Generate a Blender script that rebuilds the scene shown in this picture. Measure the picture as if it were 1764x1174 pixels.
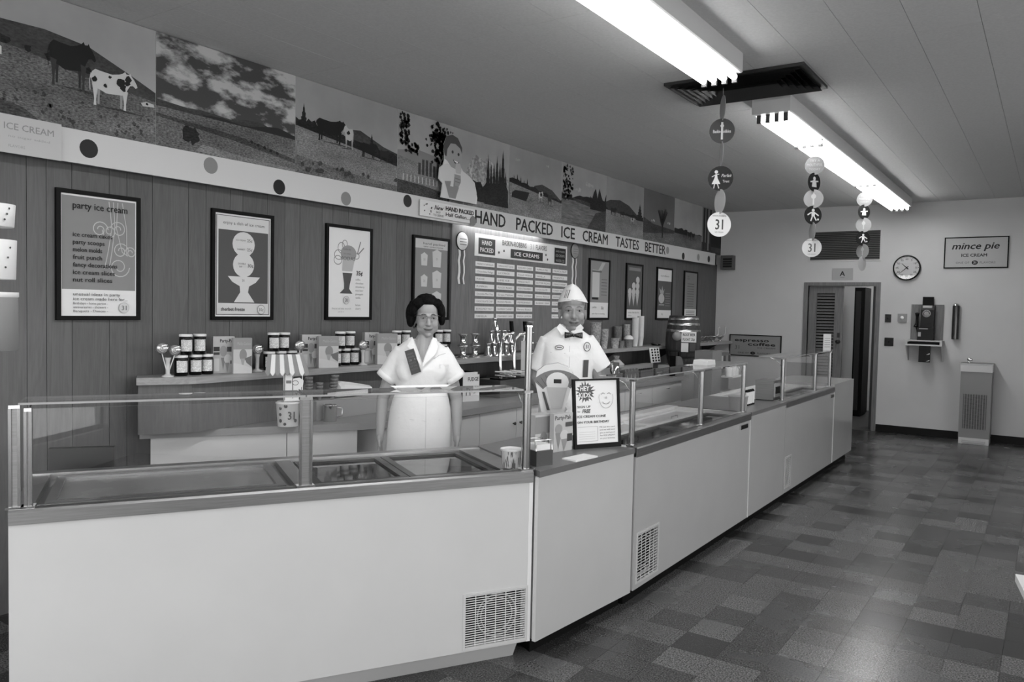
import bpy, bmesh, math, random
from mathutils import Vector, Matrix
import numpy as np
random.seed(7)
SC = bpy.context.scene
for o in list(bpy.data.objects): bpy.data.objects.remove(o)
C = SC.collection

# ------------------------------------------------------------------ camera
FPX, YAW, PIT, ROL, CH = 1359.95, .600483, .041546, .020735, 1.672
_fw = np.array([-math.sin(YAW)*math.cos(PIT), math.cos(YAW)*math.cos(PIT), -math.sin(PIT)])
_r0 = np.array([math.cos(YAW), math.sin(YAW), 0]); _u0 = np.cross(_r0, _fw)
_r = math.cos(ROL)*_r0 + math.sin(ROL)*_u0
_u = -math.sin(ROL)*_r0 + math.cos(ROL)*_u0
CAM = np.array([0, 0, CH])
cd = bpy.data.cameras.new('camera'); cam = bpy.data.objects.new('camera', cd); C.objects.link(cam)
cd.sensor_width = 36; cd.sensor_fit = 'HORIZONTAL'; cd.lens = FPX/1764*36; cd.clip_start = .05; cd.clip_end = 100
M = Matrix.Identity(4)
for i in range(3):
    M[i][0] = _r[i]; M[i][1] = _u[i]; M[i][2] = -_fw[i]; M[i][3] = CAM[i]
cam.matrix_world = M
SC.camera = cam
def ray(px, py): return _fw + _r*(px-882)/FPX - _u*(py-587)/FPX
def hit(px, py, **k):
    d = ray(px, py); (a, v), = k.items()
    if a == 'depth': return Vector(CAM + d*v)
    i = 'xyz'.index(a); return Vector(CAM + d*(v-CAM[i])/d[i])
def proj(p):
    d = np.array(p, float)-CAM; w = d@_fw
    return 882+FPX*(d@_r)/w, 587-FPX*(d@_u)/w, w

# ------------------------------------------------------------------ light + exposure
TUBE_E = 8.0      # fluorescent tubes
SKY_E = 3.0        # daylight outside the shop front
w = bpy.data.worlds.new('world'); SC.world = w; w.use_nodes = True
bg = w.node_tree.nodes['Background']; bg.inputs[0].default_value = (.9, .9, .9, 1); bg.inputs[1].default_value = SKY_E
SC.view_settings.view_transform = 'Standard'; SC.view_settings.look = 'None'
SC.view_settings.gamma = 1; SC.view_settings.use_curve_mapping = False
SC.view_settings.exposure = 1.0
SC.cycles.caustics_reflective = False; SC.cycles.caustics_refractive = False; SC.cycles.sample_clamp_indirect = 3.0; SC.cycles.sample_clamp_direct = 12.0
XL, XR, YF, YB, ZC = -4.511, 2.4, 12.40, -1.5, 3.272
pl = bpy.data.lights.new('shop_window_portal', 'AREA'); pl.shape = 'RECTANGLE'; pl.size = 6.0; pl.size_y = 2.5; pl.energy = 0
po = bpy.data.objects.new('shop_window_portal', pl); C.objects.link(po); po.location = (-1.1, YB+.02, 1.65); po.rotation_euler = (math.radians(90), 0, 0)
try: pl.cycles.is_portal = True
except Exception: pass
RW0, RW1 = .4, 7.6   # side windows in the right wall
pl2 = bpy.data.lights.new('side_window_portal', 'AREA'); pl2.shape = 'RECTANGLE'; pl2.size = RW1-RW0; pl2.size_y = 1.9; pl2.energy = 0
po2 = bpy.data.objects.new('side_window_portal', pl2); C.objects.link(po2); po2.location = (XR-.02, (RW0+RW1)/2, 1.75); po2.rotation_euler = (math.radians(90), 0, math.radians(90))
try: pl2.cycles.is_portal = True
except Exception: pass

# ------------------------------------------------------------------ materials
def lin(v):
    v = v/255.
    return v/12.92 if v <= .04045 else ((v+.055)/1.055)**2.4
MATS = {}
def mat(name, a, rough=.6, spec=.4, metal=0., noise=0., nscale=30., bump=0., coat=0., stretch=None):
    """grey procedural material, a = albedo, noise = relative amplitude"""
    if name in MATS: return MATS[name]
    m = bpy.data.materials.new(name); m.use_nodes = True; nt = m.node_tree; b = nt.nodes['Principled BSDF']
    b.inputs['Base Color'].default_value = (a, a, a, 1); b.inputs['Roughness'].default_value = rough
    b.inputs['Specular IOR Level'].default_value = spec; b.inputs['Metallic'].default_value = metal
    if coat: b.inputs['Coat Weight'].default_value = coat; b.inputs['Coat Roughness'].default_value = .08
    if noise or bump:
        tc = nt.nodes.new('ShaderNodeTexCoord'); n = nt.nodes.new('ShaderNodeTexNoise')
        n.inputs['Scale'].default_value = nscale; n.inputs['Detail'].default_value = 4
        src = tc.outputs['Object']
        if stretch:
            mp = nt.nodes.new('ShaderNodeMapping'); mp.inputs['Scale'].default_value = stretch
            nt.links.new(src, mp.inputs[0]); src = mp.outputs[0]
        nt.links.new(src, n.inputs['Vector'])
        if noise:
            r = nt.nodes.new('ShaderNodeMapRange'); r.inputs[1].default_value = .3; r.inputs[2].default_value = .7
            r.inputs[3].default_value = a*(1-noise); r.inputs[4].default_value = a*(1+noise)
            nt.links.new(n.outputs[0], r.inputs[0])
            cb = nt.nodes.new('ShaderNodeCombineColor')
            for i in range(3): nt.links.new(r.outputs[0], cb.inputs[i])
            nt.links.new(cb.outputs[0], b.inputs['Base Color'])
        if bump:
            bp = nt.nodes.new('ShaderNodeBump'); bp.inputs['Strength'].default_value = bump; bp.inputs['Distance'].default_value = .01
            nt.links.new(n.outputs[0], bp.inputs['Height']); nt.links.new(bp.outputs[0], b.inputs['Normal'])
    MATS[name] = m; return m
def G(v):
    """printed paper tone: v = tone the print shows on a wall where white paper reads 205"""
    v = int(v); return mat('print_tone_%d' % v, min(.82, lin(v)/lin(205)*.72), .55, .3)
def emis(name, e):
    m = bpy.data.materials.new(name); m.use_nodes = True; nt = m.node_tree; b = nt.nodes['Principled BSDF']
    b.inputs['Base Color'].default_value = (.8, .8, .8, 1); b.inputs['Emission Color'].default_value = (1, 1, 1, 1); b.inputs['Emission Strength'].default_value = e
    return m
def glassmat(name, tint=.94, rough=.0, ior=1.5, boost=1.0):
    if name in MATS: return MATS[name]
    m = bpy.data.materials.new(name); m.use_nodes = True; nt = m.node_tree; nt.nodes.clear()
    o = nt.nodes.new('ShaderNodeOutputMaterial'); mx = nt.nodes.new('ShaderNodeMixShader')
    t = nt.nodes.new('ShaderNodeBsdfTransparent'); t.inputs[0].default_value = (tint, tint, tint, 1)
    g = nt.nodes.new('ShaderNodeBsdfGlossy'); g.inputs['Roughness'].default_value = rough; g.inputs[0].default_value = (1, 1, 1, 1)
    f = nt.nodes.new('ShaderNodeLayerWeight'); f.inputs[0].default_value = .5
    pw = nt.nodes.new('ShaderNodeMath'); pw.operation = 'POWER'; pw.inputs[1].default_value = 5
    ml = nt.nodes.new('ShaderNodeMath'); ml.operation = 'MULTIPLY_ADD'; ml.inputs[1].default_value = .95; ml.inputs[2].default_value = .045*boost; ml.use_clamp = True
    nt.links.new(f.outputs['Facing'], pw.inputs[0]); nt.links.new(pw.outputs[0], ml.inputs[0]); nt.links.new(ml.outputs[0], mx.inputs[0])
    nt.links.new(t.outputs[0], mx.inputs[1]); nt.links.new(g.outputs[0], mx.inputs[2]); nt.links.new(mx.outputs[0], o.inputs[0])
    MATS[name] = m; return m
def woodmat(name, dark, light, vert=True, rough=.55):
    m = bpy.data.materials.new(name); m.use_nodes = True; nt = m.node_tree; b = nt.nodes['Principled BSDF']
    tc = nt.nodes.new('ShaderNodeTexCoord'); oi = nt.nodes.new('ShaderNodeObjectInfo')
    mp = nt.nodes.new('ShaderNodeMapping'); mp.inputs['Scale'].default_value = (7, 7, .55) if vert else (7, .55, 7)
    ad = nt.nodes.new('ShaderNodeVectorMath'); ad.operation = 'ADD'
    sc_ = nt.nodes.new('ShaderNodeVectorMath'); sc_.operation = 'SCALE'; sc_.inputs[3].default_value = 1.0
    cx = nt.nodes.new('ShaderNodeCombineXYZ'); mu = nt.nodes.new('ShaderNodeMath'); mu.operation = 'MULTIPLY'; mu.inputs[1].default_value = 40
    nt.links.new(oi.outputs['Random'], mu.inputs[0])
    for i in range(3): nt.links.new(mu.outputs[0], cx.inputs[i])
    nt.links.new(tc.outputs['Object'], mp.inputs[0]); nt.links.new(mp.outputs[0], ad.inputs[0]); nt.links.new(cx.outputs[0], ad.inputs[1])
    n = nt.nodes.new('ShaderNodeTexNoise'); n.inputs['Scale'].default_value = 1.3; n.inputs['Detail'].default_value = 5; n.inputs['Distortion'].default_value = 1.6
    nt.links.new(ad.outputs[0], n.inputs['Vector'])
    wv = nt.nodes.new('ShaderNodeMath'); wv.operation = 'PINGPONG'; wv.inputs[1].default_value = .5
    m8 = nt.nodes.new('ShaderNodeMath'); m8.operation = 'MULTIPLY'; m8.inputs[1].default_value = 6.0
    nt.links.new(n.outputs[0], m8.inputs[0]); nt.links.new(m8.outputs[0], wv.inputs[0])
    n2 = nt.nodes.new('ShaderNodeTexNoise'); n2.inputs['Scale'].default_value = 14; n2.inputs['Detail'].default_value = 3
    nt.links.new(ad.outputs[0], n2.inputs['Vector'])
    mix = nt.nodes.new('ShaderNodeMath'); mix.operation = 'MULTIPLY_ADD'; mix.inputs[1].default_value = .8
    nt.links.new(wv.outputs[0], mix.inputs[0]); nt.links.new(n2.outputs[0], mix.inputs[2])
    r = nt.nodes.new('ShaderNodeMapRange'); r.inputs[1].default_value = .35; r.inputs[2].default_value = 1.0; r.inputs[3].default_value = dark; r.inputs[4].default_value = light
    nt.links.new(mix.outputs[0], r.inputs[0])
    vr = nt.nodes.new('ShaderNodeMapRange'); vr.inputs[3].default_value = .9; vr.inputs[4].default_value = 1.1
    nt.links.new(oi.outputs['Random'], vr.inputs[0])
    mm = nt.nodes.new('ShaderNodeMath'); mm.operation = 'MULTIPLY'; nt.links.new(r.outputs[0], mm.inputs[0]); nt.links.new(vr.outputs[0], mm.inputs[1])
    cb = nt.nodes.new('ShaderNodeCombineColor')
    for i in range(3): nt.links.new(mm.outputs[0], cb.inputs[i])
    nt.links.new(cb.outputs[0], b.inputs['Base Color']); b.inputs['Roughness'].default_value = rough; b.inputs['Specular IOR Level'].default_value = .25
    return m
PANELWOOD = woodmat('panel_wood', .096, .124)
MENUWOOD = woodmat('menu_panel_wood', .13, .19)
LEDGEWOOD = woodmat('ledge_wood', .25, .32, False, .45)
WHITE_ENAMEL = mat('white_enamel', .49, .22, .5, noise=.02, nscale=3)
WHITE_LAM = mat('white_laminate', .66, .45, .4, noise=.02, nscale=4)
STRAIGHT_ENAMEL = mat('shaded_enamel', .40, .2, .5, noise=.02, nscale=3)  # same white enamel as the angled cabinet, darkened to carry the straight row's shade
STEEL = mat('brushed_steel', .25, .42, .5, metal=1., noise=.12, nscale=6, stretch=(1, 1, 40))
CHROME = mat('chrome', .72, .08, .5, metal=1.)
POSTCHROME = mat('post_chrome', .27, .25, .5, metal=1.)
DARKMETAL = mat('dark_metal', .05, .35, .5, metal=.6)
BLACK = mat('black_paint', .004, .5, .12)
BLACKGLOSS = mat('black_gloss', .005, .2, .3)
RUBBER = mat('black_rubber', .010, .6, .15)
WALLPAINT = mat('wall_paint', .56, .7, .2, noise=.03, nscale=2)
CEILMAT = mat('ceiling_board', .66, .8, .15, noise=.05, nscale=60)
PAPER = mat('white_paper', .74, .6, .3)
WHITEPAINT = mat('white_paint', .66, .5, .3)
GLASS = glassmat('guard_glass', .97)
GLASS_EDGE = mat('glass_edge', .30, .2, .5)
LIDGLASS = mat('lid_glass', .02, .05, .6)
FORMICA = mat('counter_formica', .13, .3, .45, noise=.05, nscale=8)
TILE_M = []
RIMSTEEL = mat('rim_steel', .46, .38, .5, metal=1., noise=.1, nscale=6)
BACKTOP = mat('back_worktop', .27, .4, .4, noise=.05, nscale=8)
PHONE = mat('phone_black', .006, .4, .2)
DULLCHROME = mat('dull_chrome', .30, .4, .4, metal=.6)

# ------------------------------------------------------------------ mesh building
ROOT = {}
class MB:
    def __init__(s): s.v = []; s.f = []; s.mi = []; s.m = 0; s.smooth = []; s.sm = False
    def add(s, vs, fs, sm=None):
        b = len(s.v); s.v += [Vector(p) for p in vs]
        for f in fs:
            s.f.append([b+i for i in f]); s.mi.append(s.m); s.smooth.append(s.sm if sm is None else sm)
        return s
    def box(s, x0, x1, y0, y1, z0, z1):
        return s.obox(Vector((0, 0, 0)), Vector((1, 0, 0)), Vector((0, 1, 0)), Vector((0, 0, 1)), x0, x1, y0, y1, z0, z1)
    def obox(s, O, U, V, W, x0, x1, y0, y1, z0, z1):
        vs = [O+U*x+V*y+W*z for z in (z0, z1) for x, y in ((x0, y0), (x1, y0), (x1, y1), (x0, y1))]
        return s.add(vs, [(3, 2, 1, 0), (4, 5, 6, 7), (0, 1, 5, 4), (1, 2, 6, 5), (2, 3, 7, 6), (3, 0, 4, 7)], False)
    def prism(s, pts, z0, z1):
        """pts: xy polygon, vertical prism"""
        n = len(pts); vs = [(p[0], p[1], z0) for p in pts]+[(p[0], p[1], z1) for p in pts]
        fs = [tuple(range(n-1, -1, -1)), tuple(range(n, 2*n))]+[(i, (i+1) % n, n+(i+1) % n, n+i) for i in range(n)]
        return s.add(vs, fs, False)
    def extrude(s, pts3, d):
        n = len(pts3); p = [Vector(q) for q in pts3]; d = Vector(d)
        fs = [tuple(range(n-1, -1, -1)), tuple(range(n, 2*n))]+[(i, (i+1) % n, n+(i+1) % n, n+i) for i in range(n)]
        return s.add(p+[q+d for q in p], fs, False)
    def loft(s, rings, caps=True, sm=True, closed=False):
        n = len(rings[0]); b = []; fs = []
        for r in rings: b += [Vector(p) for p in r]
        K = len(rings)
        for k in range(K if closed else K-1):
            k2 = (k+1) % K
            for i in range(n): fs.append((k*n+i, k*n+(i+1) % n, k2*n+(i+1) % n, k2*n+i))
        s.add(b, fs, sm)
        if caps and not closed:
            s.add([Vector(p) for p in rings[0]], [tuple(range(n-1, -1, -1))], False); s.add([Vector(p) for p in rings[-1]], [tuple(range(n))], False)
        return s
    def lathe(s, prof, c=(0, 0, 0), n=20, axis=None, sm=True, caps=True):
        """prof: list of (r, h) along axis (default z)"""
        c = Vector(c); W = Vector(axis).normalized() if axis else Vector((0, 0, 1))
        U = W.orthogonal().normalized() if axis else Vector((1, 0, 0)); V = W.cross(U)
        rings = [[c+W*h+U*(max(r, 1e-5)*math.cos(2*math.pi*i/n))+V*(max(r, 1e-5)*math.sin(2*math.pi*i/n)) for i in range(n)] for r, h in prof]
        return s.loft(rings, caps, sm)
    def tube(s, p0, p1, r0, r1=None, n=10, sm=True):
        p0 = Vector(p0); p1 = Vector(p1); return s.lathe([(r0, 0), (r1 if r1 is not None else r0, (p1-p0).length)], p0, n, p1-p0, sm)
    def path(s, pts, r, n=8):
        pts = [Vector(p) for p in pts]; rings = []; U = None
        for i, p in enumerate(pts):
            t = (pts[min(i+1, len(pts)-1)]-pts[max(i-1, 0)]).normalized()
            U = t.orthogonal().normalized() if U is None else (U-t*U.dot(t)).normalized()
            V = t.cross(U); rr = r[i] if isinstance(r, (list, tuple)) else r
            rings.append([p+U*(rr*math.cos(2*math.pi*k/n))+V*(rr*math.sin(2*math.pi*k/n)) for k in range(n)])
        return s.loft(rings)
    def ell(s, c, r, n=16, m=10, rot=None):
        c = Vector(c); r = (r, r, r) if isinstance(r, (int, float)) else r
        rings = []
        for j in range(1, m):
            th = math.pi*j/m
            rings.append([Vector((r[0]*math.sin(th)*math.cos(2*math.pi*i/n), r[1]*math.sin(th)*math.sin(2*math.pi*i/n), -r[2]*math.cos(th))) for i in range(n)])
        vs = [Vector((0, 0, -r[2]))]+[p for q in rings for p in q]+[Vector((0, 0, r[2]))]
        if rot: vs = [rot @ p for p in vs]
        vs = [p+c for p in vs]; L = len(vs)-1; fs = []
        for i in range(n):
            fs.append((0, 1+(i+1) % n, 1+i)); fs.append((L, L-n+i, L-n+(i+1) % n))
            for j in range(m-2): fs.append((1+j*n+i, 1+j*n+(i+1) % n, 1+(j+1)*n+(i+1) % n, 1+(j+1)*n+i))
        return s.add(vs, fs, True)
    def cap(s, p0, p1, r0, r1, n=14):
        """tapered capsule"""
        p0 = Vector(p0); p1 = Vector(p1); W = p1-p0; L = W.length
        prof = [(r0*math.cos(a), r0*math.sin(a)) for a in [math.radians(t) for t in (-88, -60, -30, 0)]]+[(r1*math.cos(a), L+r1*math.sin(a)) for a in [math.radians(t) for t in (0, 30, 60, 88)]]
        return s.lathe(prof, p0, n, W)
    def build(s, name, mats, parent=None, label=None):
        me = bpy.data.meshes.new(name); off = ROOT.get(parent.name) if parent else None
        vs = [off @ p for p in s.v] if off else s.v
        me.from_pydata([tuple(p) for p in vs], [], s.f)
        for m in (mats if isinstance(mats, (list, tuple)) else [mats]): me.materials.append(m)
        me.polygons.foreach_set('material_index', s.mi); me.polygons.foreach_set('use_smooth', s.smooth); me.update()
        o = bpy.data.objects.new(name, me); C.objects.link(o)
        if parent:
            o.parent = parent
            if off: ROOT[o.name] = off
        if label: o['label'] = label
        return o
def tag(o, label, cat, group=None):
    o['label'] = label; o['category'] = cat
    if group: o['group'] = group
    return o
def thing(name, label, cat, loc, rz=0., group=None):
    o = bpy.data.objects.new(name, None); C.objects.link(o); o.location = loc; o.rotation_euler = (0, 0, rz); o.empty_display_size = .05
    ROOT[o.name] = (Matrix.Translation(Vector(loc)) @ Matrix.Rotation(rz, 4, 'Z')).inverted()
    return tag(o, label, cat, group)
def lthing(name, label, cat, group=None):
    """thing built around the origin (local coordinates); move it afterwards"""
    o = bpy.data.objects.new(name, None); C.objects.link(o); o.empty_display_size = .05
    return tag(o, label, cat, group)
def dup(root, loc, rz=0., label=None, group=None, scale=None):
    def cp(o, par):
        c = o.copy(); C.objects.link(c); c.parent = par
        for ch in o.children: cp(ch, c)
        return c
    r = cp(root, None); r.location = loc; r.rotation_euler = (0, 0, rz)
    if scale: r.scale = (scale,)*3
    if label: r['label'] = label
    if group: r['group'] = group
    return r
def struct(o): o['kind'] = 'structure'; return o

_TX = {}
def textmesh(s, shear=0., bold=0.):
    k = (s, shear, bold)
    if k not in _TX:
        c = bpy.data.curves.new('t', 'FONT'); c.body = s; c.resolution_u = 2; c.fill_mode = 'FRONT'; c.shear = shear; c.offset = bold
        o = bpy.data.objects.new('t', c); m = o.to_mesh()
        vs = [(v.co.x, v.co.y) for v in m.vertices]; fs = [tuple(p.vertices) for p in m.polygons]
        o.to_mesh_clear(); bpy.data.objects.remove(o); bpy.data.curves.remove(c)
        x0 = min(p[0] for p in vs); vs = [(p[0]-x0, p[1]) for p in vs]
        _TX[k] = (vs, fs, max(p[0] for p in vs))
    return _TX[k]
class Art:
    """flat print on a plane: O origin, U right, V up, N out (metres)"""
    def __init__(s, O, U, V, N, step=.0003):
        s.O, s.U, s.V, s.N = [Vector(q) for q in (O, U, V, N)]; s.k = 1; s.mb = MB(); s.mats = []; s.step = step
    def _m(s, g):
        m = G(g) if isinstance(g, (int, float)) else g
        if m not in s.mats: s.mats.append(m)
        s.mb.m = s.mats.index(m)
    def P(s, x, y, k): return s.O+s.U*x+s.V*y+s.N*(k*s.step)
    def poly(s, pts, g, layer=None):
        s._m(g); k = layer or s.k; s.mb.add([s.P(x, y, k) for x, y in pts], [tuple(range(len(pts)))], False)
        if not layer: s.k += 1
        return s
    def rect(s, x0, y0, x1, y1, g, layer=None): return s.poly([(x0, y0), (x1, y0), (x1, y1), (x0, y1)], g, layer)
    def circ(s, x, y, r, g, ry=None, n=20, layer=None): return s.poly([(x+r*math.cos(2*math.pi*i/n), y+(ry or r)*math.sin(2*math.pi*i/n)) for i in range(n)], g, layer)
    def line(s, pts, w, g, layer=None):
        s._m(g); k = layer or s.k
        for (a, b), (c, d) in zip(pts, pts[1:]):
            L = math.hypot(c-a, d-b) or 1; nx, ny = -(d-b)/L*w/2, (c-a)/L*w/2
            s.mb.add([s.P(a+nx, b+ny, k), s.P(a-nx, b-ny, k), s.P(c-nx, d-ny, k), s.P(c+nx, d+ny, k)], [(0, 1, 2, 3)], False)
        if not layer: s.k += 1
        return s
    def text(s, t, x, y, h, g, w=None, shear=0., bold=0., al='l', layer=None):
        """h = cap height, w = optional fitted width"""
        vs, fs, tw = textmesh(t, shear, 0.); sy = h/.69; sx = (w/tw) if w else sy
        W = tw*sx; x0 = x-(W/2 if al == 'c' else W if al == 'r' else 0)
        s._m(g); k = layer or s.k
        for j_, (dx, dy) in enumerate([(0, 0)] if not bold else [(-bold*sy, 0), (bold*sy, 0), (0, bold*sy*.6), (0, -bold*sy*.6)]):
            s.mb.add([s.P(x0+px*sx+dx, y+py*sy+dy, k+.15*j_) for px, py in vs], fs, False)
        if not layer: s.k += 1
        return s
    def blob(s, x, y, r, g, n=14, rough=.35, ry=None, layer=None):
        return s.poly([(x+r*(1+random.uniform(-rough, rough))*math.cos(2*math.pi*i/n), y+(ry or r)*(1+random.uniform(-rough, rough))*math.sin(2*math.pi*i/n)) for i in range(n)], g, layer)
    def build(s, name, parent): return s.mb.build(name, s.mats, parent)
WU, WV, WN = (0, 1, 0), (0, 0, 1), (1, 0, 0)      # left wall frame
FU, FV, FN = (1, 0, 0), (0, 0, 1), (0, -1, 0)     # far wall frame
# ================================================================== STRUCTURE
# ---- floor with 9 inch tiles
def tilemat(i, a):
    m = bpy.data.materials.new('vinyl_tile_%d' % i); m.use_nodes = True; nt = m.node_tree; b = nt.nodes['Principled BSDF']
    g = nt.nodes.new('ShaderNodeNewGeometry'); n = nt.nodes.new('ShaderNodeTexNoise'); n.inputs['Scale'].default_value = 130; n.inputs['Detail'].default_value = 3
    nt.links.new(g.outputs['Position'], n.inputs['Vector'])
    r = nt.nodes.new('ShaderNodeMapRange'); r.inputs[1].default_value = .35; r.inputs[2].default_value = .65; r.inputs[3].default_value = a*.25; r.inputs[4].default_value = a*1.75
    nt.links.new(n.outputs[0], r.inputs[0]); cb = nt.nodes.new('ShaderNodeCombineColor')
    for k in range(3): nt.links.new(r.outputs[0], cb.inputs[k])
    nt.links.new(cb.outputs[0], b.inputs['Base Color']); b.inputs['Specular IOR Level'].default_value = .42
    n3 = nt.nodes.new('ShaderNodeTexNoise'); n3.inputs['Scale'].default_value = 3
    nt.links.new(g.outputs['Position'], n3.inputs['Vector'])
    r3 = nt.nodes.new('ShaderNodeMapRange'); r3.inputs[3].default_value = .19; r3.inputs[4].default_value = .33
    nt.links.new(n3.outputs[0], r3.inputs[0]); nt.links.new(r3.outputs[0], b.inputs['Roughness'])
    return m
TM = [tilemat(i, a) for i, a in enumerate((.032, .05, .078, .098))]
fl = struct(MB().box(XL-.2, XR+.2, YB-.2, YF+3.2, -.12, -.004).build('floor', mat('floor_screed', .05, .5)))
TS = .2286
cells = []
for i in range(-20, 20):
    for j in range(-27, 36):
        x0 = -1.058+i*TS; y0 = 4.582+j*TS
        if x0 < XL+.02 or x0+TS > XR-.02 or y0 < YB+.05 or y0+TS > YF-.01: continue
        cx, cy = x0+TS/2, y0+TS/2
        px, py, wd = proj((cx, cy, 0))
        vis = wd > .5 and -60 < px < 1830 and 560 < py < 1230 and cx > -2.1+max(0, (3.3-cy))*-.59
        cells.append(((-1 if vis else 1)*(1e4/wd**3 if vis and wd > 0 else 1), x0, y0))
cells.sort()
rt = random.Random(5)
tile_me = []
for k in range(4):
    mb = MB(); mb.box(.0008, TS-.0008, .0008, TS-.0008, -.004, 0.0); o = mb.build('tile', TM[k]); tile_me.append(o.data); bpy.data.objects.remove(o)
tones = {}
def tone(x0, y0):
    i, j = round((x0+1.058)/TS), round((y0-4.582)/TS)
    if (i, j) not in tones:
        h = rt.random(); tones[(i, j)] = tones[(i-1, j)] if (i-1, j) in tones and rt.random() < .25 else (0 if h < .2 else 1 if h < .45 else 2 if h < .8 else 3)
    return tones[(i, j)]
rest = MB(); nvis = 0
for key, x0, y0 in sorted(cells, key=lambda c: (c[2], c[1])): tone(x0, y0)
for key, x0, y0 in cells:
    if key < 0 and nvis < 300:
        o = bpy.data.objects.new('tile', tile_me[tone(x0, y0)]); C.objects.link(o); o.parent = fl; o.location = (x0, y0, 0); nvis += 1
    else:
        rest.m = tone(x0, y0); rest.box(x0+.0008, x0+TS-.0008, y0+.0008, y0+TS-.0008, -.004, 0)
o = rest.build('tile_field', TM, fl); o['kind'] = 'stuff'

# ---- ceiling boards
ce = struct(MB().box(XL-.2, XR+.2, YB-.2, YF+.2, ZC+.006, ZC+.12).build('ceiling', mat('ceiling_gap', .10, .9)))
xs = [XL-.1]+[-1.36+.325*k for k in range(-9, 12)]+[XR+.1]; ys = [YB-.1]+[5.0+1.22*k for k in range(-5, 7)]+[YF]
for a, b in zip(xs, xs[1:]):
    for c, d in zip(ys, ys[1:]):
        if b-a > .05 and d-c > .05: MB().box(a+.0012, b-.0012, c+.0012, d-.0012, ZC, ZC+.006).build('ceiling_board', CEILMAT, ce)
# ---- left wall with plank panelling
wl = struct(MB().box(XL-.2, XL-.02, YB-.2, YF+.2, 0, ZC).build('wall_left', mat('wall_backing', .02, .8)))
wd_seq = [.135, .21, .105, .16, .24, .125, .18, .10, .20, .15]
y = hit(80, 450, x=XL).y
yy = [y]; k = 0
while yy[-1] < YF-.12: yy.append(yy[-1]+wd_seq[k % 10]); k += 1
yy[-1] = YF-.002
k = 0
while yy[0] > YB+.2: yy.insert(0, yy[0]-wd_seq[(7-k) % 10]); k += 1
for a, b in zip(yy, yy[1:]):
    mb = MB(); mb.box(-.019, 0, .0014, b-a-.0014, 0, 2.44); o = mb.build('plank', PANELWOOD, wl); o.location = (XL, a, 0)
# ---- far wall with door opening
DX0, DX1, DZ = hit(1386, 487, y=YF).x, hit(1517.7, 486, y=YF).x, hit(1450, 486, y=YF).z
ox0, ox1, oz = DX0+.06, DX1-.06, DZ-.05
mb = MB(); mb.box(XL-.2, ox0, YF, YF+.15, 0, ZC); mb.box(ox1, XR+.2, YF, YF+.15, 0, ZC); mb.box(ox0, ox1, YF, YF+.15, oz, ZC)
wf = struct(mb.build('wall_far', WALLPAINT))
bb = hit(1560, 733.3, y=YF).z
mb = MB(); mb.box(DX1+.004, XR, YF-.012, YF-.0005, 0, .105); mb.box(XL, DX0-.004, YF-.012, YF-.0005, 0, .105)
struct(mb.build('baseboard_far', RUBBER))
# ---- right wall and shop front (behind the camera)
mb = MB(); mb.box(XR, XR+.15, YB-.2, RW0, 0, ZC); mb.box(XR, XR+.15, RW1, YF+.2, 0, ZC); mb.box(XR, XR+.15, RW0, RW1, 0, .8); mb.box(XR, XR+.15, RW0, RW1, 2.7, ZC)
struct(mb.build('wall_right', WALLPAINT))
wn = struct(MB().box(XR+.08, XR+.09, RW0, RW1, .8, 2.7).build('window_2', glassmat('window_glass', .95))); mb = MB()
for k in range(6): y = RW0+(RW1-RW0-.04)*k/5; mb.box(XR+.06, XR+.11, y, y+.04, .8, 2.7)
mb.box(XR+.06, XR+.11, RW0, RW1, .8, .85); mb.box(XR+.06, XR+.11, RW0, RW1, 2.65, 2.7); mb.build('window_frame', STEEL, wn)
mb = MB(); mb.box(XL-.2, XR+.2, YB-.15, YB, 0, .35); mb.box(XL-.2, XR+.2, YB-.15, YB, 2.95, ZC); mb.box(XL-.2, -4.1, YB-.15, YB, .35, 2.95); mb.box(1.9, XR+.2, YB-.15, YB, .35, 2.95)
struct(mb.build('wall_back', WALLPAINT))
wn = struct(MB().box(-4.1, 1.9, YB-.09, YB-.08, .35, 2.95).build('window_1', glassmat('window_glass', .95)))
mb = MB()
for x in (-4.1, -2.6, -1.1, .4, 1.86): mb.box(x, x+.04, YB-.11, YB-.06, .35, 2.95)
mb.box(-4.1, 1.9, YB-.11, YB-.06, .35, .4); mb.box(-4.1, 1.9, YB-.11, YB-.06, 2.9, 2.95); mb.build('window_frame', STEEL, wn)
# pavement outside, so the daylight sits on something
mb = MB(); mb.box(-12, 16, YB-14, YB-.16, -.15, -.02); mb.box(XR+.16, 16, YB-.16, 16, -.15, -.02)
struct(mb.build('pavement', mat('pavement', .35, .8)))
# ---- back room seen through the door
BR = YF+2.6
mb = MB(); mb.box(DX0-1.3, DX1+.9, BR, BR+.1, 0, 2.7); mb.box(DX0-1.4, DX0-1.3, YF+.15, BR, 0, 2.7); mb.box(DX1+.9, DX1+1.0, YF+.15, BR, 0, 2.7)
struct(mb.build('wall_back_room', WALLPAINT))
struct(MB().box(DX0-1.4, DX1+1.0, YF+.16, BR, 2.7, 2.8).build('ceiling_back_room', WALLPAINT))
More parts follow.
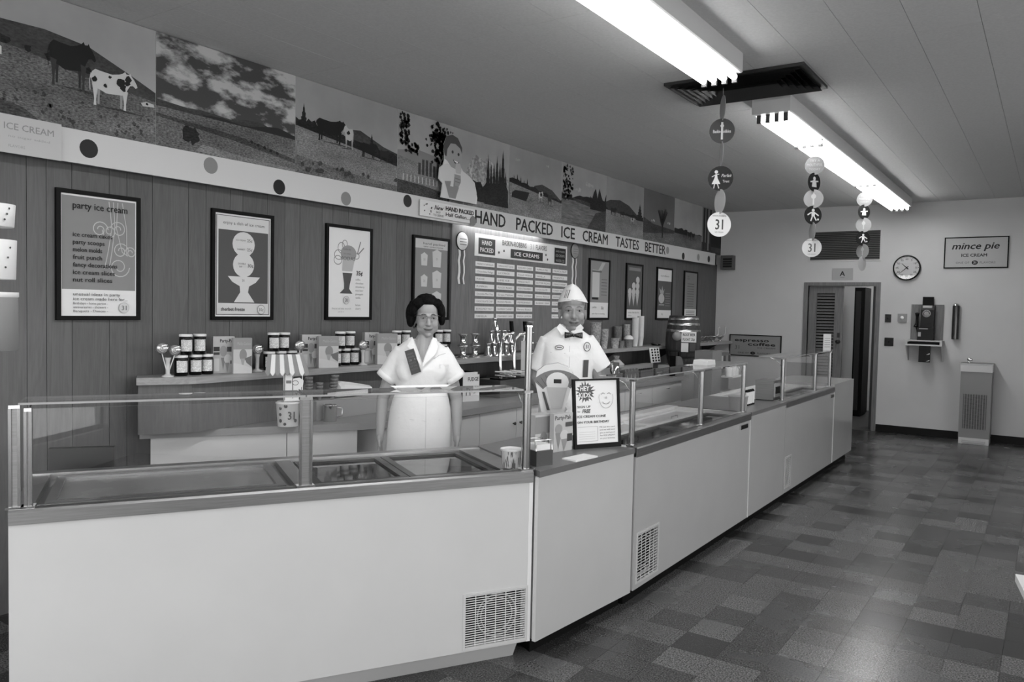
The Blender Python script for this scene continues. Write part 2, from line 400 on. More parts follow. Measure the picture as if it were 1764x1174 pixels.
# ================================================================== LAMPS, VENT
TUBEMAT = emis('lit_tube', TUBE_E)
def fixture(y0, y1, segs, label):
    t = thing('fluorescent_fixture', label, 'ceiling light', (-1.787, (y0+y1)/2, ZC-.0))
    mb = MB(); prof = [(-.14, 0), (.14, 0), (.14, -.112), (.132, -.118), (-.132, -.118), (-.14, -.112)]
    mb.extrude([(-1.787+a, y0, ZC+b-.0005) for a, b in prof], (0, y1-y0, 0)); mb.build('housing', WHITEPAINT, t)
    for a, b in segs:
        for k in range(4):
            x = -1.885+k*.0653
            mb = MB(); mb.tube((x, a+.02, 3.128), (x, b-.02, 3.128), .019, n=12); mb.build('tube', TUBEMAT, t)
            for yq in (a+.008, b-.008):
                mb = MB(); mb.box(x-.015, x+.015, yq-.010, yq+.010, 3.128-.034, ZC-.119); mb.build('socket', mat('socket_plastic', .05, .5), t)
    return t
f1 = hit(1240, 137, z=3.13).y
fixture(f1-5.3, f1+.01, [(f1-2.42, f1), (f1-4.84, f1-2.42)], 'white four-tube fluorescent fixture hanging over the edge of the ceiling vent')
fixture(5.93, 11.9, [(5.97, 7.03), (7.03, 9.45), (9.45, 11.86)], 'long four-tube fluorescent fixture running from the ceiling vent to the far wall')
# ceiling air diffuser
vx0, vx1, vy0, vy1 = -2.325, -1.372, 5.215, 5.85
t = thing('ceiling_vent', 'dark louvred air diffuser set in the ceiling between the lights', 'air vent', ((vx0+vx1)/2, (vy0+vy1)/2, ZC))
VM = mat('vent_metal', .045, .4, .5, metal=.5); z = ZC-.0005
def ringbox(mb, x0, x1, y0, y1, w, za, zb):
    mb.box(x0, x1, y0, y0+w, za, zb); mb.box(x0, x1, y1-w, y1, za, zb); mb.box(x0, x0+w, y0+w, y1-w, za, zb); mb.box(x1-w, x1, y0+w, y1-w, za, zb)
mb = MB(); mb.box(vx0+.03, vx1-.03, vy0+.03, vy1-.03, z-.006, z); mb.build('backing', BLACK, t)
mb = MB(); ringbox(mb, vx0, vx1, vy0, vy1, .035, z-.02, z); mb.build('frame', VM, t)
for k in range(6):
    i = .05+k*.042; mb = MB(); x0, x1, y0, y1 = vx0+i, vx1-i, vy0+i, vy1-i; h = .028
    o1 = [(x0, y0), (x1, y0), (x1, y1), (x0, y1)]; o2 = [(x0-h*.75, y0-h*.75), (x1+h*.75, y0-h*.75), (x1+h*.75, y1+h*.75), (x0-h*.75, y1+h*.75)]
    for j in range(4):
        a, b = o1[j], o1[(j+1) % 4]; c, d = o2[(j+1) % 4], o2[j]
        mb.add([(*a, z-.006), (*b, z-.006), (*c, z-.006-h), (*d, z-.006-h)], [(0, 1, 2, 3)]); mb.add([(*a, z-.008), (*b, z-.008), (*c, z-.008-h), (*d, z-.008-h)], [(3, 2, 1, 0)])
    mb.build('louvre', VM, t)

# ================================================================== FRONT COUNTER
class Fr:
    """counter frame: s along the front, n inwards (behind the counter)"""
    def __init__(s, o, d): s.O = Vector((o[0], o[1], 0)); s.d = Vector((d[0], d[1], 0)).normalized(); s.n = Vector((-s.d.y, s.d.x, 0)); s.Z = Vector((0, 0, 1))
    def b(s, mb, s0, s1, n0, n1, z0, z1): return mb.obox(s.O, s.d, s.n, s.Z, s0, s1, n0, n1, z0, z1)
    def p(s, a, n, z): return s.O+s.d*a+s.n*n+s.Z*z
TZ = .905; GT = 1.272
FA = Fr((-3.082, 1.306), (.508, .861)); LA = 2.118
FB = Fr((-1.90, 4.03), (0, 1))
def grille(F, t, s0, s1, z0, z1, nb=20, nv=5):
    """condenser grille in the front panel: dark cavity, bars, fan behind"""
    mb = MB(); F.b(mb, s0, s1, .05, .052, z0, z1); mb.build('grille_cavity', BLACK, t)
    g = MB(); F.b(g, s0-.012, s1+.012, -.004, .0, z1, z1+.012); F.b(g, s0-.012, s1+.012, -.004, .0, z0-.012, z0); F.b(g, s0-.012, s0, -.004, 0, z0, z1); F.b(g, s1, s1+.012, -.004, 0, z0, z1)
    g = g.build('grille_frame', WHITE_ENAMEL, t)
    for i in range(nb):
        z = z0+(i+.5)*(z1-z0)/nb; mb = MB(); F.b(mb, s0, s1, .002, .006, z-.0016, z+.0016); mb.build('bar', WHITEPAINT, g)
    for i in range(nv):
        a = s0+(i+1)*(s1-s0)/(nv+1); mb = MB(); F.b(mb, a-.0013, a+.0013, -.001, .002, z0, z1); mb.build('wire', WHITEPAINT, g)
    cs, cz = (s0+s1)/2+.02, (z0+z1)/2; R = min(s1-s0, z1-z0)*.42
    mb = MB(); mb.path([F.p(cs+R*math.cos(q*math.pi/12), .03, cz+R*math.sin(q*math.pi/12)) for q in range(25)], .003, 6); mb.path([F.p(cs+R*.8*math.cos(q*math.pi/12), .035, cz+R*.8*math.sin(q*math.pi/12)) for q in range(25)], .0025, 6)
    mb.build('fan_ring', mat('fan_metal', .4, .4), t)
def panel_with_hole(F, s0, s1, z0, z1, hole, n1=.02):
    mb = MB()
    if not hole: F.b(mb, s0, s1, 0, n1, z0, z1); return mb
    a, b, c, d = hole
    F.b(mb, s0, a, 0, n1, z0, z1); F.b(mb, b, s1, 0, n1, z0, z1); F.b(mb, a, b, 0, n1, d, z1); F.b(mb, a, b, 0, n1, z0, c)
    return mb
def pane(F, t, s0, s1, n0, n1, z0, z1, name):
    mb = MB(); e = .0006
    F.b(mb, s0, s1, n0, n1, z0, z1)
    # pale polished edges: every face except the two largest
    dims = [s1-s0, n1-n0, z1-z0]; th = dims.index(min(dims)); big = {0: (3, 5), 1: (2, 4), 2: (0, 1)}[th]
    mb.mi = [0 if i in big else 1 for i in range(6)]
    return mb.build(name, [GLASS, GLASS_EDGE], t)
def post(F, t, s, n, z0, z1, kind='square', w=.05):
    mb = MB()
    if kind == 'square':
        F.b(mb, s-w/2, s+w/2, n-.012, n+.012, z0, z1); mb.build('post', STEEL, t)
        o = MB(); F.b(o, s-w/2-.004, s-w/2+.006, n-.018, n-.012, z0, z1); F.b(o, s+w/2-.006, s+w/2+.004, n-.018, n-.012, z0, z1); o.build('post_channel', POSTCHROME, t)
    else:
        mb.tube(F.p(s, n, z0), F.p(s, n, z1), w/2, n=16); mb.build('post', POSTCHROME, t)
    mb = MB(); F.b(mb, s-w/2-.014, s+w/2+.014, n-.024, n+.02, z0-.0, z0+.008); mb.build('post_flange', CHROME, t)
    mb = MB(); F.b(mb, s-w/2-.003, s+w/2+.003, n-.016, n+.014, z1, z1+.012); mb.build('post_cap', CHROME, t)
def trimbar(F, t, s0, s1, n1=.06, z0=.85, over=.006):
    mb = MB(); prof = [(-over, z0), (-over, TZ-.008), (-over+.008, TZ), (n1, TZ), (n1, TZ-.03), (.0, TZ-.03), (.0, z0)]
    mb.extrude([F.p(s0, a, b) for a, b in prof], F.d*(s1-s0)); mb.build('steel_trim', STEEL, t)
def lid(F, t, s0, s1, n0, n1, z, m_frame, m_in, handle=True):
    mb = MB(); w = .035
    F.b(mb, s0, s1, n0, n0+w, z, z+.018); F.b(mb, s0, s1, n1-w, n1, z, z+.018); F.b(mb, s0, s0+w, n0+w, n1-w, z, z+.018); F.b(mb, s1-w, s1, n0+w, n1-w, z, z+.018)
    o = mb.build('lid_frame', m_frame, t)
    mb = MB(); F.b(mb, s0+w, s1-w, n0+w, n1-w, z, z+.008); mb.build('lid_glass', m_in, o)
    if handle:
        mb = MB(); a = (s0+s1)/2; mb.path([F.p(a-.06, n0+.06, z+.008), F.p(a-.055, n0+.06, z+.028), F.p(a+.055, n0+.06, z+.028), F.p(a+.06, n0+.06, z+.008)], .004, 6); mb.build('lid_handle', CHROME, o)

# ---- left angled dipping cabinet
t = thing('dipping_cabinet', 'angled white ice cream dipping cabinet with large square grille and two wide glass panes', 'freezer', FA.p(LA/2, .35, 0))
hl = (1.784, 2.09, .105, .345)
panel_with_hole(FA, 0, LA-.02, .085, .85, hl).build('front_panel', WHITE_ENAMEL, t)
mb = MB(); FA.b(mb, LA-.02, LA, -.002, .03, .085, .85); mb.build('corner_strip', WHITEPAINT, t)
mb = MB(); FA.b(mb, 0, LA, .055, .72, .085, TZ-.035); mb.build('body', WHITE_LAM, t)
mb = MB(); prof = [(.012, .085), (.06, .0), (.68, .0), (.68, .085)]; mb.extrude([FA.p(.0, a, b) for a, b in prof], FA.d*(LA-.06)); mb.build('base_skirt', WHITE_ENAMEL, t)
grille(FA, t, *hl, nb=22, nv=5)
trimbar(FA, t, 0, LA)
mb = MB(); FA.b(mb, 0, LA, .06, .115, TZ-.035, TZ-.012); FA.b(mb, 0, LA, .66, .72, TZ-.035, TZ); FA.b(mb, 0, .07, .115, .66, TZ-.035, TZ-.006); FA.b(mb, LA-.12, LA, .115, .66, TZ-.035, TZ-.006); FA.b(mb, 1.03, 1.10, .115, .66, TZ-.035, TZ-.006)
mb.build('top_rim', RIMSTEEL, t)
mb = MB(); FA.b(mb, .07, 1.03, .115, .66, TZ-.035, TZ-.03); mb.build('well_floor', mat('well_steel', .25, .3, metal=1), t)
lid(FA, t, .10, 1.00, .14, .64, TZ-.03, RIMSTEEL, mat('frosted_lid', .2, .2, .6), False)
lid(FA, t, 1.12, 1.55, .125, .65, TZ-.034, DARKMETAL, LIDGLASS, False)
lid(FA, t, 1.555, 1.99, .125, .65, TZ-.034, DARKMETAL, LIDGLASS, False)
post(FA, t, .018, .03, TZ, GT, 'square', .03); post(FA, t, .06, .03, TZ, GT-.012, 'square', .018)
post(FA, t, 1.058, .03, TZ, GT, 'square', .046)
post(FA, t, 2.093, .03, TZ, GT, 'round', .04)
pane(FA, t, .072, 1.03, .027, .033, TZ+.004, GT-.004, 'front_glass'); pane(FA, t, 1.086, 2.068, .027, .033, TZ+.004, GT-.004, 'front_glass')
pane(FA, t, .03, 1.055, .016, .22, GT+.012, GT+.02, 'shelf_glass'); pane(FA, t, 1.061, 2.066, .016, .22, GT+.012, GT+.02, 'shelf_glass')
for s in (.06, 1.058, 2.07):
    mb = MB(); mb.path([FA.p(s, .045, GT-.05), FA.p(s, .08, GT-.01), FA.p(s, .14, GT+.008)], .003, 6); mb.build('shelf_bracket', POSTCHROME, t)
# tall chrome pole rising from the end post
t = thing('chrome_pole', 'tall slim chrome pole rising from the end post of the angled cabinet', 'pole', FA.p(2.093, .03, GT+.0125))
mb = MB(); mb.tube(FA.p(2.093, .03, GT+.0125), FA.p(2.095, .03, 1.585), .0155, .0175, n=16); mb.build('tube', POSTCHROME, t)
mb = MB(); mb.tube(FA.p(2.095, .03, 1.585), FA.p(2.095, .03, 1.592), .02, n=16); mb.build('cap', CHROME, t)

# ---- middle service counter (trapezoid)
m0, m1 = Vector((-1.976, 3.132, 0)), Vector((-1.906, 4.012, 0)); q0, q1 = FA.p(LA+.004, .70, 0), Vector((-2.60, 4.02, 0))
FM = Fr(m0, (m1-m0)); LM = (m1-m0).length
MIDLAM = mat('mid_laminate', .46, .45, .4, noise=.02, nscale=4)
t = thing('service_counter', 'narrow white counter joining the angled cabinet to the straight row', 'counter', (-2.2, 3.6, 0))
mb = MB(); FM.b(mb, 0, LM, 0, .02, .085, TZ-.03); mb.build('front_panel', MIDLAM, t)
a = FA.p(LA+.004, .02, 0)
mb = MB(); mb.prism([FM.p(.01, .021, 0), FM.p(LM-.01, .021, 0), q1, q0], .085, TZ-.03); mb.build('body', MIDLAM, t)
mb = MB(); mb.prism([FM.p(.05, .07, 0), FM.p(LM-.01, .07, 0), q1, q0], 0, .085); mb.build('kick_plate', BLACK, t)
mb = MB(); mb.prism([FM.p(0.002, -.006, 0), FM.p(LM, -.006, 0), q1, q0], TZ-.03, TZ); mb.build('worktop', FORMICA, t)
# ---- straight run
def straight_cab(s0, s1, label, hole, badge, posts):
    t = thing('dipping_cabinet', label, 'freezer', FB.p((s0+s1)/2, .35, 0))
    panel_with_hole(FB, s0+.003, s1-.012, .09, .85, hole).build('front_panel', STRAIGHT_ENAMEL, t)
    mb = MB(); FB.b(mb, s1-.012, s1, -.003, .02, .09, TZ-.032); mb.build('joint_strip', mat('alu_strip', .75, .35, metal=.3), t)
    mb = MB(); FB.b(mb, s0+.003, s1, .055, .70, .09, TZ-.04); mb.build('body', WHITE_LAM, t)
    mb = MB(); FB.b(mb, s0, s1, .06, .66, 0, .09); mb.build('kick_plate', BLACK, t)
    if hole: grille(FB, t, *hole, nb=16, nv=4)
    trimbar(FB, t, s0+.003, s1)
    mb = MB(); FB.b(mb, s0+.003, s1, .60, .70, TZ-.04, TZ); FB.b(mb, s0+.003, s0+.06, .06, .60, TZ-.04, TZ-.004); FB.b(mb, s1-.06, s1, .06, .60, TZ-.04, TZ-.004); mb.build('top_rim', WHITE_LAM, t)
    L = (s1-s0-.14)/2
    for k in range(2):
        a = s0+.07+k*L
        lid(FB, t, a, a+L-.01, .08, .33, TZ-.04, STEEL, LIDGLASS, False); lid(FB, t, a, a+L-.01, .335, .595, TZ-.036, WHITEPAINT, mat('lid_white', .5, .3), True)
    mb = MB(); a, b = badge; FB.b(mb, a, b, -.012, -.001, .80, .83); mb.build('badge', BLACKGLOSS, t)
    mb = MB(); FB.b(mb, a-.012, a, -.012, -.001, .80, .83); mb.build('badge_end', CHROME, t)
    for i, s in enumerate(posts): post(FB, t, s, .05, TZ, GT, 'round', .034)
    for a, b in zip(posts, posts[1:]):
        pane(FB, t, a+.019, b-.019, .047, .053, TZ+.004, GT-.004, 'front_glass')
    pane(FB, t, posts[0]-.02, posts[-1]+.02, .03, .26, GT+.012, GT+.02, 'shelf_glass')
    for s in posts:
        mb = MB(); mb.path([FB.p(s, .065, GT-.06), FB.p(s, .10, GT-.015), FB.p(s, .16, GT+.008)], .003, 6); mb.build('shelf_bracket', POSTCHROME, t)
    return t
def sY(px, py=690, x=-1.90): return hit(px, py, x=x).y-4.03
S1, S2, S3, S4 = 2.03, 3.0, 4.86, 5.84
straight_cab(0, S1, 'white dipping cabinet with narrow lower grille between the service counter and the espresso counter', (.05, .33, .13, .40), (1.78, 1.94), [.04, sY(1206, 733, -1.95), S1-.05])
straight_cab(S2, S3, 'glossy white dipping cabinet with vent slots next to the plain end panel', (S2+.05, S2+.22, .14, .40), (S3-.2, S3-.06), [S2+.05, sY(1404, 640, -1.95), S3-.03])
t = thing('service_counter', 'short white counter with flat top between the two straight dipping cabinets', 'counter', FB.p((S1+S2)/2, .35, 0))
mb = MB(); FB.b(mb, S1+.002, S2-.002, 0, .02, .09, TZ-.028); mb.build('front_panel', STRAIGHT_ENAMEL, t)
mb = MB(); FB.b(mb, S1+.002, S2-.002, .021, .70, .09, TZ-.028); mb.build('body', WHITE_LAM, t)
mb = MB(); FB.b(mb, S1, S2, .06, .66, 0, .09); mb.build('kick_plate', BLACK, t)
mb = MB(); FB.b(mb, S1+.003, S2-.001, -.006, .70, TZ-.028, TZ); mb.build('worktop', FORMICA, t)
t = thing('end_cabinet', 'plain white end cabinet closing the counter row near the louvred door', 'cabinet', FB.p((S3+S4)/2, .35, 0))
mb = MB(); FB.b(mb, S3+.002, S4, 0, .70, .09, TZ+.025); mb.build('body', STRAIGHT_ENAMEL, t)
mb = MB(); FB.b(mb, S3, S4-.02, .06, .66, 0, .09); mb.build('kick_plate', BLACK, t)
# ================================================================== MURALS, VALANCE, POSTERS
MX = XL+.055                      # face of the mural boards
zt = ZC-.004
mzb = hit(508, 298, x=MX).z       # bottom edge of the photographs
def photomat(name, a, cf=.6, cc=.35, sf=95., sc_=5., st=(1, .6, 1.5)):
    m = bpy.data.materials.new(name); m.use_nodes = True; nt = m.node_tree; b = nt.nodes['Principled BSDF']; b.inputs['Roughness'].default_value = .6; b.inputs['Specular IOR Level'].default_value = .25
    tc = nt.nodes.new('ShaderNodeTexCoord'); mp = nt.nodes.new('ShaderNodeMapping'); mp.inputs['Scale'].default_value = st; nt.links.new(tc.outputs['Object'], mp.inputs[0]); outs = []
    for s_, c_ in ((sf, cf), (sc_, cc)):
        n = nt.nodes.new('ShaderNodeTexNoise'); n.inputs['Scale'].default_value = s_; n.inputs['Detail'].default_value = 5; n.inputs['Roughness'].default_value = .65; nt.links.new(mp.outputs[0], n.inputs['Vector'])
        r = nt.nodes.new('ShaderNodeMapRange'); r.inputs[1].default_value = .32; r.inputs[2].default_value = .68; r.inputs[3].default_value = 1-c_; r.inputs[4].default_value = 1+c_; nt.links.new(n.outputs[0], r.inputs[0]); outs.append(r.outputs[0])
    m1 = nt.nodes.new('ShaderNodeMath'); m1.operation = 'MULTIPLY'; nt.links.new(outs[0], m1.inputs[0]); nt.links.new(outs[1], m1.inputs[1])
    m2 = nt.nodes.new('ShaderNodeMath'); m2.operation = 'MULTIPLY'; m2.inputs[1].default_value = a; nt.links.new(m1.outputs[0], m2.inputs[0])
    cb = nt.nodes.new('ShaderNodeCombineColor'); [nt.links.new(m2.outputs[0], cb.inputs[k]) for k in range(3)]; nt.links.new(cb.outputs[0], b.inputs['Base Color']); return m
def cloudmat(name, sky, cl, lo, hi, scale=4., st=(1, .75, 1.7)):
    m = bpy.data.materials.new(name); m.use_nodes = True; nt = m.node_tree; b = nt.nodes['Principled BSDF']; b.inputs['Roughness'].default_value = .6; b.inputs['Specular IOR Level'].default_value = .25
    tc = nt.nodes.new('ShaderNodeTexCoord'); mp = nt.nodes.new('ShaderNodeMapping'); mp.inputs['Scale'].default_value = st; nt.links.new(tc.outputs['Object'], mp.inputs[0])
    n = nt.nodes.new('ShaderNodeTexNoise'); n.inputs['Scale'].default_value = scale; n.inputs['Detail'].default_value = 7; n.inputs['Roughness'].default_value = .55; nt.links.new(mp.outputs[0], n.inputs['Vector'])
    r = nt.nodes.new('ShaderNodeMapRange'); r.inputs[1].default_value = lo; r.inputs[2].default_value = hi; r.inputs[3].default_value = sky; r.inputs[4].default_value = cl; nt.links.new(n.outputs[0], r.inputs[0])
    cb = nt.nodes.new('ShaderNodeCombineColor'); [nt.links.new(r.outputs[0], cb.inputs[k]) for k in range(3)]; nt.links.new(cb.outputs[0], b.inputs['Base Color']); return m
GRASS = photomat('photo_grass', .125, .75, .4); GRASSL = photomat('photo_grass_light', .20, .55, .3); GRASSD = photomat('photo_grass_dark', .05, .8, .4)
CLOUD = mat('photo_cloud', .42, .6, .3, noise=.3, nscale=14)
FOL = photomat('photo_foliage', .014, .8, .4, 60); WATER = photomat('photo_water', .15, .3, .5, 30, 8, (1, .4, 4)); HAZE = photomat('photo_hill', .05, .35, .3, 60, 7); ROCK = photomat('photo_rock', .34, .6, .4, 30, 9, (1, 1, 1))
SKYHI = cloudmat('photo_sky_scattered', .055, .42, .54, .66, 3.6); SKYLO = cloudmat('photo_sky_cumulus', .06, .48, .48, .58, 4.4)
def skym(v): return mat('photo_sky_%d' % v, min(.8, lin(v)/lin(205)*.72), .6, .3, noise=.10, nscale=3)
edges = [hit(x, 300, x=MX).y for x in (268, 508, 684, 877, 968, 1045, 1110, 1164, 1212)]
edges = [edges[0]-2*(edges[1]-edges[0]), edges[0]-(edges[1]-edges[0])]+edges+[YF-.01]
MH = zt-mzb
def cow(a, x, y, w, h, body=18, spots=None, flip=False, legs=None):
    f = -1 if flip else 1
    def Q(p): return [(x+f*(px-.5)*w, y+py*h) for px, py in p]
    for lx, sh in ((.12, 0), (.60, .02)): a.poly(Q([(lx, .5), (lx+.09, .5), (lx+.07, .25), (lx+.065, .05), (lx+.02, .05), (lx+.025, .25)]), (legs or body)*.75)
    a.poly(Q([(.0, .70), (.03, .84), (.10, .92), (.22, .90), (.45, .88), (.60, .93), (.68, .98), (.73, 1.04), (.76, .98), (.82, .99), (.84, 1.03), (.87, .96), (.93, .88), (.99, .76), (1.0, .70), (.96, .67), (.90, .72), (.84, .70), (.79, .60), (.74, .46), (.66, .40), (.5, .38), (.33, .36), (.2, .42), (.12, .45), (.05, .5)]), body)
    for lx, k in ((.03, -.01), (.66, .01)): a.poly(Q([(lx, .55), (lx+.13, .52), (lx+.10, .30), (lx+.085, .16), (lx+.09, .0), (lx+.03, .0), (lx+.045, .16), (lx+.03, .32)]), legs or body)
    a.line(Q([(.01, .80), (-.02, .6), (-.01, .36)]), w*.015, body)
    a.poly(Q([(.05, .0), (1.1, -.04), (1.15, -.01), (.6, .03)]), GRASSD)
    if spots:
        for sx, sy, sr in spots: a.blob(*Q([(sx, sy)])[0], sr*h, 22, 9, .3)
def conifer(a, x, y, w, h, m):
    pts = [(x-w*.5, y)]
    for k in range(1, 6):
        pts += [(x-w*.5*(1-k/6.)*1.0, y+h*k/6.), (x-w*.5*(1-k/6.)*.6, y+h*(k/6.+.02))]
    pts += [(x, y+h)]
    for k in range(5, 0, -1):
        pts += [(x+w*.5*(1-k/6.)*.6, y+h*(k/6.+.02)), (x+w*.5*(1-k/6.), y+h*k/6.)]
    a.poly(pts+[(x+w*.5, y)], m)
def ridge(a, W, y0, ys, m, x0=0., x1=None):
    x1 = x1 or W; n = len(ys); top = [(x0+(x1-x0)*i/(n-1), yv) for i, yv in enumerate(ys)]
    a.poly([(x1, y0), (x0, y0)][::-1]+top[::-1], m)
def jag(n, lo, hi): return [random.uniform(lo, hi) for _ in range(n)]
def clouds(a, lst, W, H):
    for cx, cy, s in lst:
        for k in range(9):
            xx = cx+random.uniform(-1.4, 1.4)*s; yy2 = cy+random.uniform(-.3, .35)*s; r = s*random.uniform(.3, .55)
            xx = min(max(xx, r), W-r); yy2 = min(yy2, H-r); a.blob(xx, yy2, r, CLOUD, 16, .18, r*.75)
labels = ['pasture photograph mural partly behind the dietetic ice cream sign', 'photograph mural of a black cow and a spotted cow on a hillside', 'photograph mural of big white clouds over open prairie', 'photograph mural of dark cows beside a conifer wood',
 'wide photograph mural with oak boughs, a meadow and a snowy mountain', 'photograph mural of a cow lying in a pale meadow under a round hill', 'photograph mural of a river bend between trees', 'photograph mural of small cows below a dark rounded hill',
 'photograph mural with a single bare tree', 'photograph mural of a distant herd under a pale sky', 'narrow photograph mural with dark tree trunks at the room corner']
for i, (a0, a1) in enumerate(zip(edges, edges[1:])):
    t = thing('photo_mural', labels[i], 'mural', (MX, (a0+a1)/2, mzb), group='photograph murals above the valance')
    MB().box(XL+.001, MX, a0+.0015, a1-.0015, mzb, zt).build('board', PAPER, t)
    a = Art((MX, a0+.0015, mzb), WU, WV, WN, .0002); W = a1-a0-.003; H = MH
    r = lambda *q: [(W*x, H*y) for x, y in q]
    if i <= 1:
        a.rect(0, 0, W, H, skym(150)); a.poly(r((0, .3), (1, .3), (1, .46), (.85, .56), (.62, .70), (.4, .74), (.2, .73), (.08, .80), (0, .86)), HAZE)
        a.poly(r((0, .3), (.25, .3), (.22, .6), (.1, .70), (0, .76)), 25)
        a.poly(r((0, 0), (1, 0), (1, .38), (.6, .45), (.3, .54), (0, .58)), GRASS)
        for k in range(60): a.blob(W*random.uniform(.02, .98), H*random.uniform(.03, .25), H*random.uniform(.006, .018), GRASSD, 7, .5, layer=a.k-.5)
        for k in range(7): a.blob(W*(.12+.1*k), H*(.60-.02*k), H*.03, FOL, 9)
        if i == 1: a.poly(r((0, 0), (.4, 0), (.3, .1), (0, .2)), GRASSD)
        cow(a, W*.54, H*.33, W*.24, H*.38, 12, None, False, 48); cow(a, W*.76, H*.24, W*.26, H*.32, 185, [(.62, .72, .13), (.68, .60, .09), (.80, .86, .09), (.78, .75, .07), (.08, .66, .07), (.3, .55, .05), (.4, .80, .04)])
        a.poly(r((.91, .345), (.94, .365), (.985, .355), (.99, .33), (.92, .32)), 175); a.blob(W*.945, H*.345, H*.012, 25, 7)
        if i == 1: a.poly(r((0, .60), (.1, .58), (.2, .52), (.2, .46), (.05, .46), (0, .47)), 190); a.blob(W*.12, H*.54, H*.04, 22, 9)
    elif i == 2:
        a.rect(0, 0, W, H, SKYLO)
        ridge(a, W, 0, [H*q for q in (.42, .41, .40, .41, .40, .39, .42, .43, .40, .39, .38)], HAZE)
        ridge(a, W, H*.30, [H*q for q in (.37, .38, .385, .37, .36, .37, .39, .41, .42, .40, .37)], 30, W*.3)
        a.poly(r((0, 0), (1, 0), (1, .34), (.7, .35), (0, .36)), GRASS); a.poly(r((0, .30), (.6, .24), (1, .14), (1, .10), (.5, .2), (0, .27)), GRASSD)
        a.poly(r((.25, .03), (.7, .0), (1, 0), (1, .04), (.6, .06), (.3, .1)), GRASSL)
        for k in range(6): a.blob(W*.22+random.uniform(-.05, .05), H*.12+random.uniform(-.03, .06), H*.05, FOL, 10)
        for k in range(5): a.blob(W*(.65+.05*k), H*(.22-.015*k), H*.018, FOL, 8)
    elif i == 3:
        a.rect(0, 0, W, H, skym(142)); a.poly(r((.5, .3), (1, .3), (1, .46), (.85, .5), (.6, .62), (.5, .6)), HAZE)
        ridge(a, W, H*.3, [H*(.58-.002*k)+random.uniform(-.03, .03)*H for k in range(14)], FOL, 0, W*.36); ridge(a, W, H*.3, [H*(.52-.006*k)+random.uniform(-.03, .03)*H for k in range(16)], FOL, W*.34)
        conifer(a, W*.07, H*.45, W*.1, H*.3, FOL); conifer(a, W*.72, H*.4, W*.08, H*.22, FOL)
        a.poly(r((0, 0), (1, 0), (1, .31), (.6, .4), (0, .50)), GRASSL); a.poly(r((0, 0), (1, 0), (1, .08), (.5, .12), (0, .2)), GRASS)
        cow(a, W*.33, H*.40, W*.3, H*.26, 12, None, False); cow(a, W*.48, H*.38, W*.1, H*.25, 170, [(.5, .7, .1)], True); cow(a, W*.7, H*.33, W*.18, H*.18, 12); cow(a, W*.86, H*.33, W*.12, H*.14, 30)
        for k in range(16): a.blob(W*random.random(), H*random.uniform(.06, .16), H*random.uniform(.015, .03), GRASSD, 8)
    elif i == 4:
        a.rect(0, 0, W, H, skym(150)); a.poly(r((0, .3), (.5, .3), (.5, .52), (.3, .55), (.15, .58), (0, .52)), skym(120))
        a.poly(r((.55, .34), (1, .34), (1, .5), (.93, .56), (.86, .60), (.78, .74), (.74, .66), (.66, .72), (.6, .6)), ROCK)
        a.poly(r((0, 0), (.55, 0), (.55, .40), (.2, .40), (0, .46)), GRASSL)
        for k in range(9): a.rect(W*(.16+.03*k), H*.28, W*(.18+.03*k), H*random.uniform(.42, .5), HAZE)
        for k in range(10): a.rect(W*(.04+.03*k), H*.17, W*(.046+.03*k), H*.25, 185)
        a.poly(r((0, 0), (.42, 0), (.42, .10), (.2, .15), (0, .17)), GRASSD)
        for k in range(70): a.blob(W*random.uniform(.015, .085), H*random.uniform(.60, .97), H*random.uniform(.012, .028), FOL, 7, .5, layer=a.k-.5)
        for k in range(30): a.blob(W*(.05+.11*random.random()), H*(.64-.12*random.random()), H*.022, FOL, 7, .5, layer=a.k-.5)
        for k in range(150): a.blob(W*(.33+.10*random.gauss(0, .45)), H*min(.96, .78+.16*random.gauss(0, .55)), H*random.uniform(.012, .032), FOL, 7, .5, layer=a.k-.5)
        for k in range(50): a.blob(W*random.uniform(.29, .42), H*random.uniform(.46, .68), H*random.uniform(.012, .028), FOL, 7, .5, layer=a.k-.5)
        ridge(a, W, 0, [H*v for v in jag(18, .30, .40)], FOL, W*.62, W*.99); a.poly(r((.55, 0), (1, 0), (1, .08), (.55, .1)), GRASSL)
        for k in range(7): conifer(a, W*(.78+.03*k), H*.08, W*.07, H*random.uniform(.5, .72), FOL)
        conifer(a, W*.93, H*.08, W*.09, H*.82, FOL)
    elif i == 5:
        a.rect(0, 0, W, H, skym(140)); clouds(a, [(W*.15, H*.82, H*.04), (W*.7, H*.85, H*.03)], W, H)
        a.poly(r((.4, .3), (1, .3), (1, .36), (.8, .5), (.6, .55), (.45, .5)), HAZE); ridge(a, W, H*.3, [H*(.55-.01*k)+random.uniform(-.03, .03)*H for k in range(20)], FOL)
        for k in range(5): conifer(a, W*(.08+.06*k), H*.4, W*.06, H*random.uniform(.15, .24), FOL)
        a.poly(r((0, 0), (1, 0), (1, .33), (.5, .40), (0, .47)), GRASSL); a.poly(r((.04, .26), (.3, .24), (.33, .3), (.36, .38), (.3, .38), (.1, .37), (.05, .33)), 14)
        cow(a, W*.58, H*.28, W*.09, H*.16, 175, [(.5, .7, .2)]); cow(a, W*.76, H*.25, W*.1, H*.18, 40)
    elif i == 6:
        a.rect(0, 0, W, H, skym(150)); clouds(a, [(W*.6, H*.75, H*.08), (W*.35, H*.62, H*.06)], W, H)
        ridge(a, W, H*.3, [H*v for v in jag(14, .42, .55)], FOL); a.poly(r((0, 0), (1, 0), (1, .4), (.5, .44), (0, .42)), WATER)
        a.poly(r((.3, .42), (1, .34), (1, .4), (.5, .46), (.2, .47)), GRASSD)
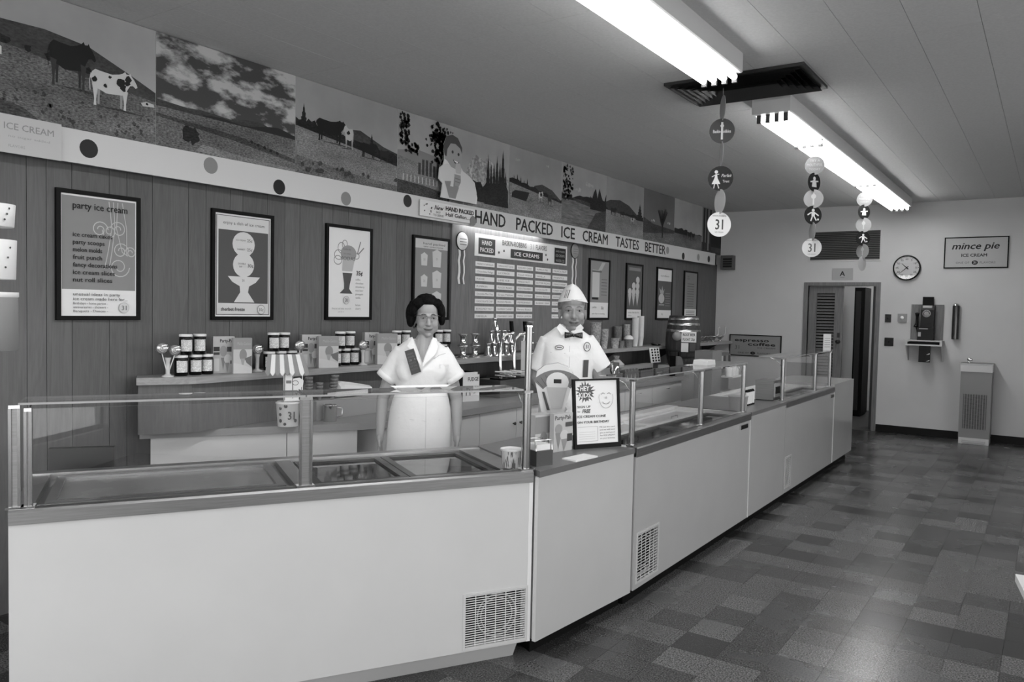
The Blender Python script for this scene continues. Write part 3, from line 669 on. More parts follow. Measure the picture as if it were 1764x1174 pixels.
        for k in range(110): a.blob(W*(.03+.2*random.random()**1.5), H*random.uniform(.42, .97), H*random.uniform(.012, .03), FOL, 7, .5, layer=a.k-.5)
        ridge(a, W, H*.35, [H*v for v in jag(10, .5, .74)], FOL, W*.62); a.poly(r((.55, 0), (1, 0), (1, .38), (.75, .3), (.62, .1)), GRASSD)
    elif i == 7:
        a.rect(0, 0, W, H, skym(140)); a.poly(r((0, .3), (1, .3), (.9, .4), (.6, .58), (.35, .64), (.1, .6), (0, .55)), mat('photo_hill_dark', .04, .6, .3, noise=.3))
        ridge(a, W, H*.3, [H*v for v in jag(12, .40, .47)], FOL); a.poly(r((0, 0), (1, 0), (1, .36), (0, .42)), GRASSL); conifer(a, W*.9, H*.35, W*.22, H*.32, FOL)
        cow(a, W*.2, H*.34, W*.16, H*.14, 16); cow(a, W*.42, H*.34, W*.12, H*.11, 16); cow(a, W*.7, H*.26, W*.12, H*.12, 150, [(.4, .7, .2)])
    elif i == 8:
        a.rect(0, 0, W, H, skym(98)); clouds(a, [(W*.3, H*.42, H*.05), (W*.8, H*.44, H*.05)], W, H); a.poly(r((0, .15), (1, .2), (1, .32), (.3, .36), (0, .45)), GRASSD); a.poly(r((0, 0), (1, 0), (1, .26), (0, .14)), GRASS)
        a.rect(W*.58, H*.12, W*.62, H*.5, FOL)
        for k in range(12): a.line([(W*.6, H*(.3+.02*(k % 4))), (W*(.44+.028*k), H*random.uniform(.58, .72))], .012, FOL)
    elif i == 9:
        a.rect(0, 0, W, H, skym(150)); ridge(a, W, H*.2, [H*v for v in jag(12, .32, .38)], HAZE); a.poly(r((0, 0), (1, 0), (1, .33), (0, .35)), GRASS)
        cow(a, W*.4, H*.22, W*.16, H*.16, 14); cow(a, W*.55, H*.2, W*.16, H*.18, 14); cow(a, W*.68, H*.22, W*.12, H*.14, 20); ridge(a, W, H*.28, [H*v for v in jag(8, .36, .42)], FOL, 0, W*.45)
    else:
        a.rect(0, 0, W, H, skym(120)); a.poly(r((0, 0), (1, 0), (1, .2), (0, .22)), GRASSD); ridge(a, W, H*.15, [H*v for v in jag(10, .6, .95)], FOL, W*.45)
        for x in (.06, .2, .38): a.rect(W*x, H*.05, W*(x+.09), H*.985, 25)
        a.rect(W*.28, H*.05, W*.35, H*.98, 120)
    a.build('picture', t)
# ---- valance board
VX = XL+.10; vz1 = hit(268, 252, x=VX).z; vz0 = hit(110, 277, x=VX).z
vz1 = mzb-.0008
vy1 = hit(1232, 445, x=VX).y
t = thing('valance', 'long white valance board with coloured dots under the photo murals', 'valance', (VX, 5.5, vz0))
VM2 = mat('valance_white', .60, .5, .3)
MB().box(VX-.022, VX, YB+.01, vy1, vz0, vz1).build('board', VM2, t)
MB().box(XL+.0005, VX-.0225, YB+.01, vy1, mzb-.022, mzb-.004).build('top_ledge', VM2, t)
VH = vz1-vz0
for px, py, g in [(153, 256, 28), (363, 285, 120), (481, 322, 22), (596, 342, 120), (702, 346, 35), (1150, 431, 135), (1177, 441, 30), (1203, 443, 135), (1221, 446, 30)]:
    p = hit(px, py, x=VX); a = Art((VX, 0, vz0), WU, WV, WN); a.circ(p.y, p.z-vz0, .051, g, layer=1); a.build('dot', t)
y0, y1 = hit(822, 380, x=VX).y, hit(1148, 431, x=VX).y
words = [('HAND', 818, 870), ('PACKED', 889, 952), ('ICE', 967, 990), ('CREAM', 1004, 1047), ('TASTES', 1061, 1101), ('BETTER', 1112, 1147)]
for wd, xa, xb in words:
    ya, yb = hit(xa, 400, x=VX).y, hit(xb, 400, x=VX).y; a = Art((VX+.0005, 0, vz0), WU, WV, WN); a.text(wd, ya, VH*.2, VH*.66, 18, w=yb-ya, bold=.022, layer=1); a.build('word', t)
# signs hung on the valance
def wallsign(name, label, cat, px0, py0, px1, py1, X, th=.006, m=None, group=None):
    p, q = hit(px0, py0, x=X), hit(px1, py1, x=X); y0, y1, z0, z1 = p.y, q.y, q.z, p.z
    t = thing(name, label, cat, (X-th, (y0+y1)/2, z0), group=group)
    MB().box(X-th, X, y0, y1, z0, z1).build('card', m or PAPER, t)
    return t, Art((X+.0002, y0, z0), WU, WV, WN), y1-y0, z1-z0
p = hit(108, 214, x=VX+.03); q = hit(108, 277, x=VX+.03)
t = thing('dietetic_sign', 'pale paper sign with faint lettering overlapping the cow mural and valance', 'sign', (VX+.01, p.y-.3, q.z)); W = .64; H = p.z-q.z
MB().box(VX+.012, VX+.018, p.y-W, p.y, q.z, p.z).build('card', mat('sign_card_dull', .5, .6), t)
for tx, x_, y_, h_, g_, w_, bo in (('dietetic', .03, .62, .2, 130, .28, .01), ('ICE CREAM', .36, .62, .17, 130, .24, .01), ('no sugar added', .38, .42, .06, 140, .2, 0), ('ONE OF', .08, .16, .07, 140, None, 0), ('31', .26, .14, .13, 90, None, .02), ('FLAVORS', .38, .16, .07, 140, None, 0)):
    a = Art((VX+.0182, p.y-W, q.z), WU, WV, WN); a.text(tx, x_, H*y_, H*h_, g_, w=w_, bold=bo); a.build('lettering', t)
t, a, W, H = wallsign('half_gallon_sign', 'white card reading hand packed half gallon below the boy with the cone', 'sign', 724, 343, 818, 386, VX+.02)
for k in range(9): a.blob(W*random.uniform(.04, .2), H*random.uniform(.15, .9), H*.05, 60, 8)
a.text('New', W*.24, H*.52, H*.3, 25, w=W*.16, shear=.35, bold=.01); a.text('EASY', W*.27, H*.3, H*.14, 70); a.text('TO SERVE', W*.22, H*.1, H*.14, 70, w=W*.18)
a.text('HAND PACKED', W*.44, H*.58, H*.28, 15, w=W*.53, bold=.03); a.text('Half Gallon......', W*.44, H*.22, H*.24, 30, w=W*.5, bold=.01); a.circ(W*.955, H*.2, .045, 120); a.build('lettering', t)
# boy cut-out
X = VX+.012; p = hit(757, 225, x=X); q = hit(822, 352, x=X); y0, z0 = p.y, q.z; W, H = q.y-p.y, p.z-q.z
t = thing('boy_cutout', 'cut-out photograph of a smiling boy in a white shirt holding a cone', 'cut-out', (X, y0+W/2, z0))
out = [(.06, 0), (.10, .22), (0, .28), (.02, .45), (.10, .50), (.14, .60), (.12, .82), (.18, .94), (.32, 1.0), (.46, .97), (.56, .86), (.58, .70), (.52, .56), (.60, .48), (.78, .42), (.92, .34), (1.0, .1), (.98, 0)]
P = lambda L: [(W*x, H*y) for x, y in L]
mb = MB(); mb.extrude([(X-.008, y0+W*x, z0+H*y) for x, y in out], (.008, 0, 0)); mb.build('board', PAPER, t)
a = Art((X+.0002, y0, z0), WU, WV, WN)
a.poly(P([(.06, 0), (.10, .22), (0, .28), (.02, .45), (.10, .50), (.2, .54), (.42, .5), (.55, .5), (.60, .48), (.78, .42), (.92, .34), (.98, .18), (.95, .0)]), 195)
a.poly(P([(.14, .60), (.12, .82), (.18, .94), (.32, 1.0), (.46, .97), (.56, .86), (.58, .70), (.52, .56), (.42, .48), (.30, .50), (.2, .58)]), 148)
a.poly(P([(.13, .66), (.10, .8), (.17, .95), (.32, 1.0), (.46, .97), (.57, .84), (.57, .74), (.52, .82), (.40, .87), (.28, .86), (.2, .76), (.18, .64)]), 70)
a.circ(W*.33, H*.735, W*.025, 50); a.circ(W*.48, H*.72, W*.025, 50); a.poly(P([(.34, .62), (.5, .60), (.46, .56), (.38, .57)]), 60); a.poly(P([(.36, .615), (.48, .60), (.45, .58), (.39, .59)]), 215)
a.poly(P([(.14, .26), (.26, .02), (.42, .02), (.5, .2), (.45, .34), (.38, .36), (.36, .2), (.28, .2), (.3, .28)]), 128)
a.poly(P([(.42, .58), (.52, .58), (.56, .5), (.54, .42), (.42, .42), (.40, .5)]), 170); a.poly(P([(.38, .40), (.54, .40), (.55, .3), (.5, .22), (.4, .22)]), 140); a.line(P([(.40, .34), (.54, .33)]), .008, 110); a.line(P([(.40, .29), (.53, .28)]), .008, 110)
a.build('picture', t)
# ---- framed posters
PX = XL+.022
def poster(px0, px1, label, group='framed posters on the plank wall', z0=1.555, z1=2.277):
    y0, y1 = hit(px0, 450, x=PX).y, hit(px1, 450, x=PX).y
    t = thing('framed_poster', label, 'poster', (XL, (y0+y1)/2, z0), group=group); w = .024
    mb = MB(); mb.box(XL+.001, PX, y0, y1, z0, z0+w); mb.box(XL+.001, PX, y0, y1, z1-w, z1); mb.box(XL+.001, PX, y0, y0+w, z0+w, z1-w); mb.box(XL+.001, PX, y1-w, y1, z0+w, z1-w); mb.build('frame', BLACK, t)
    MB().box(XL+.001, PX-.008, y0+w, y1-w, z0+w, z1-w).build('sheet', PAPER, t)
    a = Art((PX-.0078, y0+w, z0+w), WU, WV, WN); return t, a, y1-y0-2*w, z1-z0-2*w
def stamp31(a, x, y, r, g=90):
    a.circ(x, y, r*1.2, g+60); a.circ(x, y, r*1.12, 188); a.text('31', x, y-r*.5, r, g, al='c', bold=.02)
def spiral(a, cx, cy, r, t0, turns, w, g, d=1):
    a.line([(cx+r*(1-.75*k/24)*math.cos(t0+d*turns*2*math.pi*k/24), cy+r*(1-.75*k/24)*math.sin(t0+d*turns*2*math.pi*k/24)) for k in range(25)], w, g)
t, a, W, H = poster(97.5, 242.5, 'framed grey poster reading party ice cream with white scroll work')
a.rect(W*.015, H*.22, W*.985, H*.985, 122); lw = .005
for cx, cy, rr, t0, dd in [(.5, .73, .07, 0, 1), (.63, .72, .06, 3, 1), (.75, .74, .07, 3, -1), (.78, .56, .07, 0, 1), (.92, .55, .05, 3, -1), (.76, .42, .09, 0, -1)]: spiral(a, W*cx, H*cy, W*rr*1.6, t0, 1.5, lw, 172, dd)
for x0, x1, x2 in [(.62, .66, .56), (.68, .7, .62), (.74, .72, .88), (.8, .86, .86)]: a.line([(W*x0, H*.97), (W*x1, H*.75), (W*(x1+x2)/2, H*.55), (W*x2, H*.40 if x2 < .7 else H*.52)], lw, 170)
a.text('party ice cream', W*.15, H*.885, H*.055, 25, w=W*.72, bold=.018)
for k, s in enumerate(['ice cream cakes', 'party scoops', 'melon molds', 'fruit punch', 'fancy decorations', 'ice cream slices', 'nut roll slices']): a.text(s, W*.15, H*(.655-.062*k), H*.036, 30, w=W*.034*len(s), bold=.015)
a.text('unusual ideas in party', W*.15, H*.168, H*.026, 75, w=W*.62); a.text('ice cream made here for...', W*.15, H*.13, H*.026, 75, w=W*.72)
for k, s in enumerate(['Birthdays - home parties -', 'anniversaries - showers -', 'Banquets - Dances -']): a.text(s, W*.15, H*(.095-.032*k), H*.02, 90, w=W*.45)
stamp31(a, W*.82, H*.07, W*.06); a.build('print', t)
t, a, W, H = poster(365.5, 472, 'framed dark poster reading enjoy a dish of ice cream with a footed dish')
a.rect(W*.02, H*.015, W*.98, H*.985, 90); a.rect(W*.035, H*.022, W*.965, H*.978, 190); a.rect(W*.06, H*.13, W*.95, H*.845, 72); a.rect(W*.06, H*.025, W*.95, H*.115, 188)
a.text('enjoy a dish of ice cream', W*.14, H*.90, H*.03, 60, w=W*.74)
a.circ(W*.5, H*.715, W*.2, 190, H*.122); a.circ(W*.5, H*.51, W*.19, 190, H*.12); a.poly([(W*x, H*y) for x, y in [(.22, .395), (.80, .395), (.72, .34), (.6, .30), (.58, .24), (.7, .14), (.33, .14), (.44, .24), (.43, .3), (.3, .34)]], 190)
a.text('ICE CREAM', W*.36, H*.745, H*.016, 90, w=W*.17); a.text('25¢', W*.56, H*.74, H*.03, 70); a.text('SHERBET', W*.38, H*.655, H*.016, 90, w=W*.14); a.text('25¢', W*.56, H*.65, H*.03, 70)
a.text('DOUBLE', W*.40, H*.515, H*.016, 90); a.text('DIP', W*.42, H*.485, H*.016, 90); a.text('30¢', W*.57, H*.49, H*.034, 70); a.text('31', W*.47, H*.345, H*.024, 90); a.text('sherbet freeze', W*.1, H*.055, H*.035, 40, w=W*.42, bold=.01); a.circ(W*.82, H*.07, W*.075, 100); a.circ(W*.82, H*.07, W*.067, 190); a.text('30¢', W*.82, H*.055, H*.03, 70, al='c'); a.build('print', t)
t, a, W, H = poster(562.5, 642, 'framed white poster showing a tall ice cream soda with two straws')
for cx, cy, rx, ry in [(.24, .70, .1, .055), (.30, .78, .08, .06), (.22, .64, .09, .05), (.66, .70, .07, .035), (.38, .82, .06, .05)]:
    a.line([(W*cx+W*rx*math.cos(k*math.pi/9), H*cy+H*ry*math.sin(k*math.pi/9)) for k in range(19)], .006, 125)
a.circ(W*.47, H*.72, W*.19, 138, H*.095); a.line([(W*.68, H*.72), (W*.76, H*.87)], .009, 120); a.line([(W*.70, H*.72), (W*.84, H*.80)], .009, 120)
a.poly([(W*x, H*y) for x, y in [(.33, .66), (.62, .66), (.56, .52), (.32, .52)]], 165); a.poly([(W*x, H*y) for x, y in [(.33, .50), (.56, .50), (.50, .36), (.49, .32), (.57, .265), (.26, .265), (.37, .32), (.37, .38)]], 72)
a.text('SODAS', W*.29, H*.645, H*.04, 85, w=W*.34); a.text('double dip', W*.33, H*.76, H*.02, 100); a.text('ice cream', W*.35, H*.71, H*.02, 100); a.text('35¢', W*.66, H*.48, H*.05, 50, bold=.02)
for k, s in enumerate(['coffee', 'chocolate', 'strawberry', 'root beer', 'pineapple', 'vanilla', '', 'lemon', 'cherry']): 
    if s: a.text(s, W*.64, H*(.42-.042*k), H*.022, 120)
stamp31(a, W*.42, H*.19, W*.06, 50); a.text('flavor of the month', W*.08, H*.085, H*.018, 150, w=W*.45); a.text('ask for it', W*.22, H*.05, H*.018, 150); a.build('print', t)
t, a, W, H = poster(712, 775, 'framed grey poster of hand packed cartons behind the woman')
a.rect(0, 0, W, H, 122); a.rect(0, H*.88, W, H, 180); a.text('hand packed', W*.25, H*.93, H*.03, 50, w=W*.66); a.text('take some home', W*.25, H*.895, H*.022, 60, w=W*.6)
for cx, cy, ww, hh in [(.28, .66, .2, .14), (.66, .65, .28, .20), (.28, .39, .2, .13), (.66, .38, .28, .20), (.28, .12, .2, .13), (.66, .11, .28, .20)]:
    a.poly([(W*(cx-ww*.42), H*cy), (W*(cx+ww*.42), H*cy), (W*(cx+ww*.5), H*(cy+hh)), (W*(cx-ww*.5), H*(cy+hh))], 182); a.poly([(W*(cx-ww*.42), H*(cy+hh)), (W*cx, H*(cy+hh+.03)), (W*(cx+ww*.42), H*(cy+hh))], 182); a.text('31', W*cx, H*(cy+hh*.45), H*.03, 120, al='c')
a.build('print', t)
t, a, W, H = poster(1016.5, 1052, 'framed poster with a tall parfait glass and small type')
a.rect(0, H*.27, W, H, 128); a.rect(W*.12, H*.36, W*.5, H*.84, 178); a.poly([(W*.42, H*.84), (W*.62, H*.98), (W*.8, H*.98), (W*.6, H*.84)], 160); a.rect(W*.12, H*.32, W*.45, H*.36, 30); a.rect(W*.1, H*.8, W*.6, H*.83, 90)
for k in range(6): a.rect(W*.6, H*(.4+.055*k), W*.9, H*(.412+.055*k), 90)
a.text('parfaits', W*.15, H*.17, H*.035, 120); a.text('50¢', W*.6, H*.15, H*.05, 110); a.text('ask for it today', W*.12, H*.06, H*.025, 110, w=W*.7); a.build('print', t)
t, a, W, H = poster(1080.5, 1109, 'framed dark poster of three tall ice cream cones')
a.rect(0, H*.16, W, H, 80); a.rect(W*.12, H*.90, W*.9, H*.96, 120)
for cx, top in [(.2, .5), (.45, .62), (.7, .72)]:
    a.poly([(W*cx, H*.22), (W*(cx+.11), H*.45), (W*(cx-.11), H*.45)], 170); y = .50
    while y < top+.05: a.circ(W*cx, H*y, W*.12, 178, H*.065); y += .115
a.text('cones 10¢ 20¢ 30¢', W*.1, H*.09, H*.03, 110, w=W*.75); a.text('all flavors', W*.1, H*.03, H*.03, 120); a.build('print', t)
t, a, W, H = poster(1133.5, 1160, 'framed poster with a pineapple sundae on dark ground')
a.rect(0, H*.16, W, H*.76, 80); a.circ(W*.3, H*.4, W*.2, 168, H*.1); a.poly([(W*.2, H*.5), (W*.12, H*.62), (W*.28, H*.56), (W*.34, H*.66), (W*.4, H*.55), (W*.5, H*.6), (W*.42, H*.49)], 150); a.rect(W*.12, H*.26, W*.5, H*.28, 150)
a.text('sundaes', W*.2, H*.85, H*.04, 120, w=W*.6)
for k in range(6): a.rect(W*.56, H*(.25+.05*k), W*.9, H*(.26+.05*k), 130)
a.text('45¢', W*.3, H*.06, H*.04, 110); a.build('print', t)
t, a, W, H = poster(1180.5, 1203.5, 'framed plain grey poster nearest the room corner')
a.rect(0, H*.2, W, H, 120); a.text('thick', W*.2, H*.9, H*.04, 80); a.text('shakes', W*.2, H*.85, H*.04, 80)
for k in range(10): a.rect(W*.2, H*(.25+.055*k), W*.75, H*(.265+.055*k), 85)
for k in range(4): a.rect(W*.12, H*(.03+.04*k), W*.85, H*(.042+.04*k), 110)
a.build('print', t)
# ---- menu board
my0, my1 = hit(778, 450, x=XL+.015).y, hit(1003, 450, x=XL+.015).y; mz0 = 1.24
t = thing('menu_board', 'pale wooden menu board with rows of ice cream flavor strips under a hidden light', 'menu board', (XL, (my0+my1)/2, mz0))
BX = XL+.016
MB().box(XL+.001, BX, my0, my1, mz0, vz0+.06).build('backboard', MENUWOOD, t)
p, q = hit(819, 401, x=BX+.006), hit(976.5, 452, x=BX+.006); hy0, hy1 = p.y, q.y; hz1, hz0 = p.z, hit(819, 440, x=BX+.006).z
MB().box(BX, BX+.006, hy0, hy1, hz0, hz1).build('header_card', PAPER, t)
a = Art((BX+.0062, hy0, hz0), WU, WV, WN); W, H = hy1-hy0, hz1-hz0
a.rect(W*.03, H*.1, W*.19, H*.82, 55); a.text('HAND', W*.11, H*.52, H*.2, 200, al='c', w=W*.095, bold=.02); a.text('PACKED', W*.11, H*.2, H*.2, 200, al='c', w=W*.125, bold=.02)
a.text('BASKIN-ROBBINS', W*.26, H*.62, H*.24, 70, w=W*.255, bold=.01); a.text('31', W*.555, H*.60, H*.26, 150, w=W*.035); a.text('FLAVORS', W*.62, H*.62, H*.24, 70, w=W*.125, bold=.01)
a.rect(W*.345, H*.08, W*.70, H*.50, 48); a.text('ICE CREAMS', W*.5225, H*.2, H*.18, 215, al='c', w=W*.27, bold=.02); a.rect(W*.84, H*.08, W*.98, H*.86, 20)
a.text('HAND PACKED', W*.91, H*.64, H*.09, 160, al='c', w=W*.11); a.text('ICE CREAMS', W*.91, H*.4, H*.13, 160, al='c', w=W*.11); a.text('WATER ICES', W*.91, H*.14, H*.13, 160, al='c', w=W*.11)
for x, y in [(.225, .26), (.275, .36), (.735, .42), (.755, .2)]: a.circ(W*x, H*y, W*.007, 40, H*.06)
a.build('header_print', t)
FL = [['FRENCH VANILLA', 'Chocolate Fudge', 'FUDGE', 'PUMPKIN', 'Chocolate Mint Chip', 'CHOCOLATE CHIP', 'BURGUNDY NUT', 'VANILLA'],
      ['VANILLA-NUT FUDGE', 'LICORICE', 'LIME ICE', 'ROCKY ROAD', 'Grape Mallow', 'ROSE PEARL', 'RASPBERRY SHERBET', 'STRAWBERRY CHEESE'],
      ['BURGUNDY CHERRY', 'French Walnut', 'MINCE NUT', 'FRESH STRAWBERRY', 'MAPLE CUSTARD', 'PEPPERMINT', 'Banana Butter', 'FRESH LEMON'],
      ['APPLE PIE', 'VANILLA', 'BUTTER PECAN', 'CHOCOLATE', 'Jamoca Almond', 'BLUEBERRY CREAM'],
      ['TROPICAL FRUIT', 'PINEAPPLE', 'ORANGE SHERBET', 'CANDY VANILLA', 'CHOCOLATE', 'COFFEE', 'PEACH', 'MOCHA']]
xpx = [(818.5, 851), (855.5, 885.5), (890, 917.5), (922, 948), (951.5, 976.5)]
zr0, zr1 = hit(835, 455, x=BX).z, hit(833, 544, x=BX).z
for c, col in enumerate(FL):
    ya, yb = hit(xpx[c][0], 480, x=BX).y, hit(xpx[c][1], 480, x=BX).y
    for k, s in enumerate(col):
        z = zr0+(zr1-zr0)*k/7.; hh = .0215
        o = MB().box(BX, BX+.004, ya, yb, z-hh, z+hh).build('flavor_strip', PAPER, t)
        a = Art((BX+.0042, ya, z-hh), WU, WV, WN); a.text(s, .02, hh*.55, hh*.8, 95, w=min((yb-ya)*.86, .024*len(s))); a.build('strip_lettering', o)
# hidden tube lighting the menu
t = thing('menu_tube_light', 'slim fluorescent tube tucked behind the valance above the menu board', 'light', (XL+.05, 6.6, vz0+.07))
mb = MB(); mb.tube((XL+.048, my0+.12, vz0+.075), (XL+.048, my0+1.45, vz0+.075), .012, n=10); mb.build('tube', emis('menu_tube', 22.0), t)
MB().box(XL+.02, XL+.076, my0+.05, my0+1.52, vz0+.09, vz0+.105).build('housing', WHITEPAINT, t)
# award rosettes beside the menu
for px, py, pz, lab, cc in [(797, 415, 490, 'pale award rosette ribbon hanging at the valance end of the menu board', PAPER), (991, 432, 492, 'award rosette with thin dark ring hanging beyond the menu strips', mat('rosette_grey', .28, .6))]:
    c = hit(px, py, x=BX+.012); b = hit(px, pz, x=BX+.012); t = thing('award_rosette', lab, 'rosette', (BX, c.y, b.z))
    mb = MB(); mb.lathe([(.001, 0), (.078, 0), (.084, .006), (.078, .014), (.001, .018)], (BX+.0005, c.y, c.z), 28, (1, 0, 0)); mb.build('disc', cc, t)
    mb = MB(); mb.path([(BX+.006, c.y+.084*math.cos(k*math.pi/16), c.z+.084*math.sin(k*math.pi/16)) for k in range(33)], .005, 6); mb.build('rim', BLACK, t)
    a = Art((BX+.0188, c.y, c.z), WU, WV, WN); [a.rect(-.05, -.035+.025*k, .05, -.028+.025*k, 110) for k in range(3)]; a.build('disc_print', t)
    L = c.z-.08-b.z
    for dy, wv, mm in ((-.035, .03, PAPER), (.0, .042, G(80)), (.03, .03, PAPER)):
        mb = MB(); n = 6; pts = [(c.y+dy+.008*math.sin(2.2*k), c.z-.075-L*k/n) for k in range(n+1)]
        for (ya, za), (yb, zb) in zip(pts, pts[1:]): mb.extrude([(BX+.004+.003*(mm != PAPER), ya-wv/2, za), (BX+.004+.003*(mm != PAPER), ya+wv/2, za), (BX+.004+.003*(mm != PAPER), yb+wv/2, zb), (BX+.004+.003*(mm != PAPER), yb-wv/2, zb)], (.0015, 0, 0))
        mb.build('ribbon', mm, t)
# small dark speaker box at the corner
p = hit(1237, 440, y=YF-.12); q = hit(1262, 464, y=YF-.12)
t = thing('wall_box', 'small dark slatted box mounted at the corner of the far wall', 'box', (p.x+.1, YF, q.z))
MB().box(p.x+.05, q.x, YF-.14, YF-.001, q.z, p.z).build('body', mat('speaker_wood', .09, .5), t)
a = Art((p.x+.05, YF-.14, q.z), FU, FV, FN); W = q.x-p.x-.05; H = p.z-q.z; a.rect(W*.2, H*.15, W*.95, H*.8, 22)
for k in range(3): a.rect(W*.2, H*(.3+.16*k), W*.95, H*(.33+.16*k), 95)
a.build('grille', t)
# ================================================================== BACK BAR
WZ, SZ, PZ = .885, 1.222, 1.02       # worktop, ledge shelf, step heights
A_, B_ = (-3.78, 3.76), (-4.498, 2.63)
t = thing('back_counter', 'long back counter with pale worktop and white drawers along the plank wall', 'counter', (-4.1, 6, 0))
top = [B_, A_, (-3.70, 3.95), (-3.70, 9.3), (-4.505, 9.3), (-4.505, 2.64)]
mb = MB(); mb.prism(top, WZ-.045, WZ); mb.build('worktop', BACKTOP, t)
# drawer box of the angled desk part
FD = Fr(B_, (A_[0]-B_[0], A_[1]-B_[1])); LD = math.hypot(A_[0]-B_[0], A_[1]-B_[1])
for a, b in ((.06, .86), (.865, LD-.02)):
    mb = MB(); FD.b(mb, a, b, .03, .05, .615, WZ-.046); mb.build('drawer_front', WHITE_LAM, t)
mb = MB(); FD.b(mb, LD-.05, LD-.02, .052, .30, 0, WZ-.046); mb.build('leg_panel', WHITE_LAM, t)
CFB = mat('cabinet_white', .68, .5, .3)
ys = [3.98, 4.5, 5.02, 5.54, 6.06, 6.9, 7.6, 8.3, 9.15]
mb = MB(); mb.box(-4.50, -3.75, 3.97, 9.18, .10, WZ-.046); mb.build('carcass', CFB, t)
mb = MB(); mb.box(-4.50, -3.80, 3.97, 9.18, 0, .10); mb.build('kick_plate', BLACK, t)
for i, (a, b) in enumerate(zip(ys, ys[1:])):
    if i < 4:
        o = MB().box(-3.749, -3.732, a+.004, b-.004, .12, WZ-.06).build('door', CFB, t); s = 1 if i % 2 == 0 else -1
        yk = (b-.05) if s == 1 else (a+.05)
        mb = MB(); mb.lathe([(.006, 0), (.006, .012), (.014, .018), (.014, .026), (.001, .03)], (-3.732, yk, .70), 12, (1, 0, 0)); mb.build('knob', BLACK, o)
    else:
        for z0, z1 in ((.60, WZ-.06), (.36, .59), (.12, .35)):
            o = MB().box(-3.749, -3.732, a+.004, b-.004, z0, z1).build('drawer', CFB, t)
            mb = MB(); yc = (a+b)/2; mb.path([(-3.732, yc-.03, z1-.06), (-3.712, yc-.025, z1-.06), (-3.712, yc+.025, z1-.06), (-3.732, yc+.03, z1-.06)], .004, 6); mb.build('handle', CHROME, o)
# ledge shelf with back panel
t = thing('ledge_shelf', 'long wooden ledge shelf running along the plank wall to the far corner', 'shelf', (-4.4, 7, WZ))
lt = [(-4.505, 2.62), (-4.367, 2.534), (-4.212, 2.817), (-4.212, YF-.02), (-4.505, YF-.02)]
mb = MB(); mb.prism(lt, SZ-.042, SZ); mb.build('shelf_board', LEDGEWOOD, t)
lp = [(-4.505, 2.50), (-4.385, 2.555), (-4.24, 2.825), (-4.24, 2.845), (-4.40, 2.57), (-4.49, 2.53), (-4.49, 2.52)]
mb = MB(); mb.prism([(-4.385, 2.555), (-4.245, 2.81), (-4.262, 2.818), (-4.40, 2.565)], WZ+.001, SZ-.043)
mb.prism([(-4.245, 2.81), (-4.33, 4.55), (-4.348, 4.55), (-4.262, 2.818)], WZ+.001, SZ-.043); mb.prism([(-4.385, 2.56), (-4.40, 2.57), (-4.50, 2.65), (-4.50, 2.635)], WZ+.001, SZ-.043)
mb.box(-4.47, -4.45, 4.56, 9.2, PZ+.001, SZ-.043); mb.build('back_panel', PANELWOOD, t)
for yb_ in (5.2, 6.8, 8.4, 10.2, 11.8):
    mb = MB(); mb.extrude([(-4.50, yb_, SZ-.043), (-4.25, yb_, SZ-.043), (-4.50, yb_, SZ-.2)], (0, .02, 0)); mb.build('bracket', DARKMETAL, t)
RISM = mat('riser_lam', .3, .5)
t = thing('step_riser', 'low pale riser step under the crumpled paper bag', 'riser', (-4.12, 4.5, WZ)); MB().box(-4.205, -4.06, 3.62, 5.02, WZ+.001, PZ).build('body', RISM, t)
t = thing('step_riser', 'long low riser step behind the cartons and napkins', 'riser', (-4.1, 7.9, WZ)); MB().box(-4.205, -4.115, 6.78, 9.15, WZ+.001, PZ).build('body', RISM, t)

# ---------------------------------------------------------------- jars
JL = mat('jar_label', .6, .6, .3, noise=.35, nscale=120)
SYRUP = mat('syrup_glass', .004, .12, .35)
def make_jar():
    t = lthing('syrup_jar', 'x', 'jar')
    mb = MB(); mb.lathe([(.034, 0), (.039, .004), (.039, .098), (.036, .106), (.033, .110), (.033, .112)], n=20); mb.build('glass_body', SYRUP, t)
    mb = MB(); mb.lathe([(.0375, .110), (.039, .112), (.039, .122), (.037, .125), (.001, .1255)], n=20); mb.build('lid', PAPER, t)
    mb = MB(); n = 8; r = .0395
    for k in range(n):
        a0, a1 = math.radians(-52+104*k/n), math.radians(-52+104*(k+1)/n)
        mb.add([(r*math.cos(a0), r*math.sin(a0), .022), (r*math.cos(a1), r*math.sin(a1), .022), (r*math.cos(a1), r*math.sin(a1), .092), (r*math.cos(a0), r*math.sin(a0), .092)], [(0, 1, 2, 3)], True)
    mb.build('paper_label', JL, t); return t
jar0 = make_jar(); jar_used = [0]
def jar(px, z, X, label, group, rot):
    d = ray(px, 600); y = CAM[1]+d[1]*(X/d[0]); p = (X, y, z)
    ang = math.atan2(-p[1], -p[0])+rot
    if not jar_used[0]: jar_used[0] = 1; jar0.location = p; jar0.rotation_euler = (0, 0, ang); jar0['label'] = label; jar0['group'] = group
    else: dup(jar0, p, ang, label, group)
def pyramid(pxs_b, pxs_t, left, right, grp, X=-4.34):
    n = len(pxs_b); m = len(pxs_t)
    for k, px in enumerate(pxs_b): jar(px, SZ, X-.001*k, 'bottom-row dark syrup jar '+('nearest %s' % left if k == 0 else 'nearest %s' % right if k == n-1 else 'of the middle after %s' % left), grp, .25-.1*(k % 3))
    for k, px in enumerate(pxs_t): jar(px, SZ+.1265, X-.006*k, 'upper dark syrup jar on the side of %s' % (left if k == 0 else right), grp, .2-.15*(k % 2))
pyramid([312, 337, 356.5], [320, 344], 'the paired lollipops', 'the first Party-Pak box', 'syrup jars by the lollipops')
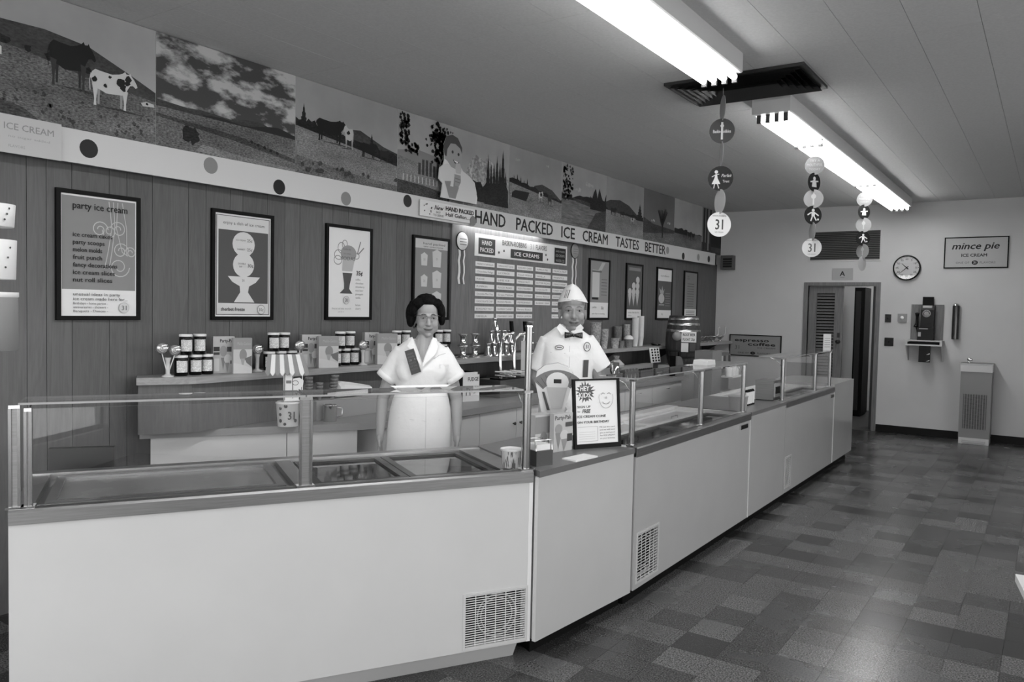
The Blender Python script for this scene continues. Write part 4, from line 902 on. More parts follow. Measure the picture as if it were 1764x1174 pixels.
pyramid([464, 483.5, 502], [471, 489.5], 'the lone lollipop left of the awning', 'the second Party-Pak box', 'syrup jars behind the awning')
pyramid([579, 595, 610.5], [586, 603], 'the second gelato box', 'the third Party-Pak box', 'syrup jars between boxes')
pyramid([676, 691.5], [683, 699], 'the third gelato box', 'the woman\'s hair', 'syrup jars behind the woman')
pyramid([748, 762.5], [755, 769], 'the woman\'s cheek', 'the squat sundae holders', 'syrup jars by the cup holders')
# ---------------------------------------------------------------- Party-Pak boxes
def pbox(name, px0, px1, X, z0, h, th, yaw, label, kind):
    p0 = hit(px0, 620, x=X); p1 = hit(px1, 620, x=X-.0); U = Vector((math.sin(yaw), math.cos(yaw), 0)); N = Vector((U.y, -U.x, 0)); V = Vector((0, 0, 1))
    # width so that the far edge lands on px1
    d = Vector(ray(px1, 620)); A = np.array([[U.x, -d.x], [U.y, -d.y]]); w = float(np.linalg.solve(A, np.array([-p0.x, -p0.y]))[0])
    O = Vector((p0.x, p0.y, z0)); t = thing(name, label, 'box', O, group=None)
    mb = MB(); mb.obox(O, U, N, V, 0, w, -th, 0, 0, h); mb.build('carton', mat('carton_card', .42, .6), t)
    a = Art(O+N*.0003, U, V, N); H = h
    if kind == 'party':
        a.rect(0, 0, w, H, 165); a.text('Party-Pak', w*.32, H*.84, H*.09, 25, w=w*.66, bold=.02); a.rect(w*.02, H*.60, w*.3, H*.72, 45); a.rect(w*.02, H*.5, w*.3, H*.57, 60); a.rect(w*.64, H*.58, w*.98, H*.72, 70)
        a.poly([(w*.36, H*.42), (w*.46, H*.08), (w*.58, H*.42)], 120); a.circ(w*.47, H*.60, w*.17, 140, H*.15); a.circ(w*.68, H*.38, w*.18, 185, H*.13); a.poly([(w*.55, H*.28), (w*.65, H*.0), (w*.75, H*.28)], 130); a.rect(w*.8, H*.25, w*.98, H*.34, 50); a.rect(w*.03, H*.05, w*.28, H*.4, 190)
    else:
        a.rect(0, 0, w, H, 170); a.rect(0, H*.68, w, H, 128); a.text('Mello-Gelato', w*.2, H*.8, H*.09, 150, w=w*.74, shear=.1); a.circ(w*.52, H*.52, w*.2, 120, H*.17); a.poly([(w*.38, H*.42), (w*.5, H*.12), (w*.62, H*.42)], 140); a.poly([(w*.6, H*.42), (w*.98, H*.5), (w*.98, H*.18), (w*.7, H*.3)], 95); a.poly([(0, 0), (w, 0), (w, H*.14), (w*.4, H*.26), (0, H*.3)], 178)
    a.build('print', t); return t
yw = math.radians(20)
pbox('party_pak_box', 367, 404, -4.37, SZ, .232, .05, yw, 'Party-Pak cone box between the lollipops and the awning display', 'party')
pbox('gelato_box', 402, 434, -4.262, SZ, .225, .04, yw, 'pale ice cream box overlapping the first Party-Pak cone box', 'gel')
pbox('party_pak_box', 520, 553, -4.37, SZ, .232, .05, yw, 'Party-Pak cone box just beyond the striped awning display', 'party')
pbox('gelato_box', 549, 583, -4.262, SZ, .225, .04, yw, 'pale ice cream box touching the third jar pyramid', 'gel')
pbox('party_pak_box', 628, 652, -4.37, SZ, .24, .05, yw, 'Party-Pak cone box close to the woman\'s shoulder', 'party')
pbox('gelato_box', 650, 684, -4.262, SZ, .235, .04, yw, 'pale ice cream box partly hidden by the woman\'s shoulder', 'gel')
# ---------------------------------------------------------------- wrapped lollipops
CELLO = glassmat('cellophane', .9, .05, boost=4)
def lolly(px, X, label, pair, h=.17):
    p = hit(px, 640, x=X); t = thing('wrapped_lollipop', label, 'lollipop', (X, p.y, SZ))
    for k in range(pair):
        dy = (k-.5*(pair-1))*.075; c = Vector((X+.01*k, p.y+dy, SZ+h+(-.012 if k else 0)))
        mb = MB(); mb.lathe([(.001, -.005), (.028, -.005), (.031, 0), (.028, .005), (.001, .005)], c, 20, (.83, -.55, 0)); mb.build('candy', mat('candy', .42, .2, noise=.3, nscale=60), t)
        mb = MB(); mb.path([c+Vector((.009, -.004, 0))+Vector((.0, .016*math.cos(q)*q/9, .016*math.sin(q)*q/9)) for q in range(1, 14)], .0018, 5); mb.build('swirl', PAPER, t)
        mb = MB(); mb.lathe([(.001, -.008), (.036, -.006), (.039, 0), (.036, .006), (.001, .008)], c, 20, (.83, -.55, 0)); mb.build('wrapper', CELLO, t)
        mb = MB(); mb.tube(c-Vector((0, 0, .03)), (X, p.y, SZ+.012), .003); mb.build('stick', PAPER, t)
    mb = MB(); mb.lathe([(.034, 0), (.036, .006), (.02, .012), (.012, .02), (.013, .09), (.02, .115)], (X, p.y, SZ), 16); mb.build('stand', mat('clear_plastic', .5, .15), t)
lolly(289, -4.33, 'pair of cellophane wrapped lollipops at the angled end of the ledge shelf', 2)
lolly(443, -4.30, 'single wrapped lollipop left of the striped awning display', 1, .145)
lolly(516, -4.255, 'single wrapped lollipop right of the striped awning display', 1, .165)
lolly(625, -4.26, 'single wrapped lollipop in front of the third Party-Pak box', 1, .15)
# ---------------------------------------------------------------- awning display on a round tub
p = hit(496, 733, z=WZ); tb = Vector((p.x, p.y, WZ))
t = thing('ice_cream_tub', 'white round tub printed 31 with dots supporting the awning display', 'tub', tb)
HT = .155; mb = MB(); mb.lathe([(.062, 0), (.064, .003), (.075, HT-.01), (.078, HT-.008), (.078, HT), (.001, HT)], tb, 28); mb.build('carton', PAPER, t)
cd_ = Vector((-tb.x, -tb.y, 0)).normalized()
def wrapdot(mb, c, ang, z, r, rr, n=10):
    for k in range(1): mb.add([(c.x+(rr+.0006)*math.cos(ang+r*math.cos(q*2*math.pi/n)/rr), c.y+(rr+.0006)*math.sin(ang+r*math.cos(q*2*math.pi/n)/rr), z+r*math.sin(q*2*math.pi/n)) for q in range(n)], [tuple(range(n))])
ang0 = math.atan2(cd_.y, cd_.x)
for da, z, r in [(-.75, .04, .012), (-.75, .08, .011), (-.7, .12, .011), (-.2, .135, .012), (-.3, .02, .010), (.75, .04, .012)]:
    mb = MB(); wrapdot(mb, tb, ang0+da, tb.z+z, r, .0645+z*.071); mb.build('dot', G(70), t)
U = Vector((-math.sin(ang0), math.cos(ang0), 0)); a = Art(tb+cd_*.0745+Vector((0, 0, .05)), U, (0, 0, 1), cd_); a.text('31', .0, .0, .05, 70, w=.04, bold=.02); a.build('lettering', t)
t = thing('awning_display', 'small striped awning counter display with a card bottle figure', 'display', tb+Vector((0, 0, HT+.001)))
z0 = WZ+HT+.001; dpt = (hit(496, 650, depth=1)-Vector(CAM)).length
sc = .00362  # metres per pixel at this distance
Oa = tb+Vector((0, 0, 0))
def AP(px, py, off=0.): 
    q = Vector(ray(px, py)); return Vector(CAM)+q*(((Oa+cd_*off-Vector(CAM)).dot(cd_))/q.dot(cd_))
mb = MB(); mb.lathe([(.07, 0), (.07, .004)], (tb.x, tb.y, z0), 20); mb.build('base_disc', PAPER, t)
bl, br, tl, tr = 457, 533, 461, 523
for k in range(9):
    f0, f1 = k/9., (k+1)/9.; b0, b1 = bl+(br-bl)*f0, bl+(br-bl)*f1; t0_, t1_ = tl+(tr-tl)*f0, tl+(tr-tl)*f1
    mb = MB(); pts = [AP(t0_, 610, .03), AP(t1_, 610, .03), AP(b1, 641, .075)]+[AP(b1+(b0-b1)*(q/6.), 641+6*math.sin(math.pi*q/6.), .076) for q in range(1, 6)]+[AP(b0, 641, .075)]
    mb.extrude(pts, -cd_*.003); mb.build('awning_stripe', G(125) if k % 2 == 0 else PAPER, t)
mb = MB(); mb.extrude([AP(489, 691, .05), AP(489, 640, .05), AP(493, 634, .05), AP(500, 634, .05), AP(505, 640, .05), AP(505, 652, .05), AP(516, 650, .05), AP(523, 655, .05), AP(522, 663, .05), AP(519, 667, .05), AP(520, 690, .05)], -cd_*.004); mb.build('figure_card', PAPER, t)
mb = MB(); mb.path([AP(490, 689, .0515), AP(490.5, 645, .0515), AP(495, 635, .0515), AP(499, 635, .0515), AP(504, 641, .0515), AP(504.5, 686, .0515)], .0018, 5); mb.build('bottle_outline', BLACK, t)
mb = MB(); mb.extrude([AP(493, 655, .051), AP(502, 655, .051), AP(502, 660, .051), AP(493, 660, .051)], cd_*.001); mb.build('bottle_label', G(110), t)
mb = MB(); [mb.extrude([AP(x, y, .051), AP(x+4, y+1, .051), AP(x+3, y+5, .051)], cd_*.001) for x, y in ((508, 676), (514, 670))]; mb.build('figure_mark', G(40), t)
mb = MB(); mb.path([AP(509+5*math.cos(q), 659+4*math.sin(q), .0515) for q in [k*.6 for k in range(12)]], .0014, 5); mb.build('figure_outline', G(60), t)
for px in (489, 521): mb = MB(); mb.tube(AP(px, 688, .045), AP(px, 612, .03), .003); mb.build('support', PAPER, t)
# ---------------------------------------------------------------- cones, bag and canister on the desk end
WAF = mat('wafer', .20, .7, .2, noise=.2, nscale=90)
def cone_stack(px, py, X, z, n, label, tilt=0., r=.026, grp=None):
    p = hit(px, py, x=X); t = thing('cup_cone_stack', label, 'ice cream cones', (X, p.y, z), group=grp)
    for k in range(n):
        mb = MB(); zz = z+k*.022; c = (X+tilt*k*.3, p.y+tilt*k, zz); mb.lathe([(r*.62, 0), (r*.66, .03), (r*.98, .034), (r, .05), (r*.9, .05), (r*.85, .036)], c, 14); mb.build('wafer_cone', WAF, t)
cone_stack(532, 690, -4.13, PZ, 6, 'tall stack of wafer cones beside the awning display'); cone_stack(550, 690, -4.13, PZ, 4, 'shorter stack of wafer cones next to the chrome canister')
cone_stack(572, 690, -4.13, PZ, 6, 'leaning stack of wafer cones in front of the paper bag', .004, .028)
p0, p1 = hit(580, 682, x=-4.12), hit(636, 674, x=-4.12)
t = thing('paper_bag', 'crumpled white paper bag lying by the stacks of wafer cones', 'bag', (-4.12, (p0.y+p1.y)/2, PZ))
L = p1.y-p0.y; Y0 = p0.y
mb = MB(); rr = random.Random(3); rings = []
for k, (f, hh, ww) in enumerate([(0, .10, .05), (.08, .118, .06), (.35, .105, .065), (.7, .085, .06), (.95, .07, .05), (1.0, .05, .03)]):
    rings.append([(-4.12+ww*math.cos(q*math.pi/5)+rr.uniform(-.004, .004), Y0+L*f, PZ+hh/2+hh/2*math.sin(q*math.pi/5)*(1 if q < 5 else .98)+rr.uniform(0, .002)) for q in range(10)])
mb.loft(rings, sm=False); mb.build('bag', PAPER, t)
c = hit(568, 722, x=-4.0); c.z = WZ; t = thing('chrome_canister', 'polished chrome canister standing on the desk end of the back counter', 'canister', c)
mb = MB(); mb.lathe([(.045, 0), (.047, .003), (.047, .105), (.049, .108), (.049, .112), (.044, .112), (.044, .01), (.001, .01)], c, 24); mb.build('body', CHROME, t)
mb = MB(); mb.path([c+Vector((.02, .045, .09)), c+Vector((.04, .075, .085)), c+Vector((.04, .075, .035)), c+Vector((.02, .045, .03))], .004, 6); mb.build('handle', CHROME, t)
# ---------------------------------------------------------------- swivel chair at the desk
c = Vector((-3.90, 2.02, 0)); t = thing('office_chair', 'dark upholstered chair with padded back behind the angled cabinet', 'chair', c)
ux = Vector((.62, .78, 0)); un = Vector((.78, -.62, 0)); uz = Vector((0, 0, 1))
CM = mat('chair_vinyl', .028, .45)
mb = MB(); mb.obox(c, ux, un, uz, -.14, .14, .13, .17, .70, .97); b = mb.build('backrest', CM, t)
mb = MB(); mb.obox(c, ux, un, uz, -.22, .22, -.22, .2, .42, .49); mb.build('seat', CM, t)
mb = MB(); mb.obox(c, ux, un, uz, -.02, .02, .15, .175, .40, .72); mb.build('back_post', DARKMETAL, t)
for s in (-1, 1): mb = MB(); mb.path([c+ux*(.23*s)+un*.12+uz*.45, c+ux*(.25*s)+un*.12+uz*.66, c+ux*(.25*s)-un*.12+uz*.66], .013, 8); mb.build('armrest', DARKMETAL, t)
mb = MB(); mb.tube(c+uz*.08, c+uz*.42, .025); mb.build('column', CHROME, t)
for k in range(5):
    q = 2*math.pi*k/5; mb = MB(); mb.tube(c+Vector((.02*math.cos(q), .02*math.sin(q), .09)), c+Vector((.26*math.cos(q), .26*math.sin(q), .05)), .016, .012); mb.ell(c+Vector((.26*math.cos(q), .26*math.sin(q), .026)), .026, 10, 6); mb.build('leg', DARKMETAL, t)
# ---------------------------------------------------------------- chrome cup holders
def make_holder():
    t = lthing('cup_holder', 'x', 'cup holder'); mb = MB(); mb.lathe([(.043, 0), (.040, .006), (.022, .075), (.019, .092), (.024, .108), (.03, .118), (.028, .118), (.018, .1)], n=20); mb.build('body', CHROME, t); return t
def make_spool():
    t = lthing('sundae_holder', 'x', 'cup holder'); mb = MB(); mb.lathe([(.05, 0), (.048, .006), (.03, .02), (.026, .05), (.028, .085), (.04, .1), (.05, .106), (.046, .106), (.024, .09)], n=20); mb.build('body', CHROME, t); return t
h0 = make_holder(); s0_ = make_spool(); used = {}
def put(proto, p, label, grp, sc=None):
    if proto.name not in used: used[proto.name] = 1; proto.location = p; proto['label'] = label; proto['group'] = grp
    else: dup(proto, p, 0, label, grp, sc)
X = -4.34; yb0 = hit(841, 608, x=X).y
g = 'slim chrome cup holders'; NTH = ['first', 'second', 'third', 'fourth', 'fifth']
for k in range(5): put(h0, (X, yb0+k*.098, SZ), 'bottom-row slim chrome cup holder, %s from the squat holders' % NTH[k], g)
for k in range(4): put(h0, (X, yb0+.049+k*.098, SZ+.1185), 'middle-row slim chrome cup holder, %s from the squat holders' % NTH[k], g)
put(h0, (X, yb0+.10, SZ+.237), 'single slim chrome cup holder crowning the pyramid', g)
X = -4.33
for px, nb in ((797, 'the woman'), (818, 'the slim holders')):
    y = hit(px, 605, x=X).y
    for k in range(2): put(s0_, (X, y, SZ+.1065*k), 'squat chrome sundae holder, %s of the pair nearest %s' % (('lower', 'upper')[k], nb), 'squat sundae holders')
for px, n in ((912, 3), (925, 1)):
    y = hit(px, 600, x=X).y
    for k in range(n): put(s0_, (X, y, SZ+.1065*k), ('lowest', 'middle', 'topmost')[k]+' squat sundae holder behind the tall chrome pole' if n > 1 else 'single squat sundae holder beside the man\'s sleeve', 'sundae holders behind the pole')
# ---------------------------------------------------------------- fudge dispenser
p = hit(797, 692, z=WZ); U = Vector((.28, .96, 0)).normalized(); N = Vector((U.y, -U.x, 0)); w = .17; Hh = .245
O = Vector((p.x, p.y, WZ)); t = thing('fudge_warmer', 'white box dispenser lettered FUDGE beside the soda fountain', 'dispenser', O)
mb = MB(); mb.obox(O, U, N, Vector((0, 0, 1)), 0, w, -.16, -.004, 0, Hh); mb.build('body', DARKMETAL, t)
mb = MB(); mb.obox(O, U, N, Vector((0, 0, 1)), 0, w, -.0035, 0, 0, Hh-.02); mb.obox(O, U, N, Vector((0, 0, 1)), 0, w-.02, -.16, 0, Hh-.0195, Hh); mb.build('front_card', PAPER, t)
a = Art(O+N*.0003, U, (0, 0, 1), N); a.text('FUDGE', w*.3, Hh*.70, Hh*.13, 20, w=w*.64, bold=.02); a.blob(w*.25, Hh*.45, w*.05, 30, 8)
a.line([(w*.2, Hh*.2), (w*.22, Hh*.38), (w*.32, Hh*.46), (w*.42, Hh*.38), (w*.44, Hh*.2)], .008, 30); a.text('HOLDS', w*.56, Hh*.36, Hh*.05, 70, w=w*.3); a.text('UP', w*.64, Hh*.26, Hh*.05, 70); a.build('lettering', t)
# ---------------------------------------------------------------- soda fountain
y0, y1 = 5.60, 6.72
t = thing('steel_drainboard', 'long steel drainboard unit on the back counter below the taps', 'drainboard', (-4.1, 6.2, WZ))
mb = MB(); mb.box(-4.205, -3.95, y0, y1, WZ+.0005, 1.04); mb.build('body', STEEL, t)
mb = MB(); mb.box(-4.09, -3.951, y0+.02, y0+.62, 1.034, 1.0405); mb.build('rubber_mat', BLACK, t)
t = thing('soda_fountain', 'pair of chrome soda draft arms with black levers before the cup pyramid', 'soda fountain', (-4.12, 5.9, 1.041))
for px, top in ((862, (882, 574)), (886, (905, 574))):
    b = hit(px, 640, x=-4.12); tp = hit(top[0], top[1], x=-4.12); o = MB()
    zt_ = tp.z; yb_ = b.y
    o.path([(-4.12, yb_, 1.041), (-4.12, yb_-.01, 1.04+.2), (-4.12, yb_+.01, zt_-.05), (-4.12, yb_+.08, zt_-.01), (-4.12, tp.y, zt_)], [.022, .017, .013, .013, .015], 10); arm = o.build('draft_arm', CHROME, t)
    mb = MB(); mb.ell((-4.12, tp.y, zt_), .026, 12, 8); mb.tube((-4.12, tp.y-.01, zt_-.01), (-4.12, tp.y-.03, zt_-.08), .011); mb.build('nozzle', CHROME, arm)
    mb = MB(); mb.obox(Vector((-4.12, tp.y, zt_)), Vector((0, 1, 0)), Vector((1, 0, 0)), Vector((0, -.15, 1)).normalized(), -.016, .018, -.011, .011, .01, .115); mb.build('lever', BLACK, arm)
rs = random.Random(4)
tt = thing('straw_tray', 'low tray heaped with paper straws and spoons on the soda fountain', 'tray', (-4.03, y0+.3, 1.041))
mb = MB(); mb.box(-4.085, -3.955, y0+.03, y0+.50, 1.041, 1.052); mb.build('tray', BLACKGLOSS, tt)
for k in range(34):
    yy_ = y0+.08+rs.random()*.30; mb = MB(); x0_ = -4.078+rs.random()*.03; z_ = 1.06+rs.random()*.045; mb.tube((x0_, yy_, z_+.004), (x0_+.085, yy_+rs.uniform(.0, .14), z_-.002), .004, n=6); mb.build('straw', PAPER if k % 3 else G(110), tt)
p = hit(904, 605, x=-4.05); t = thing('price_card', 'blank white card tilted behind the tall chrome pole', 'card', (-4.04, p.y, 1.041))
mb = MB(); mb.obox(Vector((-4.04, p.y, 1.041)), Vector((.3, .95, 0)).normalized(), Vector((.95, -.3, .1)).normalized(), Vector((-.02, .02, 1)).normalized(), -.055, .075, 0, .004, .0, .33); mb.build('card', mat('dull_card', .45, .6), t)
# ---------------------------------------------------------------- right part of the ledge: paper cups
CUPP = mat('printed_cup', .42, .6, .3, noise=.45, nscale=55)
CUPG = mat('grey_cup', .22, .6, .3, noise=.3, nscale=70)
def cups(px, py, n, r, h, m, label, X=-4.35, step=.012, z=SZ, grp=None, upside=False):
    p = hit(px, py, x=X); t = thing('paper_cup_stack', label, 'paper cups', (X, p.y, z), group=grp)
    for k in range(n):
        mb = MB(); zz = z+k*step; pr = [(r*.74, 0), (r*.74, .001), (r, h-.004), (r*1.06, h-.002), (r*1.06, h), (r*.95, h), (r*.7, .006), (.001, .006)]
        if upside: pr = [(r*1.06, 0), (r*1.06, .002), (r, .004), (r*.74, h), (.001, h)]
        mb.lathe(pr, (X, p.y, zz), 18); mb.build('paper_cup', m, t)
    return t
cups(1026, 590, 9, .060, .16, CUPP, 'stack of large printed paper tubs just behind the man\'s shoulder', step=.018)
cups(1040, 590, 6, .052, .15, CUPP, 'stack of printed paper tubs next to the large tubs', -4.33, .016)
cups(1064, 585, 8, .052, .17, CUPG, 'grey checked carton stack behind the printed tubs', -4.44, .012); cups(1059, 590, 1, .055, .12, CUPP, 'single printed tub in front of the grey cartons', -4.28)
cups(1070, 590, 1, .04, .085, CUPG, 'small plain paper cup beside the single printed tub', -4.28); dome_t = cups(1083, 590, 1, .055, .10, CUPG, 'grey round carton under the white domed lid', -4.29)
cups(1079, 585, 9, .045, .14, CUPP, 'narrow stack of white cups behind the domed carton', -4.455, .017)
cups(1094, 585, 22, .042, .12, PAPER, 'tall stack of small white paper cups', -4.36, .0115); cups(1103, 585, 22, .042, .12, PAPER, 'tallest stack of small white cups nearest the barrel', -4.38, .0125)
p = hit(1083, 590, x=-4.29); mb = MB(); mb.lathe([(.058, 0), (.057, .012), (.045, .035), (.02, .05), (.001, .053)], (-4.29, p.y, SZ+.1005), 18); mb.build('lid', PAPER, dome_t)
p = hit(1130, 582, x=-4.3); t = thing('spoon_dish', 'low dish of dark metal spoons on the ledge shelf left of the barrel', 'dish', (-4.3, p.y, SZ)); mb = MB(); mb.lathe([(.05, 0), (.07, .018), (.066, .018), (.05, .006), (.001, .006)], (-4.3, p.y, SZ), 18); mb.build('dish', BLACKGLOSS, t)
for k in range(5): mb = MB(); mb.path([(-4.3+.05, p.y-.05+.02*k, SZ+.016), (-4.3-.02, p.y-.04+.022*k, SZ+.03), (-4.36, p.y-.03+.02*k, SZ+.028)], [.006, .003, .008], 6); mb.build('spoon', CHROME, t)
DG = glassmat('dish_glass', .85, .03, boost=5)
for k, px in enumerate((1208, 1214, 1220)):
    p = hit(px, 578, x=-4.33); t = thing('glass_dish', ('first', 'second', 'third')[k]+' small clear glass sundae dish counting from the barrel', 'glass dish', (-4.33, p.y, SZ), group='glass dishes by the barrel')
    mb = MB(); mb.lathe([(.03, 0), (.03, .004), (.008, .012), (.012, .03), (.045, .07), (.05, .085), (.046, .085), (.01, .034)], (-4.33, p.y, SZ), 18); mb.build('bowl', DG, t)
for k, (px, sx) in enumerate(((1228, .05), (1240, .06))):
    p = hit(px, 578, x=-4.33); t = thing('glass_swan', ('glass swan dish standing next to the small sundae dishes', 'glass swan dish standing nearest the room corner')[k], 'glass dish', (-4.33, p.y, SZ), group='glass swans near the corner')
    mb = MB(); mb.lathe([(.03, 0), (.03, .005), (.012, .02), (.055, .06), (.07, .09), (.066, .09), (.01, .03)], (-4.33, p.y, SZ), 18); mb.build('bowl', DG, t)
    mb = MB(); mb.path([(-4.30, p.y+.05, SZ+.08), (-4.29, p.y+.11, SZ+.10), (-4.29, p.y+.13, SZ+.15), (-4.29, p.y+.11, SZ+.20), (-4.29, p.y+.14, SZ+.225), (-4.28, p.y+.17, SZ+.21)], [.012, .010, .009, .008, .010, .004], 8); mb.build('neck', mat('clear_crystal', .6, .05, .8), t)
# ---------------------------------------------------------------- root beer barrel
c = hit(1176, 600, x=-3.97); c = Vector((-3.97, c.y, 0)); zb, zt2 = .98, 1.62; R = .225
t = thing('root_beer_barrel', 'wooden root beer barrel dispenser with bright hoops and a price card', 'barrel', (c.x, c.y, 0))
mb = MB(); mb.box(c.x-.235, c.x+.30, c.y-.235, c.y+.235, 0.0, zb); mb.build('base_cabinet', CFB, t)
BW = woodmat('barrel_wood', .035, .075)
def br_(z): f = (z-zb)/(zt2-zb); return R*(.80+.20*math.sin(math.pi*f))
for k in range(20):
    a0, a1 = 2*math.pi*k/20+.008, 2*math.pi*(k+1)/20-.008; mb = MB(); zz = [zb+(zt2-zb)*q/8 for q in range(9)]; rings = []
    for z in zz: r = br_(z); rings.append([(c.x+rr_*math.cos(aa), c.y+rr_*math.sin(aa), z) for rr_, aa in ((r, a0), (r, a1), (r-.02, a1), (r-.02, a0))])
    mb.loft(rings, sm=False); mb.build('stave', BW, t)
for f in (.06, .17, .30, .70, .83, .94):
    z = zb+(zt2-zb)*f; mb = MB(); mb.lathe([(br_(z-.014)+.003, -.014), (br_(z)+.005, 0), (br_(z+.014)+.003, .014)], (c.x, c.y, z), 40, caps=False); mb.build('hoop', mat('hoop_metal', .55, .25, metal=1) if f > .5 else DARKMETAL, t)
mb = MB(); mb.lathe([(R*.78, 0), (R*.78, .01)], (c.x, c.y, zt2-.03), 28); mb.build('head', BW, t)
vd = Vector((-c.x, -c.y, 0)).normalized(); U = Vector((-vd.y, vd.x, 0)); O = c+vd*(R+.02)
def bcard(x0, y0, x1, y1, m, nm, off=0.):
    mb = MB(); mb.obox(O+vd*off, U, -vd, Vector((0, 0, 1)), x0, x1, 0, .004, y0, y1); return mb.build(nm, m, t)
bcard(-.02, 1.285, .165, 1.42, PAPER, 'price_card'); a = Art(O+vd*.0003, U, (0, 0, 1), vd); a.text('ROOT BEER', .0, 1.365, .032, 30, w=.15, bold=.02); a.text('FLOAT 25¢', .0, 1.305, .032, 30, w=.145, bold=.02); a.build('lettering', t)
bcard(-.02, 1.16, .07, 1.275, PAPER, 'menu_card'); bcard(.085, 1.17, .16, 1.275, G(70), 'menu_card')
mb = MB(); mb.lathe([(.055, 0), (.06, .008), (.001, .01)], O+Vector((0, 0, 1.36))-U*.075-vd*.012, 20, vd); mb.build('emblem', G(140), t)
mb = MB(); q = O-vd*.02+Vector((0, 0, 1.07))-U*.05; mb.tube(q, q+vd*.09, .014); mb.tube(q+vd*.08+Vector((0, 0, .03)), q+vd*.08-Vector((0, 0, .05)), .011); mb.box(q.x+vd.x*.08-.008, q.x+vd.x*.08+.008, q.y+vd.y*.08-.008, q.y+vd.y*.08+.008, q.z+.03, q.z+.09); mb.build('tap', BLACKGLOSS, t)
mb = MB(); mb.obox(c+vd*(.24), U, vd, Vector((0, 0, 1)), -.16, .03, 0, .12, zb, zb+.018); mb.build('drip_tray', BLACKGLOSS, t)
# ---------------------------------------------------------------- things on the right back counter
def crate(px, py, zc, w, d, h, label, name='cone_box', m=None):
    p = hit(px, py, z=zc); t = thing(name, label, 'box', p); m = m or mat('carton_white', .5, .6)
    mb = MB(); mb.box(p.x-d, p.x, p.y, p.y+w, zc, zc+.006); mb.box(p.x-.005, p.x, p.y, p.y+w, zc+.006, zc+h); mb.box(p.x-d, p.x-d+.005, p.y, p.y+w, zc+.006, zc+h); mb.box(p.x-d+.005, p.x-.005, p.y, p.y+.005, zc+.006, zc+h); mb.box(p.x-d+.005, p.x-.005, p.y+w-.005, p.y+w, zc+.006, zc+h); mb.build('carton', m, t)
    return t, p
t, p = crate(1078, 657, WZ, .32, .13, .08, 'open carton of rolled wafer cones right of the birthday sign')
for r_ in range(2):
    for k in range(4):
        mb = MB(); y = p.y+.045+k*.075; z = WZ+.045+r_*.062; mb.lathe([(.016, -.08), (.028, 0), (.033, .03), (.028, .03), (.02, 0)], (p.x-.03+r_*.004, y, z), 14, (1, -.35, .1)); mb.build('rolled_cone', WAF, t)
t, p = crate(1102, 652, WZ, .50, .12, .06, 'long grey carton holding a row of dark bottles', 'bottle_carton', mat('carton_grey', .28, .6))
for k in range(8): mb = MB(); mb.lathe([(.022, 0), (.024, .004), (.024, .07), (.012, .09), (.012, .1), (.001, .1)], (p.x-.05, p.y+.05+k*.055, WZ+.0062), 12); mb.build('bottle', BLACKGLOSS, t)
t, p = crate(1128, 646, WZ, .28, .08, .07, 'low open carton in front of the tilted candy card', 'candy_carton', mat('carton_grey', .28, .6))
p = hit(1122, 640, z=WZ+.0); t = thing('candy_card', 'tilted white display card with three rows of dark candies', 'display card', (p.x-.3, p.y-.2, PZ)); O = Vector((-4.155, p.y-.28, PZ)); U = Vector((.1, 1, 0)).normalized(); V = Vector((-.18, .0, 1)).normalized(); N = U.cross(V)
mb = MB(); mb.obox(O, U, V, N, 0, .24, 0, .19, -.006, 0); mb.build('card', PAPER, t)
for i in range(3):
    for j in range(5): mb = MB(); mb.ell(O+U*(.05+.07*i)+V*(.025+.035*j)+N*.004, .013, 8, 6); mb.build('candy', BLACKGLOSS, t)
# chrome malt cup and glove-like sack beside the man
p = hit(1058, 652, x=-3.9); t = thing('malt_cup', 'chrome malt cup standing behind the birthday sign', 'cup', (-3.9, p.y, WZ)); mb = MB(); hz = hit(1058, 624, x=-3.9).z-WZ; mb.lathe([(.04, 0), (.042, .004), (.052, hz), (.049, hz), (.04, .01), (.001, .01)], (-3.9, p.y, WZ), 24); mb.build('cup', CHROME, t)
t = thing('paper_napkins', 'crumpled pale napkins and cup behind the chrome malt cup', 'napkins', (-4.13, hit(1062, 610, x=-4.13).y, PZ)); q = Vector((-4.13, hit(1062, 610, x=-4.13).y, PZ)); mb = MB(); rr = random.Random(9)
rings = [[q+Vector((w_*math.cos(k*math.pi/5)*.5+rr.uniform(-.008, .008), w_*math.sin(k*math.pi/5)+rr.uniform(-.012, .012), z_)) for k in range(10)] for z_, w_ in ((0, .14), (.03, .15), (.06, .10), (.085, .05))]
mb.loft(rings, sm=False); mb.build('napkin', mat('napkin', .42, .7), t); mb = MB(); mb.lathe([(.028, .085), (.036, .13), (.034, .13), (.02, .09)], q, 14); mb.build('cup', WAF, t)
